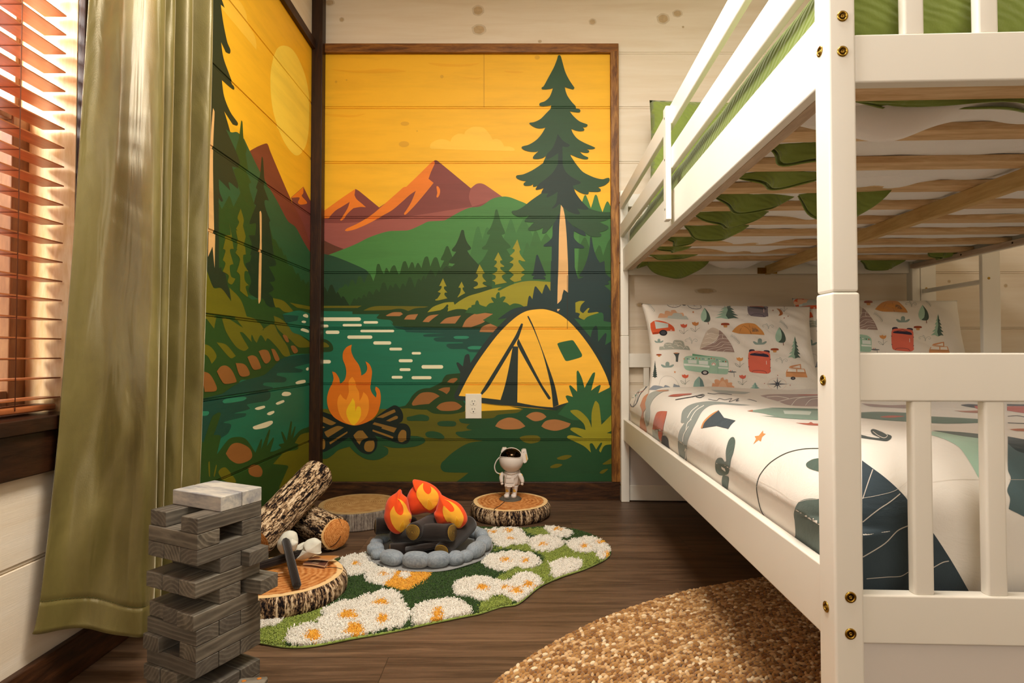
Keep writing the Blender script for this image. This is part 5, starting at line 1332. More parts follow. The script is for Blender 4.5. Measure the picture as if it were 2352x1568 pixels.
        for a_, r1 in ((0, 155), (PI / 2, 90), (PI, 150), (3 * PI / 2, 100), (PI / 4, 75), (3 * PI / 4, 75), (5 * PI / 4, 80), (7 * PI / 4, 80)):
            x2, y2 = 1912 + r1 * math.cos(a_), 1303 + r1 * math.sin(a_)
            nx, ny = -math.sin(a_) * 9, math.cos(a_) * 9
            it.append(('f', '3b4350', 'P', f"{1912+nx:.0f},{1303+ny:.0f}! {x2:.0f},{y2:.0f}! {1912-nx:.0f},{1303-ny:.0f}!"))
        it += [('e', 'f0ebe2', 'P', (1912, 1303, 7, 6)), ('f', 'b5473a', 'P', "1728,1286! 1734,1298! 1739,1288! 1744,1298! 1750,1286! 1745,1300! 1733,1300!"), ('l', 'b5473a', 'P', "2092,1312 2085,1312 2085,1325 2093,1325", .7), ('l', 'b5473a', 'P', "2085,1318 2091,1318", .6), ('l', 'b5473a', 'P', "1914,1192 1914,1180 1924,1192 1924,1180", .6)]
    return it


deco(pil1, pillow_art(), 'pillow_print', 'camping print', 3.0)


def shift(items, dx, dy, ax=1.0, ay=1.0, ox=0, oy=0):
    out = []
    for it in items:
        it = list(it)
        if isinstance(it[3], str):
            w = []
            for q in it[3].split():
                sh = q.endswith('!'); x, y = q.rstrip('!').split(',')
                w.append(f"{float(x)*ax+dx:.1f},{float(y)*ay+dy:.1f}" + ('!' if sh else ''))
            it[3] = ' '.join(w)
        else:
            c = list(it[3]); c[0] = c[0] * ax + dx; c[1] = c[1] * ay + dy; it[3] = tuple(c)
        it[2] = 'Q'; out.append(tuple(it))
    return out


# the same cloth on the second pillow, a little further right in the repeat
art2 = [i for i in shift(pillow_art(), -125, -300)]
deco(pil2, art2 + [('f', 'd9603a', 'Q', "95,370! 100,330 160,315 240,318 310,335 340,400! 250,425 200,435 130,465!"), ('f', 'cdd6d0', 'Q', "120,345! 222,328! 240,385! 130,430!"), ('e', '2b2b30', 'Q', (190, 480, 52, 46)), ('e', '55555c', 'Q', (190, 480, 32, 28)),
                   ('f', PK, 'Q', "60,250! 80,190 130,200! 130,165 180,160 215,180! 220,140 270,130 310,150 350,150! 300,180 200,220"), ('f', 'b3bab2', 'Q', "190,255! 200,215 250,210! 270,170 330,165 400,180! 400,240! 260,245")], 'pillow_print', 'camping print', 3.0)

# upper bunk: mattress in white sheet, green quilt, green shams ----------
M_WSH = fabric('white_sheet', 'efecea', wr=0.6, dist=0.01)
t = NT('green_quilt')
_v = t.n('ShaderNodeTexWave', wave_type='BANDS', bands_direction='DIAGONAL'); _v.inputs['Scale'].default_value = 11; _v.inputs['Distortion'].default_value = 3.0; _v.inputs['Detail'].default_value = 1
t.l(t.tc((2, 2, 4)), _v.inputs['Vector'])
t.bump(t.math('ADD', t.math('MULTIPLY', _v.outputs['Fac'], 0.30), t.noise(t.tc(), 16, 5, 0.65)), 0.6, 0.007)
M_QUILT = t.fin(t.mix('8fa04a', '68783a', t.noise(t.tc(), 4, 3)), 0.8, 0.15, Sheen_Weight=0.3)


def mat_b(p):
    p = Vector(p)
    if p.z < 1.19:   # the sheet sags between the slats
        ph = (p.y - SL_V[0] + 0.0275) / 0.1879 * 2 * PI
        p.z -= (0.5 - 0.5 * math.cos(ph)) * 0.010 * (1 + 0.8 * noise.noise(Vector((p.x * 5, p.y * 3, 0)))) + 0.003 * noise.noise(Vector((p.x * 16 + p.y * 9, p.y * 22, 0)))
    return p


mb = MB(MBED)
v, f = roundbox((0.060, 0.065, 1.168), (W - 0.060, 1.965, 1.30), (0.02, 0.02, 0.012), (100, 200, 4), mat_b)
mb.add(v, f, 0, True)
um = mb.build('mattress', M_WSH, loc=Bw(W / 2, 1.0, 1.17), weld=True)
tag(um, 'upper bunk mattress in a white fitted sheet seen between the slats', 'mattress')


def qb(p):
    p = Vector(p)
    n = noise.noise(Vector((p.x * 5, p.y * 6, p.z * 8)))
    e = min(p.x - 0.035, W - 0.035 - p.x, p.y - 0.05)
    if e < 0.05: p.x += n * 0.004; p.y += n * 0.004
    p.z += noise.noise(Vector((p.x * 4, p.y * 4, 9))) * 0.008 * (1 if p.z > 1.3 else 0)
    return p


mb = MB(MBED)
v, f = roundbox((0.037, 0.040, 1.185), (W - 0.037, 1.975, 1.335), (0.03, 0.04, 0.035), (70, 110, 10), qb)
f2 = [q for q in f if sum(v[i].z for i in q) / len(q) > 1.19]
mb.add(v, f2, 0, True)
quilt = mb.build('green_quilt', M_QUILT, loc=Bw(W / 2, 1.0, 1.3), weld=True, fixn=False)
sd = quilt.modifiers.new('thick', 'SOLIDIFY'); sd.thickness = 0.004; sd.offset = -1
tag(quilt, 'quilted bright green coverlet on the upper bunk', 'quilt')
for k, (u, nm) in enumerate(((0.425, 'green quilted pillow sham standing at the left of the upper bunk'), (1.065, 'green quilted pillow sham standing at the right of the upper bunk'))):
    c = Bw(u, 1.80, 1.625)
    pillow('pillow_sham', c, 0.64 if k == 0 else 0.58, 0.56, 0.06, math.radians(-12), math.radians(-3), math.radians(3 if k == 0 else -2), [M_QUILT], nm, 'pillow', 40, 34, 0.03, 3.0 + k)


# green quilt tucked through the slats: hanging folds ---------------------
def tuck(pts_uv, drop, seed, fold=0.02):
    """Cloth flap hanging below the slats: rim at slat height, sagging by drop."""
    mb = MB(MBED)
    n = 26
    (u0, v0), (u1, v1) = pts_uv
    def fn(a, b):
        u = u0 + (u1 - u0) * a; v_ = v0 + (v1 - v0) * a
        s = math.sin(PI * a)
        z = 1.162 - drop * (s ** 0.8) * b - 0.004 * noise.noise(Vector((a * 5 + seed, b * 3, 0)))
        off = fold * math.sin(a * 11 + seed) * b * s + 0.018 * (b - 0.5) * s
        return (u - off * 0.5, v_ + off, z)
    mb.grid(fn, n, 10, 0, True)
    def fn2(a, b):
        p = Vector(fn(a, 1.0)); q = Vector(fn(a, 0.0)); r = p.lerp(q, b)
        return r + Vector((0.0, 0.028 * math.sin(PI * min(1, b + 0.15)) * math.sin(PI * a) + 0.004, 0))
    mb.grid(fn2, n, 8, 0, True)
    o = mb.build('quilt_fold', M_QUILT, quilt, label='coverlet edge hanging through the slats', weld=True, fixn=False)
    sd = o.modifiers.new('thick', 'SOLIDIFY'); sd.thickness = 0.003
    return o


for i, (a, d) in enumerate(((((0.10, 1.895), (0.40, 1.875)), 0.085), (((0.05, 1.88), (0.12, 1.88)), 0.03), (((0.07, 1.70), (0.30, 1.71)), 0.022), (((0.07, 1.515), (0.22, 1.52)), 0.022), (((0.07, 1.33), (0.20, 1.335)), 0.03), (((0.09, 1.14), (0.31, 1.15)), 0.052),
                            (((0.07, 0.95), (0.30, 0.96)), 0.045), (((0.07, 0.76), (0.30, 0.77)), 0.045), (((0.30, 0.76), (0.52, 0.70)), 0.085), (((0.06, 0.57), (0.30, 0.58)), 0.03), (((0.06, 0.38), (0.24, 0.39)), 0.035), (((0.12, 0.172), (0.70, 0.172)), 0.016), (((0.66, 0.172), (1.3, 0.172)), 0.014),
                            (((1.10, 1.90), (1.30, 1.88)), 0.05), (((1.28, 1.70), (1.40, 1.70)), 0.03))):
    tuck(a, d, i * 2.3)
# white sheet corner hanging by the near end
mb = MB(MBED)
def fn(a, b):
    u = 0.06 + 0.60 * a
    d = 0.055 * math.exp(-((a - 0.25) / 0.2) ** 2) + 0.018 * math.exp(-((a - 0.7) / 0.15) ** 2) + 0.006
    return (u, 0.180 + 0.085 * b + 0.012 * math.sin(a * 9 + b * 2), 1.166 - d * math.sin(PI * b) ** 0.7 - 0.002 * math.sin(a * 30))
mb.grid(fn, 50, 14, 0, True)
sh = mb.build('sheet_fold', M_WSH, um, fixn=False)
for i, (u0, u1, vv, d) in enumerate(((0.30, 0.62, 0.66, 0.02), (0.35, 0.66, 1.05, 0.014), (0.25, 0.60, 1.42, 0.02), (0.28, 0.66, 1.60, 0.02), (0.36, 0.68, 1.905, 0.045), (0.8, 1.1, 1.905, 0.035))):
    mb = MB(MBED)
    def fn(a, b):
        s = math.sin(PI * a)
        return (u0 + (u1 - u0) * a, vv - 0.05 + 0.10 * b, 1.168 - d * s * math.sin(PI * b) ** 0.8 - 0.004 * math.sin(a * 17 + b * 5) * s)
    mb.grid(fn, 30, 10, 0, True)
    mb.build('sheet_fold', M_WSH, um, fixn=False)
# ================================================================== LOG SLICES, LOGS, PLUSH CAMPFIRE, ASTRONAUT, BLOCK TOWER
def rings_mat(name, cols, rim, rs, dist=1.2, rim_at=0.88, crack=0.0, sc=1.0):
    """End-grain print: tc.xy are coordinates normalised to the disc radius."""
    if name in MATS: return MATS[name]
    t = NT(name)
    v = t.tc((1, 1, 1))
    nz = t.n('ShaderNodeTexNoise'); nz.inputs['Scale'].default_value = 2.2; nz.inputs['Detail'].default_value = 3
    t.l(v, nz.inputs['Vector'])
    vv = t.n('ShaderNodeVectorMath', operation='ADD'); ms = t.n('ShaderNodeVectorMath', operation='SCALE'); ms.inputs['Scale'].default_value = 0.22 * dist
    t.l(nz.outputs['Color'], ms.inputs[0]); t.l(v, vv.inputs[0]); t.l(ms.outputs[0], vv.inputs[1])
    of = t.n('ShaderNodeVectorMath', operation='SUBTRACT'); of.inputs[1].default_value = (0.11 * dist, 0.11 * dist, 0); t.l(vv.outputs[0], of.inputs[0])
    sx = t.n('ShaderNodeSeparateXYZ'); t.l(of.outputs[0], sx.inputs[0])
    r = t.math('SQRT', t.math('ADD', t.math('MULTIPLY', sx.outputs[0], sx.outputs[0]), t.math('MULTIPLY', sx.outputs[1], sx.outputs[1])))
    w = t.math('SINE', t.math('MULTIPLY', r, rs))
    f2 = t.noise(t.tc((1, 1, 1)), 5 * sc, 4, 0.6)
    fr = t.math('ADD', t.math('MULTIPLY', w, 0.11), t.math('MULTIPLY', f2, 1.0))
    c = t.ramp(fr, [(0.25 + 0.5 * i / (len(cols) - 1), q) for i, q in enumerate(cols)])
    s0 = t.n('ShaderNodeSeparateXYZ'); t.l(v, s0.inputs[0])
    r0 = t.math('SQRT', t.math('ADD', t.math('MULTIPLY', s0.outputs[0], s0.outputs[0]), t.math('MULTIPLY', s0.outputs[1], s0.outputs[1])))
    k = t.math('MULTIPLY', t.math('SUBTRACT', t.math('ADD', r0, t.math('MULTIPLY', t.math('SUBTRACT', f2, 0.5), 0.10)), rim_at), 30.0)
    x = t.n('ShaderNodeClamp'); t.l(k, x.inputs[0])
    c = t.mix(c, rim, x.outputs[0])
    return t.fin(c, 0.8, 0.15)


def bark_mat(name, cols, sc=(26, 1, 3.2), fine=60, contrast=(0.36, 0.64)):
    if name in MATS: return MATS[name]
    t = NT(name)
    a = t.noise(t.tc(sc), 2.6, 6, 0.68, 0.9)
    b = t.noise(t.tc((1, 1, 0.45)), fine * 3.2, 4, 0.7, 0.5)
    f = t.math('ADD', t.math('MULTIPLY', a, 0.56), t.math('MULTIPLY', b, 0.44))
    lo, hi = contrast
    n = len(cols)
    c = t.ramp(f, [(lo + (hi - lo) * i / (n - 1), q) for i, q in enumerate(cols)])
    return t.fin(c, 0.85, 0.12)


M_BARK = bark_mat('bark_print', ['120e10', '261c1a', '75593f', 'b0926c', 'd9c2a2'], contrast=(0.44, 0.57))
M_BARKG = bark_mat('grey_bark_print', ['3b3330', '6b5f56', '8d8072', 'a59a88'], (60, 1, 2.5), 40)
M_BARKL = bark_mat('log_bark_print', ['130f10', '2e211c', '866748', 'c8a982', 'e2ccab'], (30, 30, 5), 50, (0.44, 0.57))
M_RINGS = rings_mat('end_grain_print', ['8a4d22', 'b87238', 'c98a4e', 'd69c60'], 'e8c48c', 62, 1.0, 0.88, 0.0, 1.5)
M_RINGS2 = rings_mat('dull_end_grain_print', ['8a6236', '9c7242', 'ab8450', 'b8935f'], 'a88a5c', 120, 0.6, 0.86)
M_RINGSL = rings_mat('log_end_grain_print', ['a85f2a', 'c67c3e', 'd9924e', 'e6a565'], 'e8b878', 60, 0.9, 0.95)
M_CRACK = plain('print_crack', '140c08', 0.8)


def slice_cushion(c, r, h, side, top, label, bulge=0.012, soft=0.010, wob=None, inset=0.012, rot=0):
    n = 96; cx, cy, z0 = c
    wob = wob or (lambda a: 0.012 * math.sin(3 * a + 1) + 0.006 * math.sin(7 * a))
    prof = [(r - 0.022, 0.0)]
    m = 14
    for i in range(m + 1):
        u = i / m; e = (1 - abs(2 * u - 1) ** 3)
        prof.append((r - bulge * 0.9 + bulge * e, h * 0.02 + u * (h * 0.96)))
    prof.append((r - inset, h))
    mb = MB(); rings = []; tcs = []
    for (q, z) in prof:
        row = []
        for j in range(n):
            a = 2 * PI * j / n; qq = q * (1 + wob(a)); row.append((cx + qq * math.cos(a), cy + qq * math.sin(a), z0 + z)); tcs.append((a * r if a < PI else (2 * PI - a) * r + 3, 0, z))
        rings.append(row)
    mb.rings(rings, 0, True, (True, False), True, tcs)
    o = mb.build('log_slice_cushion', side, loc=c)
    tag(o, label, 'cushion')
    mb = MB(); rings = []; tcs = []
    for k in range(14):
        u = 1 - k / 13.0; row = []
        for j in range(n):
            a = 2 * PI * j / n; qq = (r - inset) * (1 + wob(a)) * u + 1e-5
            row.append((cx + qq * math.cos(a), cy + qq * math.sin(a), z0 + h + 0.004 * (1 - u ** 2) + 0.0006))
            b = a + rot
            tcs.append((u * math.cos(b), u * math.sin(b), 0))
        rings.append(row)
    mb.rings(rings, 0, True, (False, True), True, tcs)
    tp = mb.build('top', top, o, label='top printed with growth rings')
    return o, tp


stR, stRt = slice_cushion((-0.008, 2.577, 0), 0.178, 0.062, M_BARK, M_RINGS, 'round log slice cushion with bark edge carrying the astronaut figure', rot=1)
stB, stBt = slice_cushion((-0.665, 2.50, 0), 0.172, 0.072, M_BARKG, M_RINGS2, 'dull brown log slice stool with a straight grey side by the baseboard', bulge=0.0, inset=0.001, rot=2)
stF, stFt = slice_cushion((-0.678, 1.716, 0), 0.178, 0.066, M_BARK, M_RINGS, 'round log slice cushion holding the marshmallow sticks, beside the block tower', rot=3)
for w, s in ((0.9, "740,1062 690,1100 650,1135 600,1160 572,1180 556,1205"), (0.5, "570,890 605,910 650,930 690,950 722,966")):
    d = Decals([stRt, stR], 4.0); d.add(ribbon([(1060 + x / 7.465, 1010 + y / 7.465) for x, y in curve(parse(s), 4, False)], 1.6 * w), M_CRACK)
    d.build('crack_print', stRt)
for w, s in ((0.8, "1060,706 1120,702 1200,704 1270,710 1335,728"), (0.7, "130,530 180,565 245,605")):
    d = Decals([stFt, stF], 4.0); d.add(ribbon([(590 + x / 6.817, 1200 + y / 6.817) for x, y in curve(parse(s), 4, False)], 1.4 * w), M_CRACK)
    d.build('crack_print', stFt)


def log_pillow(A, B, r, label, end_rings=True):
    """Stuffed log: bark tube with a ring-printed disc at A (and B)."""
    A, B = Vector(A), Vector(B); D = (B - A); Ln = D.length; dn = D / Ln
    up = Vector((0, 0, 1)); x = up.cross(dn).normalized(); y = dn.cross(x).normalized()
    n = 48; mb = MB(); rings = []; tcs = []
    prof = [(0.90, 0.0), (0.965, 0.006), (1.0, 0.018), (1.012, 0.05)] + [(1.0 + 0.012 * math.sin(i), 0.05 + (Ln - 0.10) * i / 14) for i in range(1, 14)] + [(1.012, Ln - 0.05), (1.0, Ln - 0.018), (0.965, Ln - 0.006), (0.90, Ln)]
    for q, l in prof:
        for j in range(n):
            a = 2 * PI * j / n
            rr = r * q * (1 + 0.02 * math.sin(5 * a + 1) + 0.010 * math.sin(11 * a))
            tcs.append((r * math.cos(a), r * math.sin(a), l))
        rings.append([A + dn * l + (x * math.cos(2 * PI * j / n) + y * math.sin(2 * PI * j / n)) * (r * q * (1 + 0.02 * math.sin(5 * 2 * PI * j / n + 1) + 0.01 * math.sin(22 * PI * j / n))) for j in range(n)])
    mb.rings(rings, 0, True, (False, False), True, tcs)
    o = mb.build('log_pillow', M_BARKL, loc=(A + B) / 2)
    tag(o, label, 'pillow')
    for P, s in ((A, -1), (B, 1)):
        mb = MB(); rings = []; tcs = []
        for k in range(10):
            u = 1 - k / 9.0
            rings.append([P + dn * s * (0.012 * (1 - u ** 2.2)) + (x * math.cos(2 * PI * j / n) + y * math.sin(2 * PI * j / n)) * (r * 0.90 * u * (1 + 0.02 * math.sin(5 * 2 * PI * j / n + 1) + 0.01 * math.sin(22 * PI * j / n)) + 1e-5) for j in range(n)])
            for j in range(n):
                a = 2 * PI * j / n; tcs.append((u * math.cos(a) + 0.1, u * math.sin(a), 0))
        mb.rings(rings, 0, True, (False, True), True, tcs)
        mb.build('end_cap', M_RINGSL, o, label='orange ring-printed end')
    return o


lie = log_pillow((-0.644, 2.105, 0.064), (-0.885, 2.355, 0.064), 0.0615, 'bark-printed log pillow lying on the floor with its ringed end showing')
for w, s in ((1.1, "1260,1175 1235,1225 1190,1285 1140,1325 1095,1345"), (0.7, "1205,905 1235,940 1255,985"), (0.6, "1262,995 1272,1030"), (0.5, "1370,1132 1405,1134")):
    d = Decals([lie] + [c for c in lie.children], 4.0); d.add(ribbon([(590 + x / 6.533, 1050 + y / 6.533) for x, y in curve(parse(s), 4, False)], 1.3 * w), M_CRACK)
    d.build('crack_print', lie)
lean = log_pillow((-0.880, 1.965, 0.082), (-0.778, 2.315, 0.240), 0.066, 'bark-printed log pillow propped up against the one lying on the floor')

# ---- plush campfire ---------------------------------------------------
def cord_mat(name, col, col2, freq=1.0):
    if name in MATS: return MATS[name]
    t = NT(name)
    w = t.n('ShaderNodeTexWave', wave_type='BANDS', bands_direction='X'); w.inputs['Scale'].default_value = 95 * freq; w.inputs['Distortion'].default_value = 0.6
    t.l(t.tc(), w.inputs['Vector'])
    t.bump(w.outputs['Fac'], 0.5, 0.001)
    return t.fin(t.mix(col, col2, w.outputs['Fac']), 0.9, 0.1, Sheen_Weight=0.3)


M_LOG = cord_mat('dark_corduroy', '17110e', '2e241e', 1.3)
M_LEND = fabric('mustard_felt', 'a3802f')
M_THR = plain('brown_thread', '3e2c12', 0.8)


def arc_tc(n, r, l):
    return [(r * (2 * PI * j / n if j <= n // 2 else 2 * PI * (n - j) / n), 0, l) for j in range(n)]


def plush_log(A, B, r, label, r2=None, mid=None, ends='A', branch=None):
    P = [Vector(A)] + ([Vector(mid)] if mid else []) + [Vector(B)]
    pts = []
    cs = curve([(p.x, p.y, False) for p in P], 8, False); cz = curve([(p.z, 0, False) for p in P], 8, False)
    pts = [Vector((a[0], a[1], b[0])) for a, b in zip(cs, cz)]
    r2 = r2 or r; m = len(pts); n = 32
    dn0 = (pts[1] - pts[0]).normalized()
    mb = MB(); rings = []; tcs = []; L_ = 0; up = Vector((0, 0, 1))
    seq = [(pts[0] + dn0 * 0.0, 0.93)] + [(pts[0].lerp(pts[1], 0.25), 1.0)] + [(p, 1.0) for p in pts[1:-1]] + [(pts[-1], 0.98)]
    dnl = (pts[-1] - pts[-2]).normalized()
    seq += [(pts[-1] + dnl * r2 * 0.35, 0.85), (pts[-1] + dnl * r2 * 0.6, 0.55), (pts[-1] + dnl * r2 * 0.68, 0.15)]
    for i, (p, q) in enumerate(seq):
        dr = (seq[min(i + 1, len(seq) - 1)][0] - seq[max(i - 1, 0)][0]).normalized()
        x = up.cross(dr).normalized(); y = dr.cross(x).normalized()
        rr = (r + (r2 - r) * min(1, i / (m + 1))) * q * (1 + 0.04 * math.sin(i * 1.3))
        rings.append([p + (x * math.cos(2 * PI * j / n) + y * math.sin(2 * PI * j / n)) * rr for j in range(n)])
        tcs += arc_tc(n, r, 0)
    mb.rings(rings, 0, True, (False, True), True, tcs)
    if branch:
        bA, bB, br = branch
        mb.tube([bA, Vector(bA).lerp(Vector(bB), 0.5), Vector(bA).lerp(Vector(bB), 0.9), bB], [br, br * 1.02, br * 0.85, br * 0.35], 20, 0, True, (True, True), 1.0, True)
    o = mb.build('plush_log', M_LOG, loc=(pts[0] + pts[-1]) / 2)
    tag(o, label, 'plush log')
    x = up.cross(dn0).normalized(); y = dn0.cross(x).normalized()
    mb = MB(); rr = r * 0.93; N = 40
    def dp(u, a, e=0.0): return pts[0] - dn0 * (0.005 * (1 - u * u) + e) + (x * math.cos(a) + y * math.sin(a)) * rr * u * (1 + 0.05 * math.sin(3 * a))
    mb.rings([[dp(u, 2 * PI * j / N) for j in range(N)] for u in (1.0, 0.85, 0.6, 0.35, 0.1)], 0, True, (False, True))
    for u in (0.9, 0.77, 0.64, 0.51, 0.38, 0.26, 0.14):
        ring = [dp(u, 2 * PI * j / N, 0.0006) for j in range(N + 1)]
        mb.tube(ring, 0.0007, 5, 1)
    mb.build('end_cap', [M_LEND, M_THR], o, label='mustard end stitched with growth rings')
    return o


plush_log((-0.336, 1.95, 0.119), (-0.268, 2.16, 0.100), 0.0275, 'dark brown plush log on top of the fire, its mustard end facing front', 0.034)
plush_log((-0.200, 1.935, 0.122), (-0.415, 2.07, 0.070), 0.0285, 'dark brown plush log across the middle of the fire, its end at the right', 0.030, (-0.31, 1.995, 0.104))
plush_log((-0.420, 1.985, 0.046), (-0.245, 2.03, 0.048), 0.022, 'dark brown plush log with a stub branch at the front of the fire', 0.022, None, 'A', ((-0.36, 1.968, 0.052), (-0.232, 1.945, 0.079), 0.012))
plush_log((-0.236, 1.93, 0.060), (-0.165, 2.14, 0.085), 0.026, 'dark brown plush log rising to the right rear from the front stones', 0.036)
plush_log((-0.497, 2.10, 0.094), (-0.37, 2.135, 0.088), 0.029, 'dark brown plush log poking out left behind the flames', 0.030)

M_FORG = fabric('orange_felt', 'f2521c', wr=0.4, dist=0.004)
M_FYEL = fabric('yellow_felt', 'f9b234', wr=0.3)
M_FYEL2 = fabric('yellow_felt_stitched', 'f5ab22', wr=0.3)


def flame(s, Y, th, yel, tear, label, lean=0.0):
    o2 = outline('F', s, 4)
    cy = sum(p[1] for p in o2) / len(o2)
    def fr(x, y, dd):
        p = onY(x, y, Y + lean * (cy - y) * Y / F - dd); return p
    def fr2(x, y, dd):
        q = onY(x, y, Y); return Vector((q.x, Y - dd + lean * (cy - y) * Y / F, q.z))
    V, Fc = puff(o2, fr2, th, 9)
    V = [v + Vector((0, 0.0016 * noise.noise(v * 60), 0)) for v in V]
    mb = MB(); mb.add(V, Fc, 0, True)
    c = onY(sum(p[0] for p in o2) / len(o2), cy, Y)
    o = mb.build('flame_pillow', M_FORG, loc=c, weld=True)
    tag(o, label, 'plush flame')
    d = Decals([o], 5.0)
    d.add(outline('F', yel, 5), M_FYEL, 0.0012)
    d.build('flame_patch', o, 'yellow flame patch')
    d = Decals([o], 5.0)
    to = outline('F', tear, 5)
    d.add(to, M_FYEL2, 0.0018); d.add(ribbon(to + to[:1], 0.5), plain('yellow_thread', 'ffe04a', 0.7), 0.0022)
    d.build('stitched_drop', o)
    return o


flame("770,150! 782,138 810,138 900,155 1000,185 1100,240 1170,310 1210,380 1220,470 1190,560 1130,615 1060,642 1000,628 900,645 800,668 720,650 685,560 678,450 690,380 730,300 780,235 790,205 772,175", 2.095, 0.040,
      "930,190! 925,260 950,320 1000,355 1040,330 1048,280 1032,238! 1090,280 1140,340 1158,410 1140,490 1090,560 1030,592 960,560 890,480 835,390 832,310 870,240", "1005,425! 1060,500 1072,550 1030,590 990,570 985,510",
      'topmost of the three orange plush flames, above the dark logs')
flame("560,293! 578,286 597,300 605,345 640,380 680,412 700,480 725,600 752,670 745,760 700,870 660,910 600,945 530,953 460,920 400,850 355,750 340,690 355,580 370,500 400,430 450,380 520,335", 2.03, 0.036,
      "542,420! 600,450 660,510 700,600 750,680! 745,760 690,840 640,900 590,928! 520,880 460,790 435,690 440,610 490,530! 510,600 545,650 590,670 625,640 625,560 595,490 565,450", "630,750! 642,830 622,895 590,920 570,885 590,810",
      'left one of the three orange plush flames, beside the mustard log end')
flame("1180,350! 1210,372 1300,420 1420,470 1500,530 1560,620 1590,700 1585,770 1540,830 1480,868 1400,850 1300,790 1160,805 1110,720 1088,650 1120,590", 2.05, 0.036,
      "1235,437! 1330,465 1440,540 1510,640 1532,720 1510,800 1470,855 1425,850! 1340,770 1290,770 1240,690 1222,600 1235,525! 1290,580 1340,620 1385,610 1390,570 1340,500 1290,460", "1425,690! 1465,760 1465,810 1435,830 1405,800",
      'right one of the three orange plush flames, leaning over the logs')

M_STONE = None
t = NT('heather_grey_knit')
f_ = t.noise(t.tc((1, 1, 1)), 9, 3)
w_ = t.noise(t.tc((1, 6, 1)), 90, 3, 0.6)
t.bump(w_, 0.3, 0.001)
M_STONE = t.fin(t.mix(t.ramp(w_, [(0.35, '6c7883'), (0.65, 'a3acb3')]), '8c959c', 0.4), 0.9, 0.1, Sheen_Weight=0.3)
FX, FY = -0.297, 2.098
mb = MB(); n = 72
wob = lambda a: 1 + 0.012 * math.sin(4 * a) + 0.008 * math.sin(9 * a)
def hz(a): return 0.0145 + 0.0012 * math.sin(5 * a)
mb.rings([[(FX + r * wob(2 * PI * j / n) * math.cos(2 * PI * j / n), FY + r * wob(2 * PI * j / n) * math.sin(2 * PI * j / n), hz(2 * PI * j / n) + dz) for j in range(n)] for r, dz in ((0.224, -0.0015), (0.2265, 0.0), (0.224, 0.0022), (0.10, 0.0022))], 0, True, (True, True))
pit = mb.build('stone_ring_mat', fabric('grey_felt', '8b8c8a'), loc=(FX, FY, 0.014))
tag(pit, 'round grey felt mat with a ring of stuffed grey stones under the plush fire', 'plush fire ring')
stones = [(250, 1250, .021, .0195), (460, 1300, .040, .029), (820, 1340, .042, .033), (1160, 1358, .037, .032), (1432, 1322, .026, .027), (1585, 1285, .021, .023), (1775, 1195, .040, .031), (1900, 1090, .034, .030), (1850, 960, .034, .028), (1680, 915, .034, .025), (200, 1170, .027, .024), (245, 1085, .026, .022), (300, 1005, .028, .021), (400, 950, .025, .018)]
angs = []
for (cx, cy, ln, hh) in stones:
    hh *= 0.80
    z = 0.017 + hh
    p = onZ(830 + cx / 6.534, 1080 + cy / 6.534, z)
    a = math.atan2(p.y - FY, p.x - FX); angs.append((a, ln, hh))
for a, ln, hh in ((math.radians(62), .034, .024), (math.radians(84), .03, .022), (math.radians(104), .03, .024), (math.radians(124), .03, .022)): angs.append((a, ln, hh))
for i, (a, ln, hh) in enumerate(angs):
    rr = 0.196
    M3 = Matrix.Rotation(a + PI / 2, 3, 'Z')
    mb = MB(); mb.ell((FX + rr * math.cos(a), FY + rr * math.sin(a), 0.0165 + hh), (ln * 1.10, 0.026 + 0.004 * math.sin(i * 2.1), hh), 28, 18, 0, M3, 0.80, (i * 1.7, 0, 0))
    mb.build('stone', M_STONE, pit)

# ---- marshmallow sticks and s'more felts ---------------------------------
M_MARSH = fabric('mint_white_felt', 'd8d6c6', wr=0.5, dist=0.006)


def stick(A, B, r, label):
    mb = MB(); mb.tube([A, Vector(A).lerp(Vector(B), .02), Vector(A).lerp(Vector(B), .98), B], [r * .85, r, r, r * .85], 8, 0, True, (True, True), 1.0, True)
    o = mb.build('marshmallow_stick', M_LOG, loc=(Vector(A) + Vector(B)) / 2)
    return tag(o, label, 'plush stick')


def blob(name, parent, crop, s, Y, th, mat, dy=0.0, seed=0):
    o2 = outline(crop, s, 4)
    def fr(x, y, dd):
        q = onY(x, y, Y); return Vector((q.x, Y - dd, q.z))
    V, Fc = puff(o2, fr, th, 8)
    V = [v + Vector((0, 0.004 * noise.noise(v * 45 + Vector((seed, 0, 0))), 0.001 * noise.noise(v * 80))) for v in V]
    mb = MB(); mb.add(V, Fc, 0, True)
    return mb.build(name, mat, parent, weld=True)


s2 = stick((-0.80, 1.705, 0.079), onY(701, 1268, 1.795), 0.0135, 'dark corduroy stick lying crosswise on the log slice, marshmallow at its right end')
blob('marshmallow', s2, 'K', "610,562! 680,490 715,425 745,405 790,385! 745,345 742,312 800,265 880,245 950,258 1006,300! 1002,380 1000,460! 1008,478 930,502 830,545 700,572", 1.785, 0.024, M_MARSH, seed=2)
blob('marshmallow_neck', s2, 'K', "548,470 560,410 630,355 742,308 752,350 770,390 735,418 650,415 590,455", 1.795, 0.018, M_MARSH, seed=7)
s1 = stick(onY(656, 1240, 1.755), onZ(682.5, 1346, 0.080), 0.0122, 'dark corduroy stick standing across the other, reaching the front rim of the log slice')
blob('marshmallow', s1, 'K', "330,400! 322,350 345,270 420,160 520,124 600,160 622,200 640,275 632,350 600,420 565,440 545,380 548,310 520,295 470,318 430,345 425,400 440,480 385,465", 1.77, 0.026, M_MARSH, seed=4)
blob('marshmallow_fold', s1, 'K', "520,300 548,255 590,280 640,300 632,350 600,410 575,445 548,400", 1.752, 0.012, M_MARSH, seed=9)

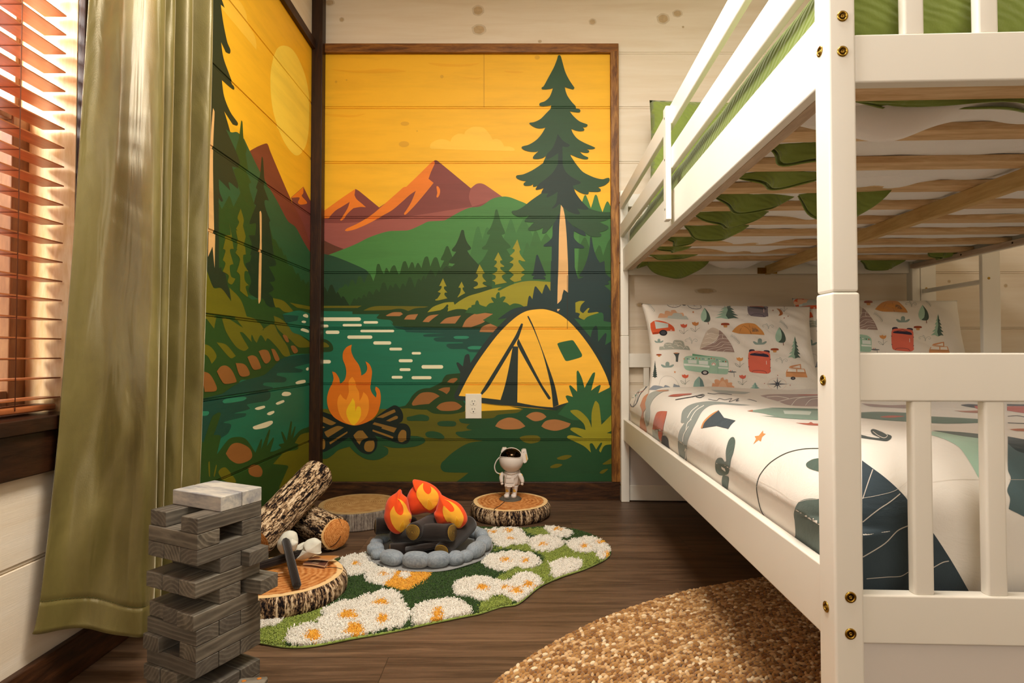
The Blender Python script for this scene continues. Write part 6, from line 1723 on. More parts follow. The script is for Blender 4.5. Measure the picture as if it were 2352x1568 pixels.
M_CRK = fabric('graham_felt', 'b5742e'); M_CHO = fabric('chocolate_felt', '5a2c12'); M_EDG = fabric('felt_edge', 'd8b58c')


def felt(name, s, zs, mat, label, th=0.0035, stitch=False, wave=0.0015):
    ox, oy, k = CR['K']
    q = [(ox + a / k, oy + b / k) for a, b, _ in parse(s)]
    P = [onZ(x, y, z) for (x, y), z in zip(q, zs)]
    mb = MB()
    def at(a, b, dz):
        p = P[0].lerp(P[1], a).lerp(P[3].lerp(P[2], a), b)
        return p + Vector((0, 0, dz + wave * math.sin(a * 5 + b * 4)))
    mb.grid(lambda a, b: at(a, b, th / 2), 8, 8, 0, True)
    mb.grid(lambda a, b: at(a, b, -th / 2), 8, 8, 1, True)
    for e in range(4):
        def ed(a, b, e=e):
            c = [(a, 0), (1, a), (a, 1), (0, a)][e]; return at(c[0], c[1], th / 2 - th * b)
        mb.grid(ed, 8, 1, 1, False)
    if stitch:
        for a in (0.2, 0.4, 0.6, 0.8): mb.tube([at(a, .35, th / 2 + .0004), at(a, .65, th / 2 + .0004)], 0.0005, 4, 1)
    c = sum(P, Vector()) / 4
    o = mb.build(name, [mat, M_EDG], loc=c)
    return tag(o, label, 'felt food')


felt('felt_cracker', "670,702! 800,640! 1120,655! 1045,725!", (0.069, .069, .070, .069), M_CRK, 'brown felt cracker at the bottom of the stack right of the sticks')
felt('felt_chocolate', "720,648! 800,592! 1140,592! 1060,682!", (0.079, .078, .079, .078), M_CHO, 'dark felt chocolate square between the two felt crackers right of the sticks', 0.004, True)
felt('felt_cracker', "802,578! 905,522! 1285,532! 1140,588!", (0.089, .087, .082, .088), M_CRK, 'brown felt cracker on top of the stack right of the sticks')
felt('felt_cracker', "210,905! 100,860! 280,850! 352,882!", (0.069, .069, .069, .069), M_CRK, 'brown felt cracker at the bottom of the stack half hidden by the block tower')
felt('felt_chocolate', "190,900! 90,840! 250,832! 340,858!", (0.077, .077, .078, .077), M_CHO, 'dark felt chocolate square half hidden by the block tower')
felt('felt_cracker', "180,838! 80,775! 210,760! 415,770!", (0.086, .086, .086, .084), M_CRK, 'brown felt cracker topping the stack half hidden by the block tower')

# ---- astronaut figure ------------------------------------------------------
AY = 2.596
M_AST = plain('astronaut_white', 'ddd2c6', 0.3, 0.5)
M_ASTM = plain('astronaut_white_matte', 'd6cbc0', 0.55, 0.4)
M_ASTY = plain('astronaut_yellow', 'd9ab45', 0.5, 0.4)
M_VIS = plain('visor_gold_black', '2a2016', 0.05, 0.9, Metallic=1.0)
M_MOON = plain('moon_rock_grey', '5d574c', 0.8, 0.2, 0.3, 60)
AK = AY / F / 10.453


def ap(x, y, d=0.0):
    p = onY(1070 + x / 10.453, 1020 + y / 10.453, AY); return Vector((p.x, AY - d, p.z))


z0 = 0.0665
ast = thing('astronaut_figure', (ap(1070, 1320).x, AY, z0), 'small glossy white toy astronaut with dark visor standing on a log slice', 'figurine')
c0 = ap(1070, 1320); 
mb = MB(); mb.lathe((c0.x, AY, z0 - 0.002), [(0.051, 0.0), (0.0505, 0.004), (0.047, 0.007), (0.040, 0.011), (0.030, 0.0145), (0.015, 0.016)], 36, 0, True, lambda a: 0.02 * math.sin(3 * a) + 0.012 * math.sin(8 * a))
mb.tube([(c0.x - 0.012 + 0.009 * math.cos(q), AY - 0.036 + 0.006 * math.sin(q), z0 + 0.0105) for q in [2 * PI * i / 16 for i in range(17)]], 0.0012, 6)
mb.build('base', M_MOON, ast, label='dark grey rock base')
for sx, xt, xb in ((-1, 1005, 985), (1, 1180, 1155)):
    prof = [(xb, 1265, 62), (xb, 1240, 64), (xb + 10, 1205, 56), (xb + 16, 1165, 58), (xb + 20, 1130, 56), (xt, 1095, 62), (xt, 1060, 66), (xt + 2, 1025, 74), (xt + 2, 985, 84)]
    pts = []; rad = []
    for i, (x, y, w) in enumerate(prof):
        pts.append(ap(x, y)); rad.append(w * AK)
    P2 = []; R2 = []
    for i in range(len(pts) - 1):
        for u in (0, .5):
            P2.append(pts[i].lerp(pts[i + 1], u)); R2.append((rad[i] + (rad[i + 1] - rad[i]) * u) * (1.0 if u == 0 else 0.95))
    P2.append(pts[-1]); R2.append(rad[-1])
    mb = MB(); mb.tube(P2, R2, 20)
    lg = mb.build('leg', M_ASTM, ast)
    mb = MB(); q = ap(xb - 6, 1258, 0.010); mb.ell((q.x, q.y, z0 + 0.0165), (0.0125, 0.019, 0.009), 20, 12, 0, None, 0.8)
    mb.build('boot', M_ASTM, lg)
    mb = MB(); q = ap(xt - 12, 1098, 66 * AK * 0.93)
    mb.grid(lambda a, b: (q.x + (a - .5) * 70 * AK, q.y + 0.0026 * abs(2 * a - 1) ** 2 - 0.0006, q.z + (b - .5) * 60 * AK), 6, 4)
    mb.grid(lambda a, b: (q.x + (a - .5) * 70 * AK, q.y + 0.0026 * abs(2 * a - 1) ** 2 + 0.0004, q.z + (b - .5) * 60 * AK), 6, 4)
    mb.build('knee_patch', M_ASTY, lg)
# torso
prof = [(1090, 1010, 60), (1088, 985, 130), (1088, 950, 165), (1088, 900, 168), (1088, 850, 172), (1088, 780, 172), (1088, 720, 175), (1088, 675, 172), (1088, 640, 150)]
mb = MB(); n = 36; rings = []
for x, y, w in prof:
    c = ap(x, y); r = w * AK
    rings.append([(c.x + r * math.cos(2 * PI * j / n), c.y + r * 0.78 * math.sin(2 * PI * j / n), c.z) for j in range(n)])
mb.rings(rings, 0, True)
tor = mb.build('torso', M_ASTM, ast)
def plate(name, x0, y0, x1, y1, d, th, parent, mat=M_ASTM, bev=0.0015):
    a = ap(x0, y0, d); b = ap(x1, y1, d)
    mb = MB(); mb.box((a.x, a.y, b.z), (b.x, a.y + th, a.z)); return mb.build(name, mat, parent, bevel=bev)
plate('chest_pack', 960, 800, 1155, 900, 0.0285, 0.012, tor)
plate('chest_panel', 985, 735, 1090, 792, 0.0285, 0.008, tor)
plate('belt', 935, 912, 1170, 985, 0.0280, 0.010, tor)
plate('buckle', 990, 968, 1110, 1000, 0.0295, 0.006, tor)
for xa, xb in ((925, 985), (1250, 1150)):
    mb = MB(); mb.tube([ap(xa, 680, 0.020), ap((xa + xb) / 2, 745, 0.027), ap(xb, 805, 0.0275)], 0.0011, 6); mb.build('strap', M_ASTM, tor)
mb = MB(); mb.tube([ap(912 + 350 * i / 12, 650 + 32 * math.sin(PI * i / 12), 0.0285 * math.sin(PI * i / 12) ** .5) for i in range(13)], 0.0016, 8); mb.build('collar', M_AST, tor)
# arms
for sx, P in ((-1, [(905, 700, 50), (868, 720, 56), (850, 770, 52), (850, 820, 50), (858, 870, 44), (862, 905, 34)]), (1, [(1255, 715, 50), (1300, 740, 60), (1325, 790, 58), (1348, 840, 54), (1358, 885, 46), (1358, 915, 36)])):
    mb = MB()
    pts = [ap(x, y, 0.002 * i) for i, (x, y, w) in enumerate(P)]; rad = [w * AK for x, y, w in P]
    P2 = []; R2 = []
    for i in range(len(pts) - 1):
        for u in (0, .5): P2.append(pts[i].lerp(pts[i + 1], u)); R2.append((rad[i] + (rad[i + 1] - rad[i]) * u) * (0.94 if u == 0 and i else 1.0))
    P2.append(pts[-1]); R2.append(rad[-1])
    mb.tube(P2, R2, 18)
    arm = mb.build('arm', M_ASTM, ast)
    x, y, w = P[-1]
    mb = MB(); q = ap(x - sx * 4, y + 25, 0.010); mb.ell(q, (30 * AK, 30 * AK, 36 * AK), 16, 10); q = ap(x - sx * 28, y + 25, 0.013); mb.ell(q, (14 * AK, 14 * AK, 20 * AK), 10, 8)
    mb.build('hand', M_AST, arm)
    mb = MB(); q = ap(P[1][0] + sx * 42, P[1][1] + 8, 0.004); mb.ell(q, (22 * AK, 36 * AK, 42 * AK), 14, 10); mb.build('shoulder_patch', M_ASTY, arm)
# helmet
hc = ap(1093, 372, 0.0)
mb = MB(); mb.ell(hc, (292 * AK, 285 * AK, 292 * AK), 56, 36)
hel = mb.build('helmet', M_AST, ast)
d = Decals([hel], 3.0)
vs_ = [(1070 + x / 10.453, 1020 + y / 10.453) for x, y in curve(parse("832,290 840,250 870,190 925,140 1000,110 1085,97 1170,108 1240,140 1295,190 1322,245 1318,290 1290,318 1200,326 1050,318 930,308 850,302"), 6)]
d.add(vs_, M_VIS, 0.0012)
d.build('visor', hel, 'dark reflective visor')
rim = []
tt = d.t[0]
for x, y in vs_ + vs_[:1]:
    dd = ray(x, y).normalized(); h = tt.ray_cast(CAM, dd)
    if h[0] is not None: rim.append(h[0] + h[1] * 0.0012)
mb = MB(); mb.tube(rim, 0.0013, 8); mb.build('visor_rim', M_AST, hel)
for P, nm in (([(1330, 150), (1375, 122), (1440, 124), (1452, 150), (1494, 345), (1450, 430), (1400, 450), (1370, 420), (1352, 300), (1335, 230)], 'r'), ([(842, 165), (878, 90), (960, 86), (985, 105), (920, 160), (850, 215)], 'l')):
    mb = MB(); f0 = [ap(x, y, 0.012) for x, y in P]; f1 = [ap(x, y, -0.028) for x, y in P]
    mb.rings([f0, f1], 0, False)
    pk = mb.build('backpack_lobe', M_AST, hel, bevel=0.002)
    if nm == 'r':
        mb = MB(); q = [ap(x, y, 0.0126) for x, y in ((1430, 230), (1448, 222), (1477, 360), (1458, 390))]
        q2 = [p + Vector((0, 0.002, 0)) for p in q]; mb.rings([q, q2], 0, False); mb.build('yellow_strip', M_ASTY, pk)
        mb = MB(); mb.ell(ap(1382, 182, 0.0122), (0.0022, 0.0006, 0.001), 10, 6); mb.build('port', M_DARK, pk)
mb = MB(); mb.box(tuple(ap(860, 640, -0.022)), tuple(ap(861, 640, -0.022))) if False else None
bp = MB(); a = ap(945, 1010, -0.024); b = ap(1310, 640, -0.024); bp.box((a.x, AY + 0.020, a.z), (b.x, AY + 0.042, b.z)); bp.build('backpack', M_ASTM, tor, bevel=0.006)
mb = MB(); hp = curve([(810, 315, False), (745, 385, False), (700, 480, False), (690, 560, False), (710, 640, False), (755, 690, False), (812, 708, False)], 5, False)
mb.tube([ap(x, y, -0.002) for x, y in hp], 0.0026, 12); mb.build('hose', M_ASTM, ast)

# ---- tumbling block tower ----------------------------------------------------
NL, LH = 14, 0.0296
TC = (-0.5855, 1.072)
ang = math.atan2(0.1229, 0.0584)
rx, ry = math.cos(ang), math.sin(ang); S_ = 0.1460; BWD = S_ / 3
lx, ly = -ry, rx
t = NT('grey_stained_block')
oi = t.n('ShaderNodeObjectInfo')
v = t.tc((1, 1, 1))
sx = t.n('ShaderNodeSeparateXYZ'); t.l(v, sx.inputs[0])
nn = t.noise(t.tc((3, 9, 9)), 3.0, 3, 0.5)
r_ = t.math('SQRT', t.math('ADD', t.math('MULTIPLY', sx.outputs[1], sx.outputs[1]), t.math('MULTIPLY', sx.outputs[2], sx.outputs[2])))
w_ = t.math('SINE', t.math('ADD', t.math('MULTIPLY', r_, 800.0), t.math('MULTIPLY', nn, 9.0)))
w2 = t.math('POWER', t.math('ADD', t.math('MULTIPLY', w_, 0.5), 0.5), 3.0)
bl = t.noise(t.tc((7, 22, 22)), 1.6, 5, 0.6, 0.8)
c1 = t.ramp(bl, [(0.3, '454037'), (0.5, '5d564a'), (0.7, '766e60')])
c1 = t.mix(c1, '948b7a', t.math('MULTIPLY', w2, 0.42))
c1 = t.mix(c1, '4a4540', t.math('MULTIPLY', oi.outputs['Random'], 0.6))
t.bump(w_, 0.06, 0.001)
M_BLK = t.fin(c1, 0.55, 0.3)
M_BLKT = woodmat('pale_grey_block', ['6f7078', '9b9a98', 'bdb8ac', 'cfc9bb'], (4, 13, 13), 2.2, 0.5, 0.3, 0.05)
layers = {0: ('R', {1: 0, 2: 0}), 1: ('L', {0: 0, 2: .004}), 2: ('R', {0: 0, 2: 0}), 3: ('L', {0: 0, 1: 0, 2: 0}), 4: ('R', {1: 0.0, 2: -.022}), 5: ('L', {0: -.003, 1: -.003, 2: -.003}), 6: ('R', {1: .0, 2: -.034}), 7: ('L', {0: -.006, 1: -.001, 2: .004}),
          8: ('R', {0: 0, 1: 0, 2: 0}), 9: ('L', {0: 0, 2: -.008}), 10: ('R', {0: 0, 1: 0, 2: 0}), 11: ('L', {1: -.004, 2: -.006}), 12: ('R', {0: 0, 1: 0, 2: 0}), 13: ('L', {0: 0, 1: 0, 2: 0}), 14: ('R', {0: 0, 1: 0, 2: 0})}
ordn = ['topmost', 'second', 'third', 'fourth', 'fifth', 'sixth', 'seventh', 'eighth', 'ninth', 'tenth', 'eleventh', 'twelfth', 'thirteenth', 'fourteenth', 'lowest']
RB = random.Random(3)
for k in range(15):
    kind, sl = layers[k]
    zb = (NL - k) * LH
    for s, sh in sl.items():
        if kind == 'L':   # long axis along r, its end showing on the left face; slots along l from the near corner
            c = (TC[0] + rx * (S_ / 2 + sh) + lx * BWD * (s + .5), TC[1] + ry * (S_ / 2 + sh) + ly * BWD * (s + .5)); rot = ang + RB.uniform(-.003, .003)
            lb = f"grey block, {ordn[k]} row of the tower, " + {0: 'at the near corner', 1: 'in the middle of the left face', 2: 'at the far left beside the curtain'}[s]
        else:
            c = (TC[0] + rx * BWD * (s + .5) + lx * (S_ / 2 + sh), TC[1] + ry * BWD * (s + .5) + ly * (S_ / 2 + sh)); rot = ang + PI / 2 + RB.uniform(-.003, .003)
            if k == 6 and s == 2: rot += 0.10; c = (c[0] + rx * 0.009, c[1] + ry * 0.009)
            lb = f"grey block, {ordn[k]} row of the tower, " + {0: 'at the near corner', 1: 'in the middle of the right face', 2: 'on the side towards the logs'}[s]
        oy, oz = RB.uniform(-.045, .045), RB.choice((-1, 1)) * RB.uniform(.02, .06)
        hl, hw, hh = S_ / 2 - .0004, BWD / 2 - .0005, LH / 2 - .0001
        Mb = Matrix.Translation((c[0], c[1], zb + LH / 2)) @ Matrix.Rotation(rot, 4, 'Z')
        mb = MB(Mb)
        N_ = 1
        mb.box((-hl, -hw, -hh), (hl, hw, hh), 0, (RB.uniform(0, 9), oy, oz))
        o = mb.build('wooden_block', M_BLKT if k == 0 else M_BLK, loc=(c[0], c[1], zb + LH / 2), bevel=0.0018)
        tag(o, lb, 'toy block', 'stacked tower blocks')
# small grey block with orange spots at the tower's foot
mb = MB(Matrix.Translation((-0.487, 1.075, 0)) @ Matrix.Rotation(0.12, 4, 'Z'))
mb.box((-0.026, -0.026, 0), (0.026, 0.026, 0.109), 0, (3, .03, .04))
dd = mb.build('spotted_block', M_BLK, loc=(-0.487, 1.075, 0), bevel=0.004)
tag(dd, 'small grey block with orange spots beside the tower at the picture bottom', 'toy block')
mb = MB(Matrix.Translation((-0.487, 1.075, 0)) @ Matrix.Rotation(0.12, 4, 'Z'))
for x, y in ((-.014, .012), (.012, .017), (0, -.008), (.014, -.014)):
    mb.ell((x, y, 0.1093), (0.0045, 0.0038, 0.0006), 12, 6)
mb.build('orange_spots', plain('orange_spot', 'b06a1e', 0.6), dd)
# ================================================================== RUGS
RUG = outline('O', "540,1445 560,1470 597,1474 660,1483 720,1481 800,1466 900,1448 1000,1427 1060,1415 1100,1407 1150,1391 1190,1384 1240,1345 1290,1323 1340,1306 1388,1284 1402,1265 1386,1245 1355,1228 1310,1216 1260,1211 1200,1214 1130,1212 1060,1212 980,1218 900,1232 860,1250 838,1272 812,1276 780,1285 740,1300 680,1325 600,1370 550,1410", 5)
ZR = 0.006


def rugP(x, y, z=ZR): return onZ(x, y, z)


edge = [rugP(x, y) for x, y in RUG]
mb = MB(); n = len(edge)
mb.rings([[(p.x, p.y, 0.001) for p in edge], [(p.x, p.y, 0.005) for p in edge]], 0, False)
rug = mb.build('daisy_rug', fabric('rug_backing', '6c7a35'), loc=(0, 1.9, 0))
tag(rug, 'shaggy meadow rug with white and yellow daisies on green', 'rug')
mb = MB(); loop = [(p.x, p.y, 0.0045 + 0.0015 * noise.noise(Vector((p.x * 9, p.y * 9, 0)))) for p in edge]
mb.tube(loop + loop[:1], 0.0032, 8, 0, True)
mb.build('binding', fabric('rug_binding', '8a9c4c', weave=800), rug, label='light green bound edge')
WHB = [('R', "220,1410! 300,1440 480,1425 700,1390 860,1350 900,1335 1090,1300! 1160,1215! 1110,1150 1060,1060 980,1030 900,1050 800,1080 740,1110 640,1115 540,1160 500,1170 500,1220 465,1260 480,1290 400,1280 320,1300 240,1340 240,1380"),
       ('R', "1155,1315! 1190,1220 1165,1180 1250,1130 1350,1110 1480,1100 1580,1150 1605,1200 1560,1250 1400,1290"),
       ('R', "1480,1040 1490,990 1560,945 1700,935 1800,960 1880,970 1950,920 2030,900 2100,930 2140,990 2090,1010 2060,1070 1980,1140! 1930,1110 1860,1070 1780,1070 1700,1110 1600,1080 1510,1070"),
       ('R', "635,800 720,770 830,765 900,830 880,870 800,900 720,925 650,900"), ('R', "825,960 835,900 900,865 1040,870! 1060,920 1020,960 960,1000 880,980"),
       ('S', "1240,100! 1400,85 1520,95 1560,150 1600,180 1560,215 1450,225 1380,245 1320,225 1280,180 1240,130"), ('S', "1600,190 1650,160 1760,150 1850,180 1885,210 1820,260 1700,280 1620,250"), ('S', "1740,75 1850,80 1960,120 1930,155 1850,160 1780,130"),
       ('S', "1920,215 1990,180 2100,160 2180,180 2250,220 2290,280 2240,345 2180,320 2170,280 2050,290 1960,260"), ('S', "1200,370 1250,320 1400,290 1500,285 1550,300 1620,300 1690,370 1640,410 1560,425 1500,405 1400,445 1300,430"),
       ('S', "1770,390 1850,360 1950,345 2040,370 2020,430 1960,455 1900,480 1850,510 1800,490 1800,430"), ('R', "-60,1230! 200,1240! 160,1280 20,1315 -60,1320!"), ('R', "930,830! 1060,870! 980,870!")]
GLD = [('R', "960,990 1000,950 1060,880 1180,870 1290,885 1300,910 1240,970 1180,1000 1110,1030 1030,1010")]
WIN = [('R', "1070,930 1110,895 1150,920 1120,945")]
LGT = [('R', "-60,1430! 220,1450! 240,1340 400,1280 470,1270 500,1170 545,1135 500,1150 350,1200 200,1240 -60,1300!"), ('S', "1250,290! 1330,240 1450,230 1560,215 1600,200! 1900,220! 2180,290! 2230,340! 2080,420! 1960,480! 1800,560! 1700,560! 1620,460 1500,470 1400,530 1340,540 1330,510 1480,420 1680,400 1720,330 1650,290 1500,270 1380,260"),
       ('S', "1530,90! 1740,80! 1820,150! 1700,160! 1600,130!"), ('S', "1175,760 1185,720 1220,690 1350,650 1450,660 1480,690 1400,750 1290,790 1200,800"), ('R', "830,760! 900,830 940,820 1000,850 900,790!")]
YEL = [('R', 420, 1375, 70, 45), ('R', 685, 1220, 75, 35), ('R', 930, 1125, 58, 25), ('R', 940, 1250, 45, 40), ('R', 735, 1330, 72, 50), ('R', 1360, 1205, 45, 40), ('R', 1345, 1250, 40, 35), ('R', 1690, 1015, 52, 25), ('R', 1868, 1015, 35, 18), ('R', 1950, 1040, 45, 30), ('R', 2040, 995, 45, 26), ('R', 740, 833, 34, 20), ('R', 948, 913, 38, 16),
       ('S', 1430, 108, 38, 17), ('S', 1440, 178, 40, 13), ('S', 1290, 120, 35, 16), ('S', 1715, 222, 38, 20), ('S', 1840, 97, 40, 12), ('S', 2065, 240, 35, 20), ('S', 2200, 205, 40, 15), ('S', 2255, 305, 20, 25), ('S', 1400, 358, 45, 24), ('S', 1565, 365, 32, 25)]
rs = np.random.RandomState(5)
xs = [p.x for p in edge]; ys = [p.y for p in edge]
NT_ = 330000
gx = rs.uniform(min(xs), max(xs), NT_); gy = rs.uniform(min(ys), max(ys), NT_)
keep = inpoly([(p.x, p.y) for p in edge], gx, gy)
keep &= ((gx + 0.678) ** 2 + (gy - 1.716) ** 2 > 0.165 ** 2) & ((gx - FX) ** 2 + (gy - FY) ** 2 > 0.21 ** 2)
gx, gy = gx[keep], gy[keep]
# project to the frame for the colour test
zz = 0.010 - CAMH
yc = CP * gy + SP * zz; zc = -SP * gy + CP * zz
qx = 1176 + F * gx / yc; qy = 784 - F * zc / yc
jx = qx + rs.normal(0, 1.0, len(qx)); jy = qy + rs.normal(0, 0.7, len(qx))
jx = jx + 3.0 * np.sin(qx * .55 + qy * .35) + 2.0 * np.sin(qx * 1.3 - qy * .8); jy = jy + 2.0 * np.sin(qy * .9 + qx * .4)
cl = np.zeros(len(gx), int)     # 0 dark green, 1 light green, 2 white, 3 yellow
for c, s in LGT: cl[inpoly(outline(c, s, 4), jx, jy)] = 1
for c, s in WHB: cl[inpoly(outline(c, s, 4), jx, jy)] = 2
for c, s in GLD: cl[inpoly(outline(c, s, 4), jx, jy)] = 3
for c, s in WIN: cl[inpoly(outline(c, s, 4), jx, jy)] = 2
for c, x, y, a, b in YEL:
    ox, oy, k = CR[c]
    cl[(((jx - ox - x / k) / (a / k)) ** 2 + ((jy - oy - y / k) / (b / k)) ** 2) < 1 + 0.35 * np.sin(np.arctan2(jy - oy - y / k, jx - ox - x / k) * 5)] = 3
N = len(gx)
hgt = np.where(cl == 2, 0.0150, np.where(cl == 3, 0.0135, 0.0115)) * rs.uniform(0.75, 1.15, N)
rad = np.where(cl >= 2, 0.0019, 0.0018) * rs.uniform(0.8, 1.2, N)
a0 = rs.uniform(0, 2 * PI, N); tl = rs.uniform(0, 0.008, N); ta = rs.uniform(0, 2 * PI, N)
V = np.zeros((N, 6, 3), np.float32)
for j in range(3):
    a = a0 + j * 2 * PI / 3
    V[:, j, 0] = gx + rad * 0.9 * np.cos(a); V[:, j, 1] = gy + rad * 0.9 * np.sin(a); V[:, j, 2] = 0.004
    V[:, 3 + j, 0] = gx + tl * np.cos(ta) + rad * 0.75 * np.cos(a + .3); V[:, 3 + j, 1] = gy + tl * np.sin(ta) + rad * 0.75 * np.sin(a + .3); V[:, 3 + j, 2] = hgt
base = (np.arange(N) * 6)[:, None]
quads = np.concatenate([base + np.array([[0, 1, 4, 3]]), base + np.array([[1, 2, 5, 4]]), base + np.array([[2, 0, 3, 5]])], 1).reshape(-1)
tris = (base + np.array([[3, 4, 5]])).reshape(-1)
rnd = rs.uniform(0, 1, N)


def fastmesh(name, V, loops, starts, mi, mats, tc, parent=None, loc=(0, 0, 0), smooth=True):
    me = bpy.data.meshes.new(name)
    off = np.array(loc, np.float32)
    me.vertices.add(len(V)); me.vertices.foreach_set('co', (V - off).astype(np.float32).ravel())
    me.loops.add(len(loops)); me.loops.foreach_set('vertex_index', loops.astype(np.int32))
    me.polygons.add(len(starts)); me.polygons.foreach_set('loop_start', starts.astype(np.int32))
    me.polygons.foreach_set('material_index', mi.astype(np.int32))
    me.polygons.foreach_set('use_smooth', np.full(len(starts), smooth))
    at = me.attributes.new('tc', 'FLOAT_VECTOR', 'POINT'); at.data.foreach_set('vector', tc.astype(np.float32).ravel())
    for m in mats: me.materials.append(m)
    me.update(calc_edges=True); me.validate()
    o = bpy.data.objects.new(name, me); COL.objects.link(o)
    if parent is not None: o.parent = parent
    else: o.location = loc
    return o


def yarn(name, a, b):
    t = NT(name)
    at = t.n('ShaderNodeAttribute', attribute_name='tc'); s = t.n('ShaderNodeSeparateXYZ'); t.l(at.outputs['Vector'], s.inputs[0])
    return t.fin(t.mix(a, b, s.outputs[0]), 0.9, 0.1, Sheen_Weight=0.2)


YM = [yarn('yarn_dark_green', '263f14', '416027'), yarn('yarn_light_green', '76862f', 'a5b456'), yarn('yarn_white', 'ece6d8', 'faf6ec'), yarn('yarn_yellow', 'e6a024', 'f8c552')]
loops = np.concatenate([quads, tris]); starts = np.concatenate([np.arange(3 * N) * 4, 12 * N + np.arange(N) * 3])
mi = np.concatenate([np.repeat(cl, 3), cl])
tc = np.zeros((N, 6, 3)); tc[:, :, 0] = rnd[:, None]
pile = fastmesh('pile', V.reshape(-1, 3), loops, starts, mi, YM, tc.reshape(-1, 3), rug, (0, 1.9, 0), False)
pile.parent = rug
tag(pile, 'tufted shag pile', kind='stuff')

# round jute rug ---------------------------------------------------------------
JC = (1.18, 0.387); JR = 1.50
mb = MB(); n = 160
ring = [(JC[0] + (JR - 0.006) * math.cos(2 * PI * j / n), JC[1] + (JR - 0.006) * math.sin(2 * PI * j / n)) for j in range(n)]
mb.rings([[(x, y, 0.001) for x, y in ring], [(x, y, 0.006) for x, y in ring]], 0, False)
jr = mb.build('jute_rug', plain('jute_base', '4a3218', 0.9), loc=(JC[0], JC[1], 0))
tag(jr, 'large round woven natural jute rug reaching under the bunk bed', 'rug')
tV = []; tF = []
m_, n_ = 5, 7
for i in range(m_ + 1):
    th = PI * i / m_
    for j in range(n_): tV.append((math.cos(th), math.sin(th) * math.cos(2 * PI * j / n_), math.sin(th) * math.sin(2 * PI * j / n_)))
for i in range(m_):
    for j in range(n_): tF.append((i * n_ + j, (i + 1) * n_ + j, (i + 1) * n_ + (j + 1) % n_, i * n_ + (j + 1) % n_))
tV = np.array(tV); tF = np.array(tF)
cen = []
rr = JR - 0.004; row = 0
while rr > 0.35:
    cnt = int(2 * PI * rr / 0.0132); ph = rs.uniform(0, 6)
    a = (np.arange(cnt) + (0.5 if row % 2 else 0)) * 2 * PI / cnt + ph
    x = JC[0] + (rr + rs.normal(0, .0009, cnt)) * np.cos(a); y = JC[1] + (rr + rs.normal(0, .0009, cnt)) * np.sin(a)
    k = (x > -0.4) & (x < 1.15) & (y > 0.78) & (y < 2.0)
    # only the part in front of and beside the bed
    k &= (x < 0.55 + 0.35 * (y - 0.8)) | (y > 1.35)
    cen.append(np.stack([x[k], y[k], a[k]], 1)); rr -= 0.0088; row += 1
cen = np.concatenate(cen); N = len(cen)
tw = cen[:, 2] + PI / 2 + np.where(rs.rand(N) > .5, .38, .30) * np.where((np.arange(N) % 2) == 0, 1, -1) + rs.normal(0, .12, N)
sl = 0.0086 * rs.uniform(.8, 1.25, N); sw = 0.0048 * rs.uniform(.8, 1.2, N); sh = 0.0052 * rs.uniform(.75, 1.3, N)
c, s = np.cos(tw), np.sin(tw)
P = tV[None, :, :]
lx_ = P[..., 0] * sl[:, None]; ly_ = P[..., 1] * sw[:, None]; lz_ = P[..., 2] * sh[:, None]
V = np.stack([cen[:, 0:1] + lx_ * c[:, None] - ly_ * s[:, None], cen[:, 1:2] + lx_ * s[:, None] + ly_ * c[:, None], 0.0075 + lz_ + 0 * lx_], -1)
fi = (tF[None] + (np.arange(N) * len(tV))[:, None, None]).reshape(-1)
starts = np.arange(N * len(tF)) * 4
tc = np.zeros((N, len(tV), 3)); tc[..., 0] = rs.rand(N)[:, None]; tc[..., 1] = P[..., 0] * .01; tc[..., 2] = P[..., 1] * .01 + rs.rand(N)[:, None]
t = NT('jute_yarn')
at = t.n('ShaderNodeAttribute', attribute_name='tc'); sp = t.n('ShaderNodeSeparateXYZ'); t.l(at.outputs['Vector'], sp.inputs[0])
cc = t.ramp(sp.outputs[0], [(0.0, '7d5329'), (0.35, '9f733f'), (0.65, 'b98f59'), (0.88, 'cda979'), (1.0, 'e8d4ae')])
M_JUTE = t.fin(cc, 0.85, 0.1, Sheen_Weight=0.3)
st = fastmesh('weave', V.reshape(-1, 3), fi, starts, np.zeros(len(starts)), [M_JUTE], tc.reshape(-1, 3), jr, (JC[0], JC[1], 0), True)
tag(st, 'chunky basket weave stitches', kind='stuff')
# loose fibres
mb = MB()
for _ in range(900):
    a = rs.uniform(PI * 0.45, PI * 0.95); q = JR - abs(rs.normal(0, 0.25)); x = JC[0] + q * math.cos(a); y = JC[1] + q * math.sin(a)
    if not (-0.35 < x < 0.55 and 0.9 < y < 1.9): continue
    b = rs.uniform(0, 6.28); l = rs.uniform(.008, .02)
    mb.tube([(x, y, .011), (x + l * .5 * math.cos(b), y + l * .5 * math.sin(b), .011 + rs.uniform(.002, .006)), (x + l * math.cos(b + .4), y + l * math.sin(b + .4), .011 + rs.uniform(0, .005))], 0.00022, 3)
ff = mb.build('loose_fibres', plain('jute_fibre', 'b08a58', 0.9), jr, fixn=False)
tag(ff, kind='stuff')
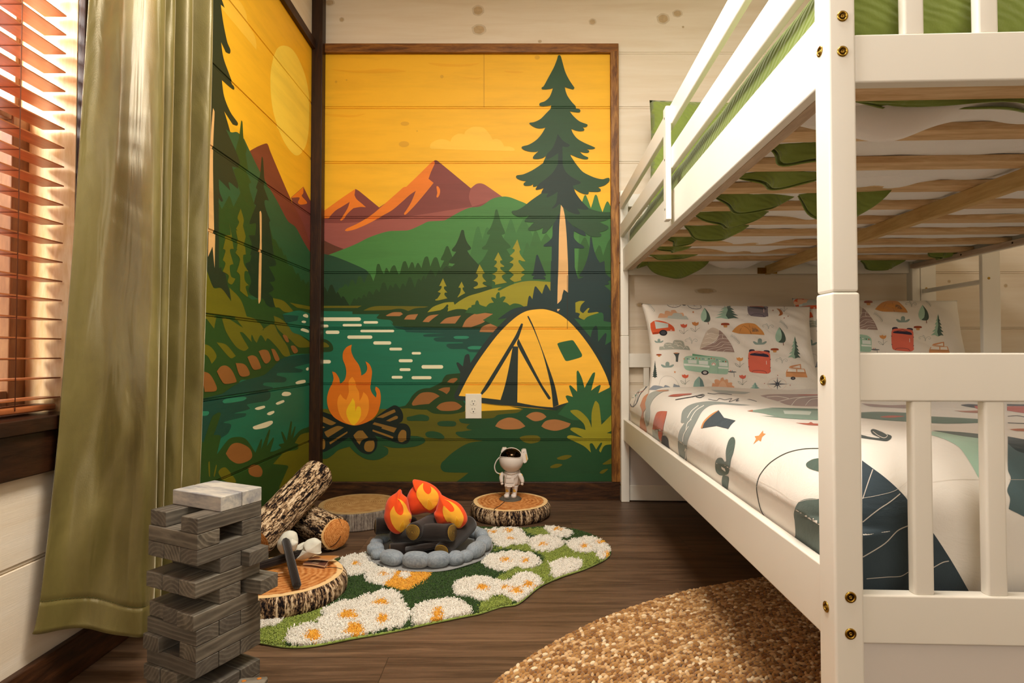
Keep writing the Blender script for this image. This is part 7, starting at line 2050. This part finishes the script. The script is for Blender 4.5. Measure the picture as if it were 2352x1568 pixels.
# ================================================================== CAMERA + LIGHT
cam = bpy.data.cameras.new('camera'); co = bpy.data.objects.new('camera', cam); COL.objects.link(co)
cam.sensor_width = 36.0; cam.sensor_fit = 'HORIZONTAL'; cam.lens = F / 2352 * 36; cam.clip_start = 0.02
co.location = CAM; co.rotation_euler = (PI / 2 + PT, 0, 0)
SC.camera = co
w = bpy.data.worlds.new('world'); SC.world = w; w.use_nodes = True
w.node_tree.nodes['Background'].inputs[0].default_value = (1.0, 0.95, 0.88, 1)
w.node_tree.nodes['Background'].inputs[1].default_value = 1.5


def area(name, loc, rot, sx, sy, power, col, spread=180):
    l = bpy.data.lights.new(name, 'AREA'); l.shape = 'RECTANGLE'; l.size = sx; l.size_y = sy
    l.energy = power; l.color = col; l.spread = math.radians(spread)
    o = bpy.data.objects.new(name, l); COL.objects.link(o); o.location = loc; o.rotation_euler = rot
    return o


# daylight outside the window in the left wall
area('window_daylight', (XL - 0.42, 0.72, 1.95), (0, -math.radians(72), 0), 1.0, 1.4, 160, (1.0, 0.96, 0.90))
# ceiling lamp of the room
area('ceiling_lamp', (0.15, 0.95, ZC - 0.1), (0, 0, 0), 0.8, 0.8, 62, (1.0, 0.925, 0.83))
# area light for unseen daylight behind the camera; rear wall has no opening
area('rear_daylight', (0.2, -2.1, 1.85), (PI / 2, 0, 0), 2.6, 0.8, 27, (1.0, 0.965, 0.92))
SC.view_settings.view_transform = 'Standard'; SC.view_settings.look = 'None'
SC.view_settings.gamma = 1.0; SC.view_settings.exposure = 0.1
SC.view_settings.use_curve_mapping = False

for pre, g in (('plush_log', 'logs of the plush campfire'), ('flame_pillow', 'flames of the plush campfire'), ('log_slice_cushion', 'round log slice floor cushions'),
               ('log_pillow', 'bark printed log pillows'), ('felt_', 'felt crackers and chocolate for the marshmallows'), ('marshmallow_stick', 'plush marshmallow sticks'), ('pillow', 'pillows of the bunk bed')):
    for o in bpy.data.objects:
        if o.parent is None and 'category' in o and o.name.startswith(pre) and 'group' not in o: o['group'] = g
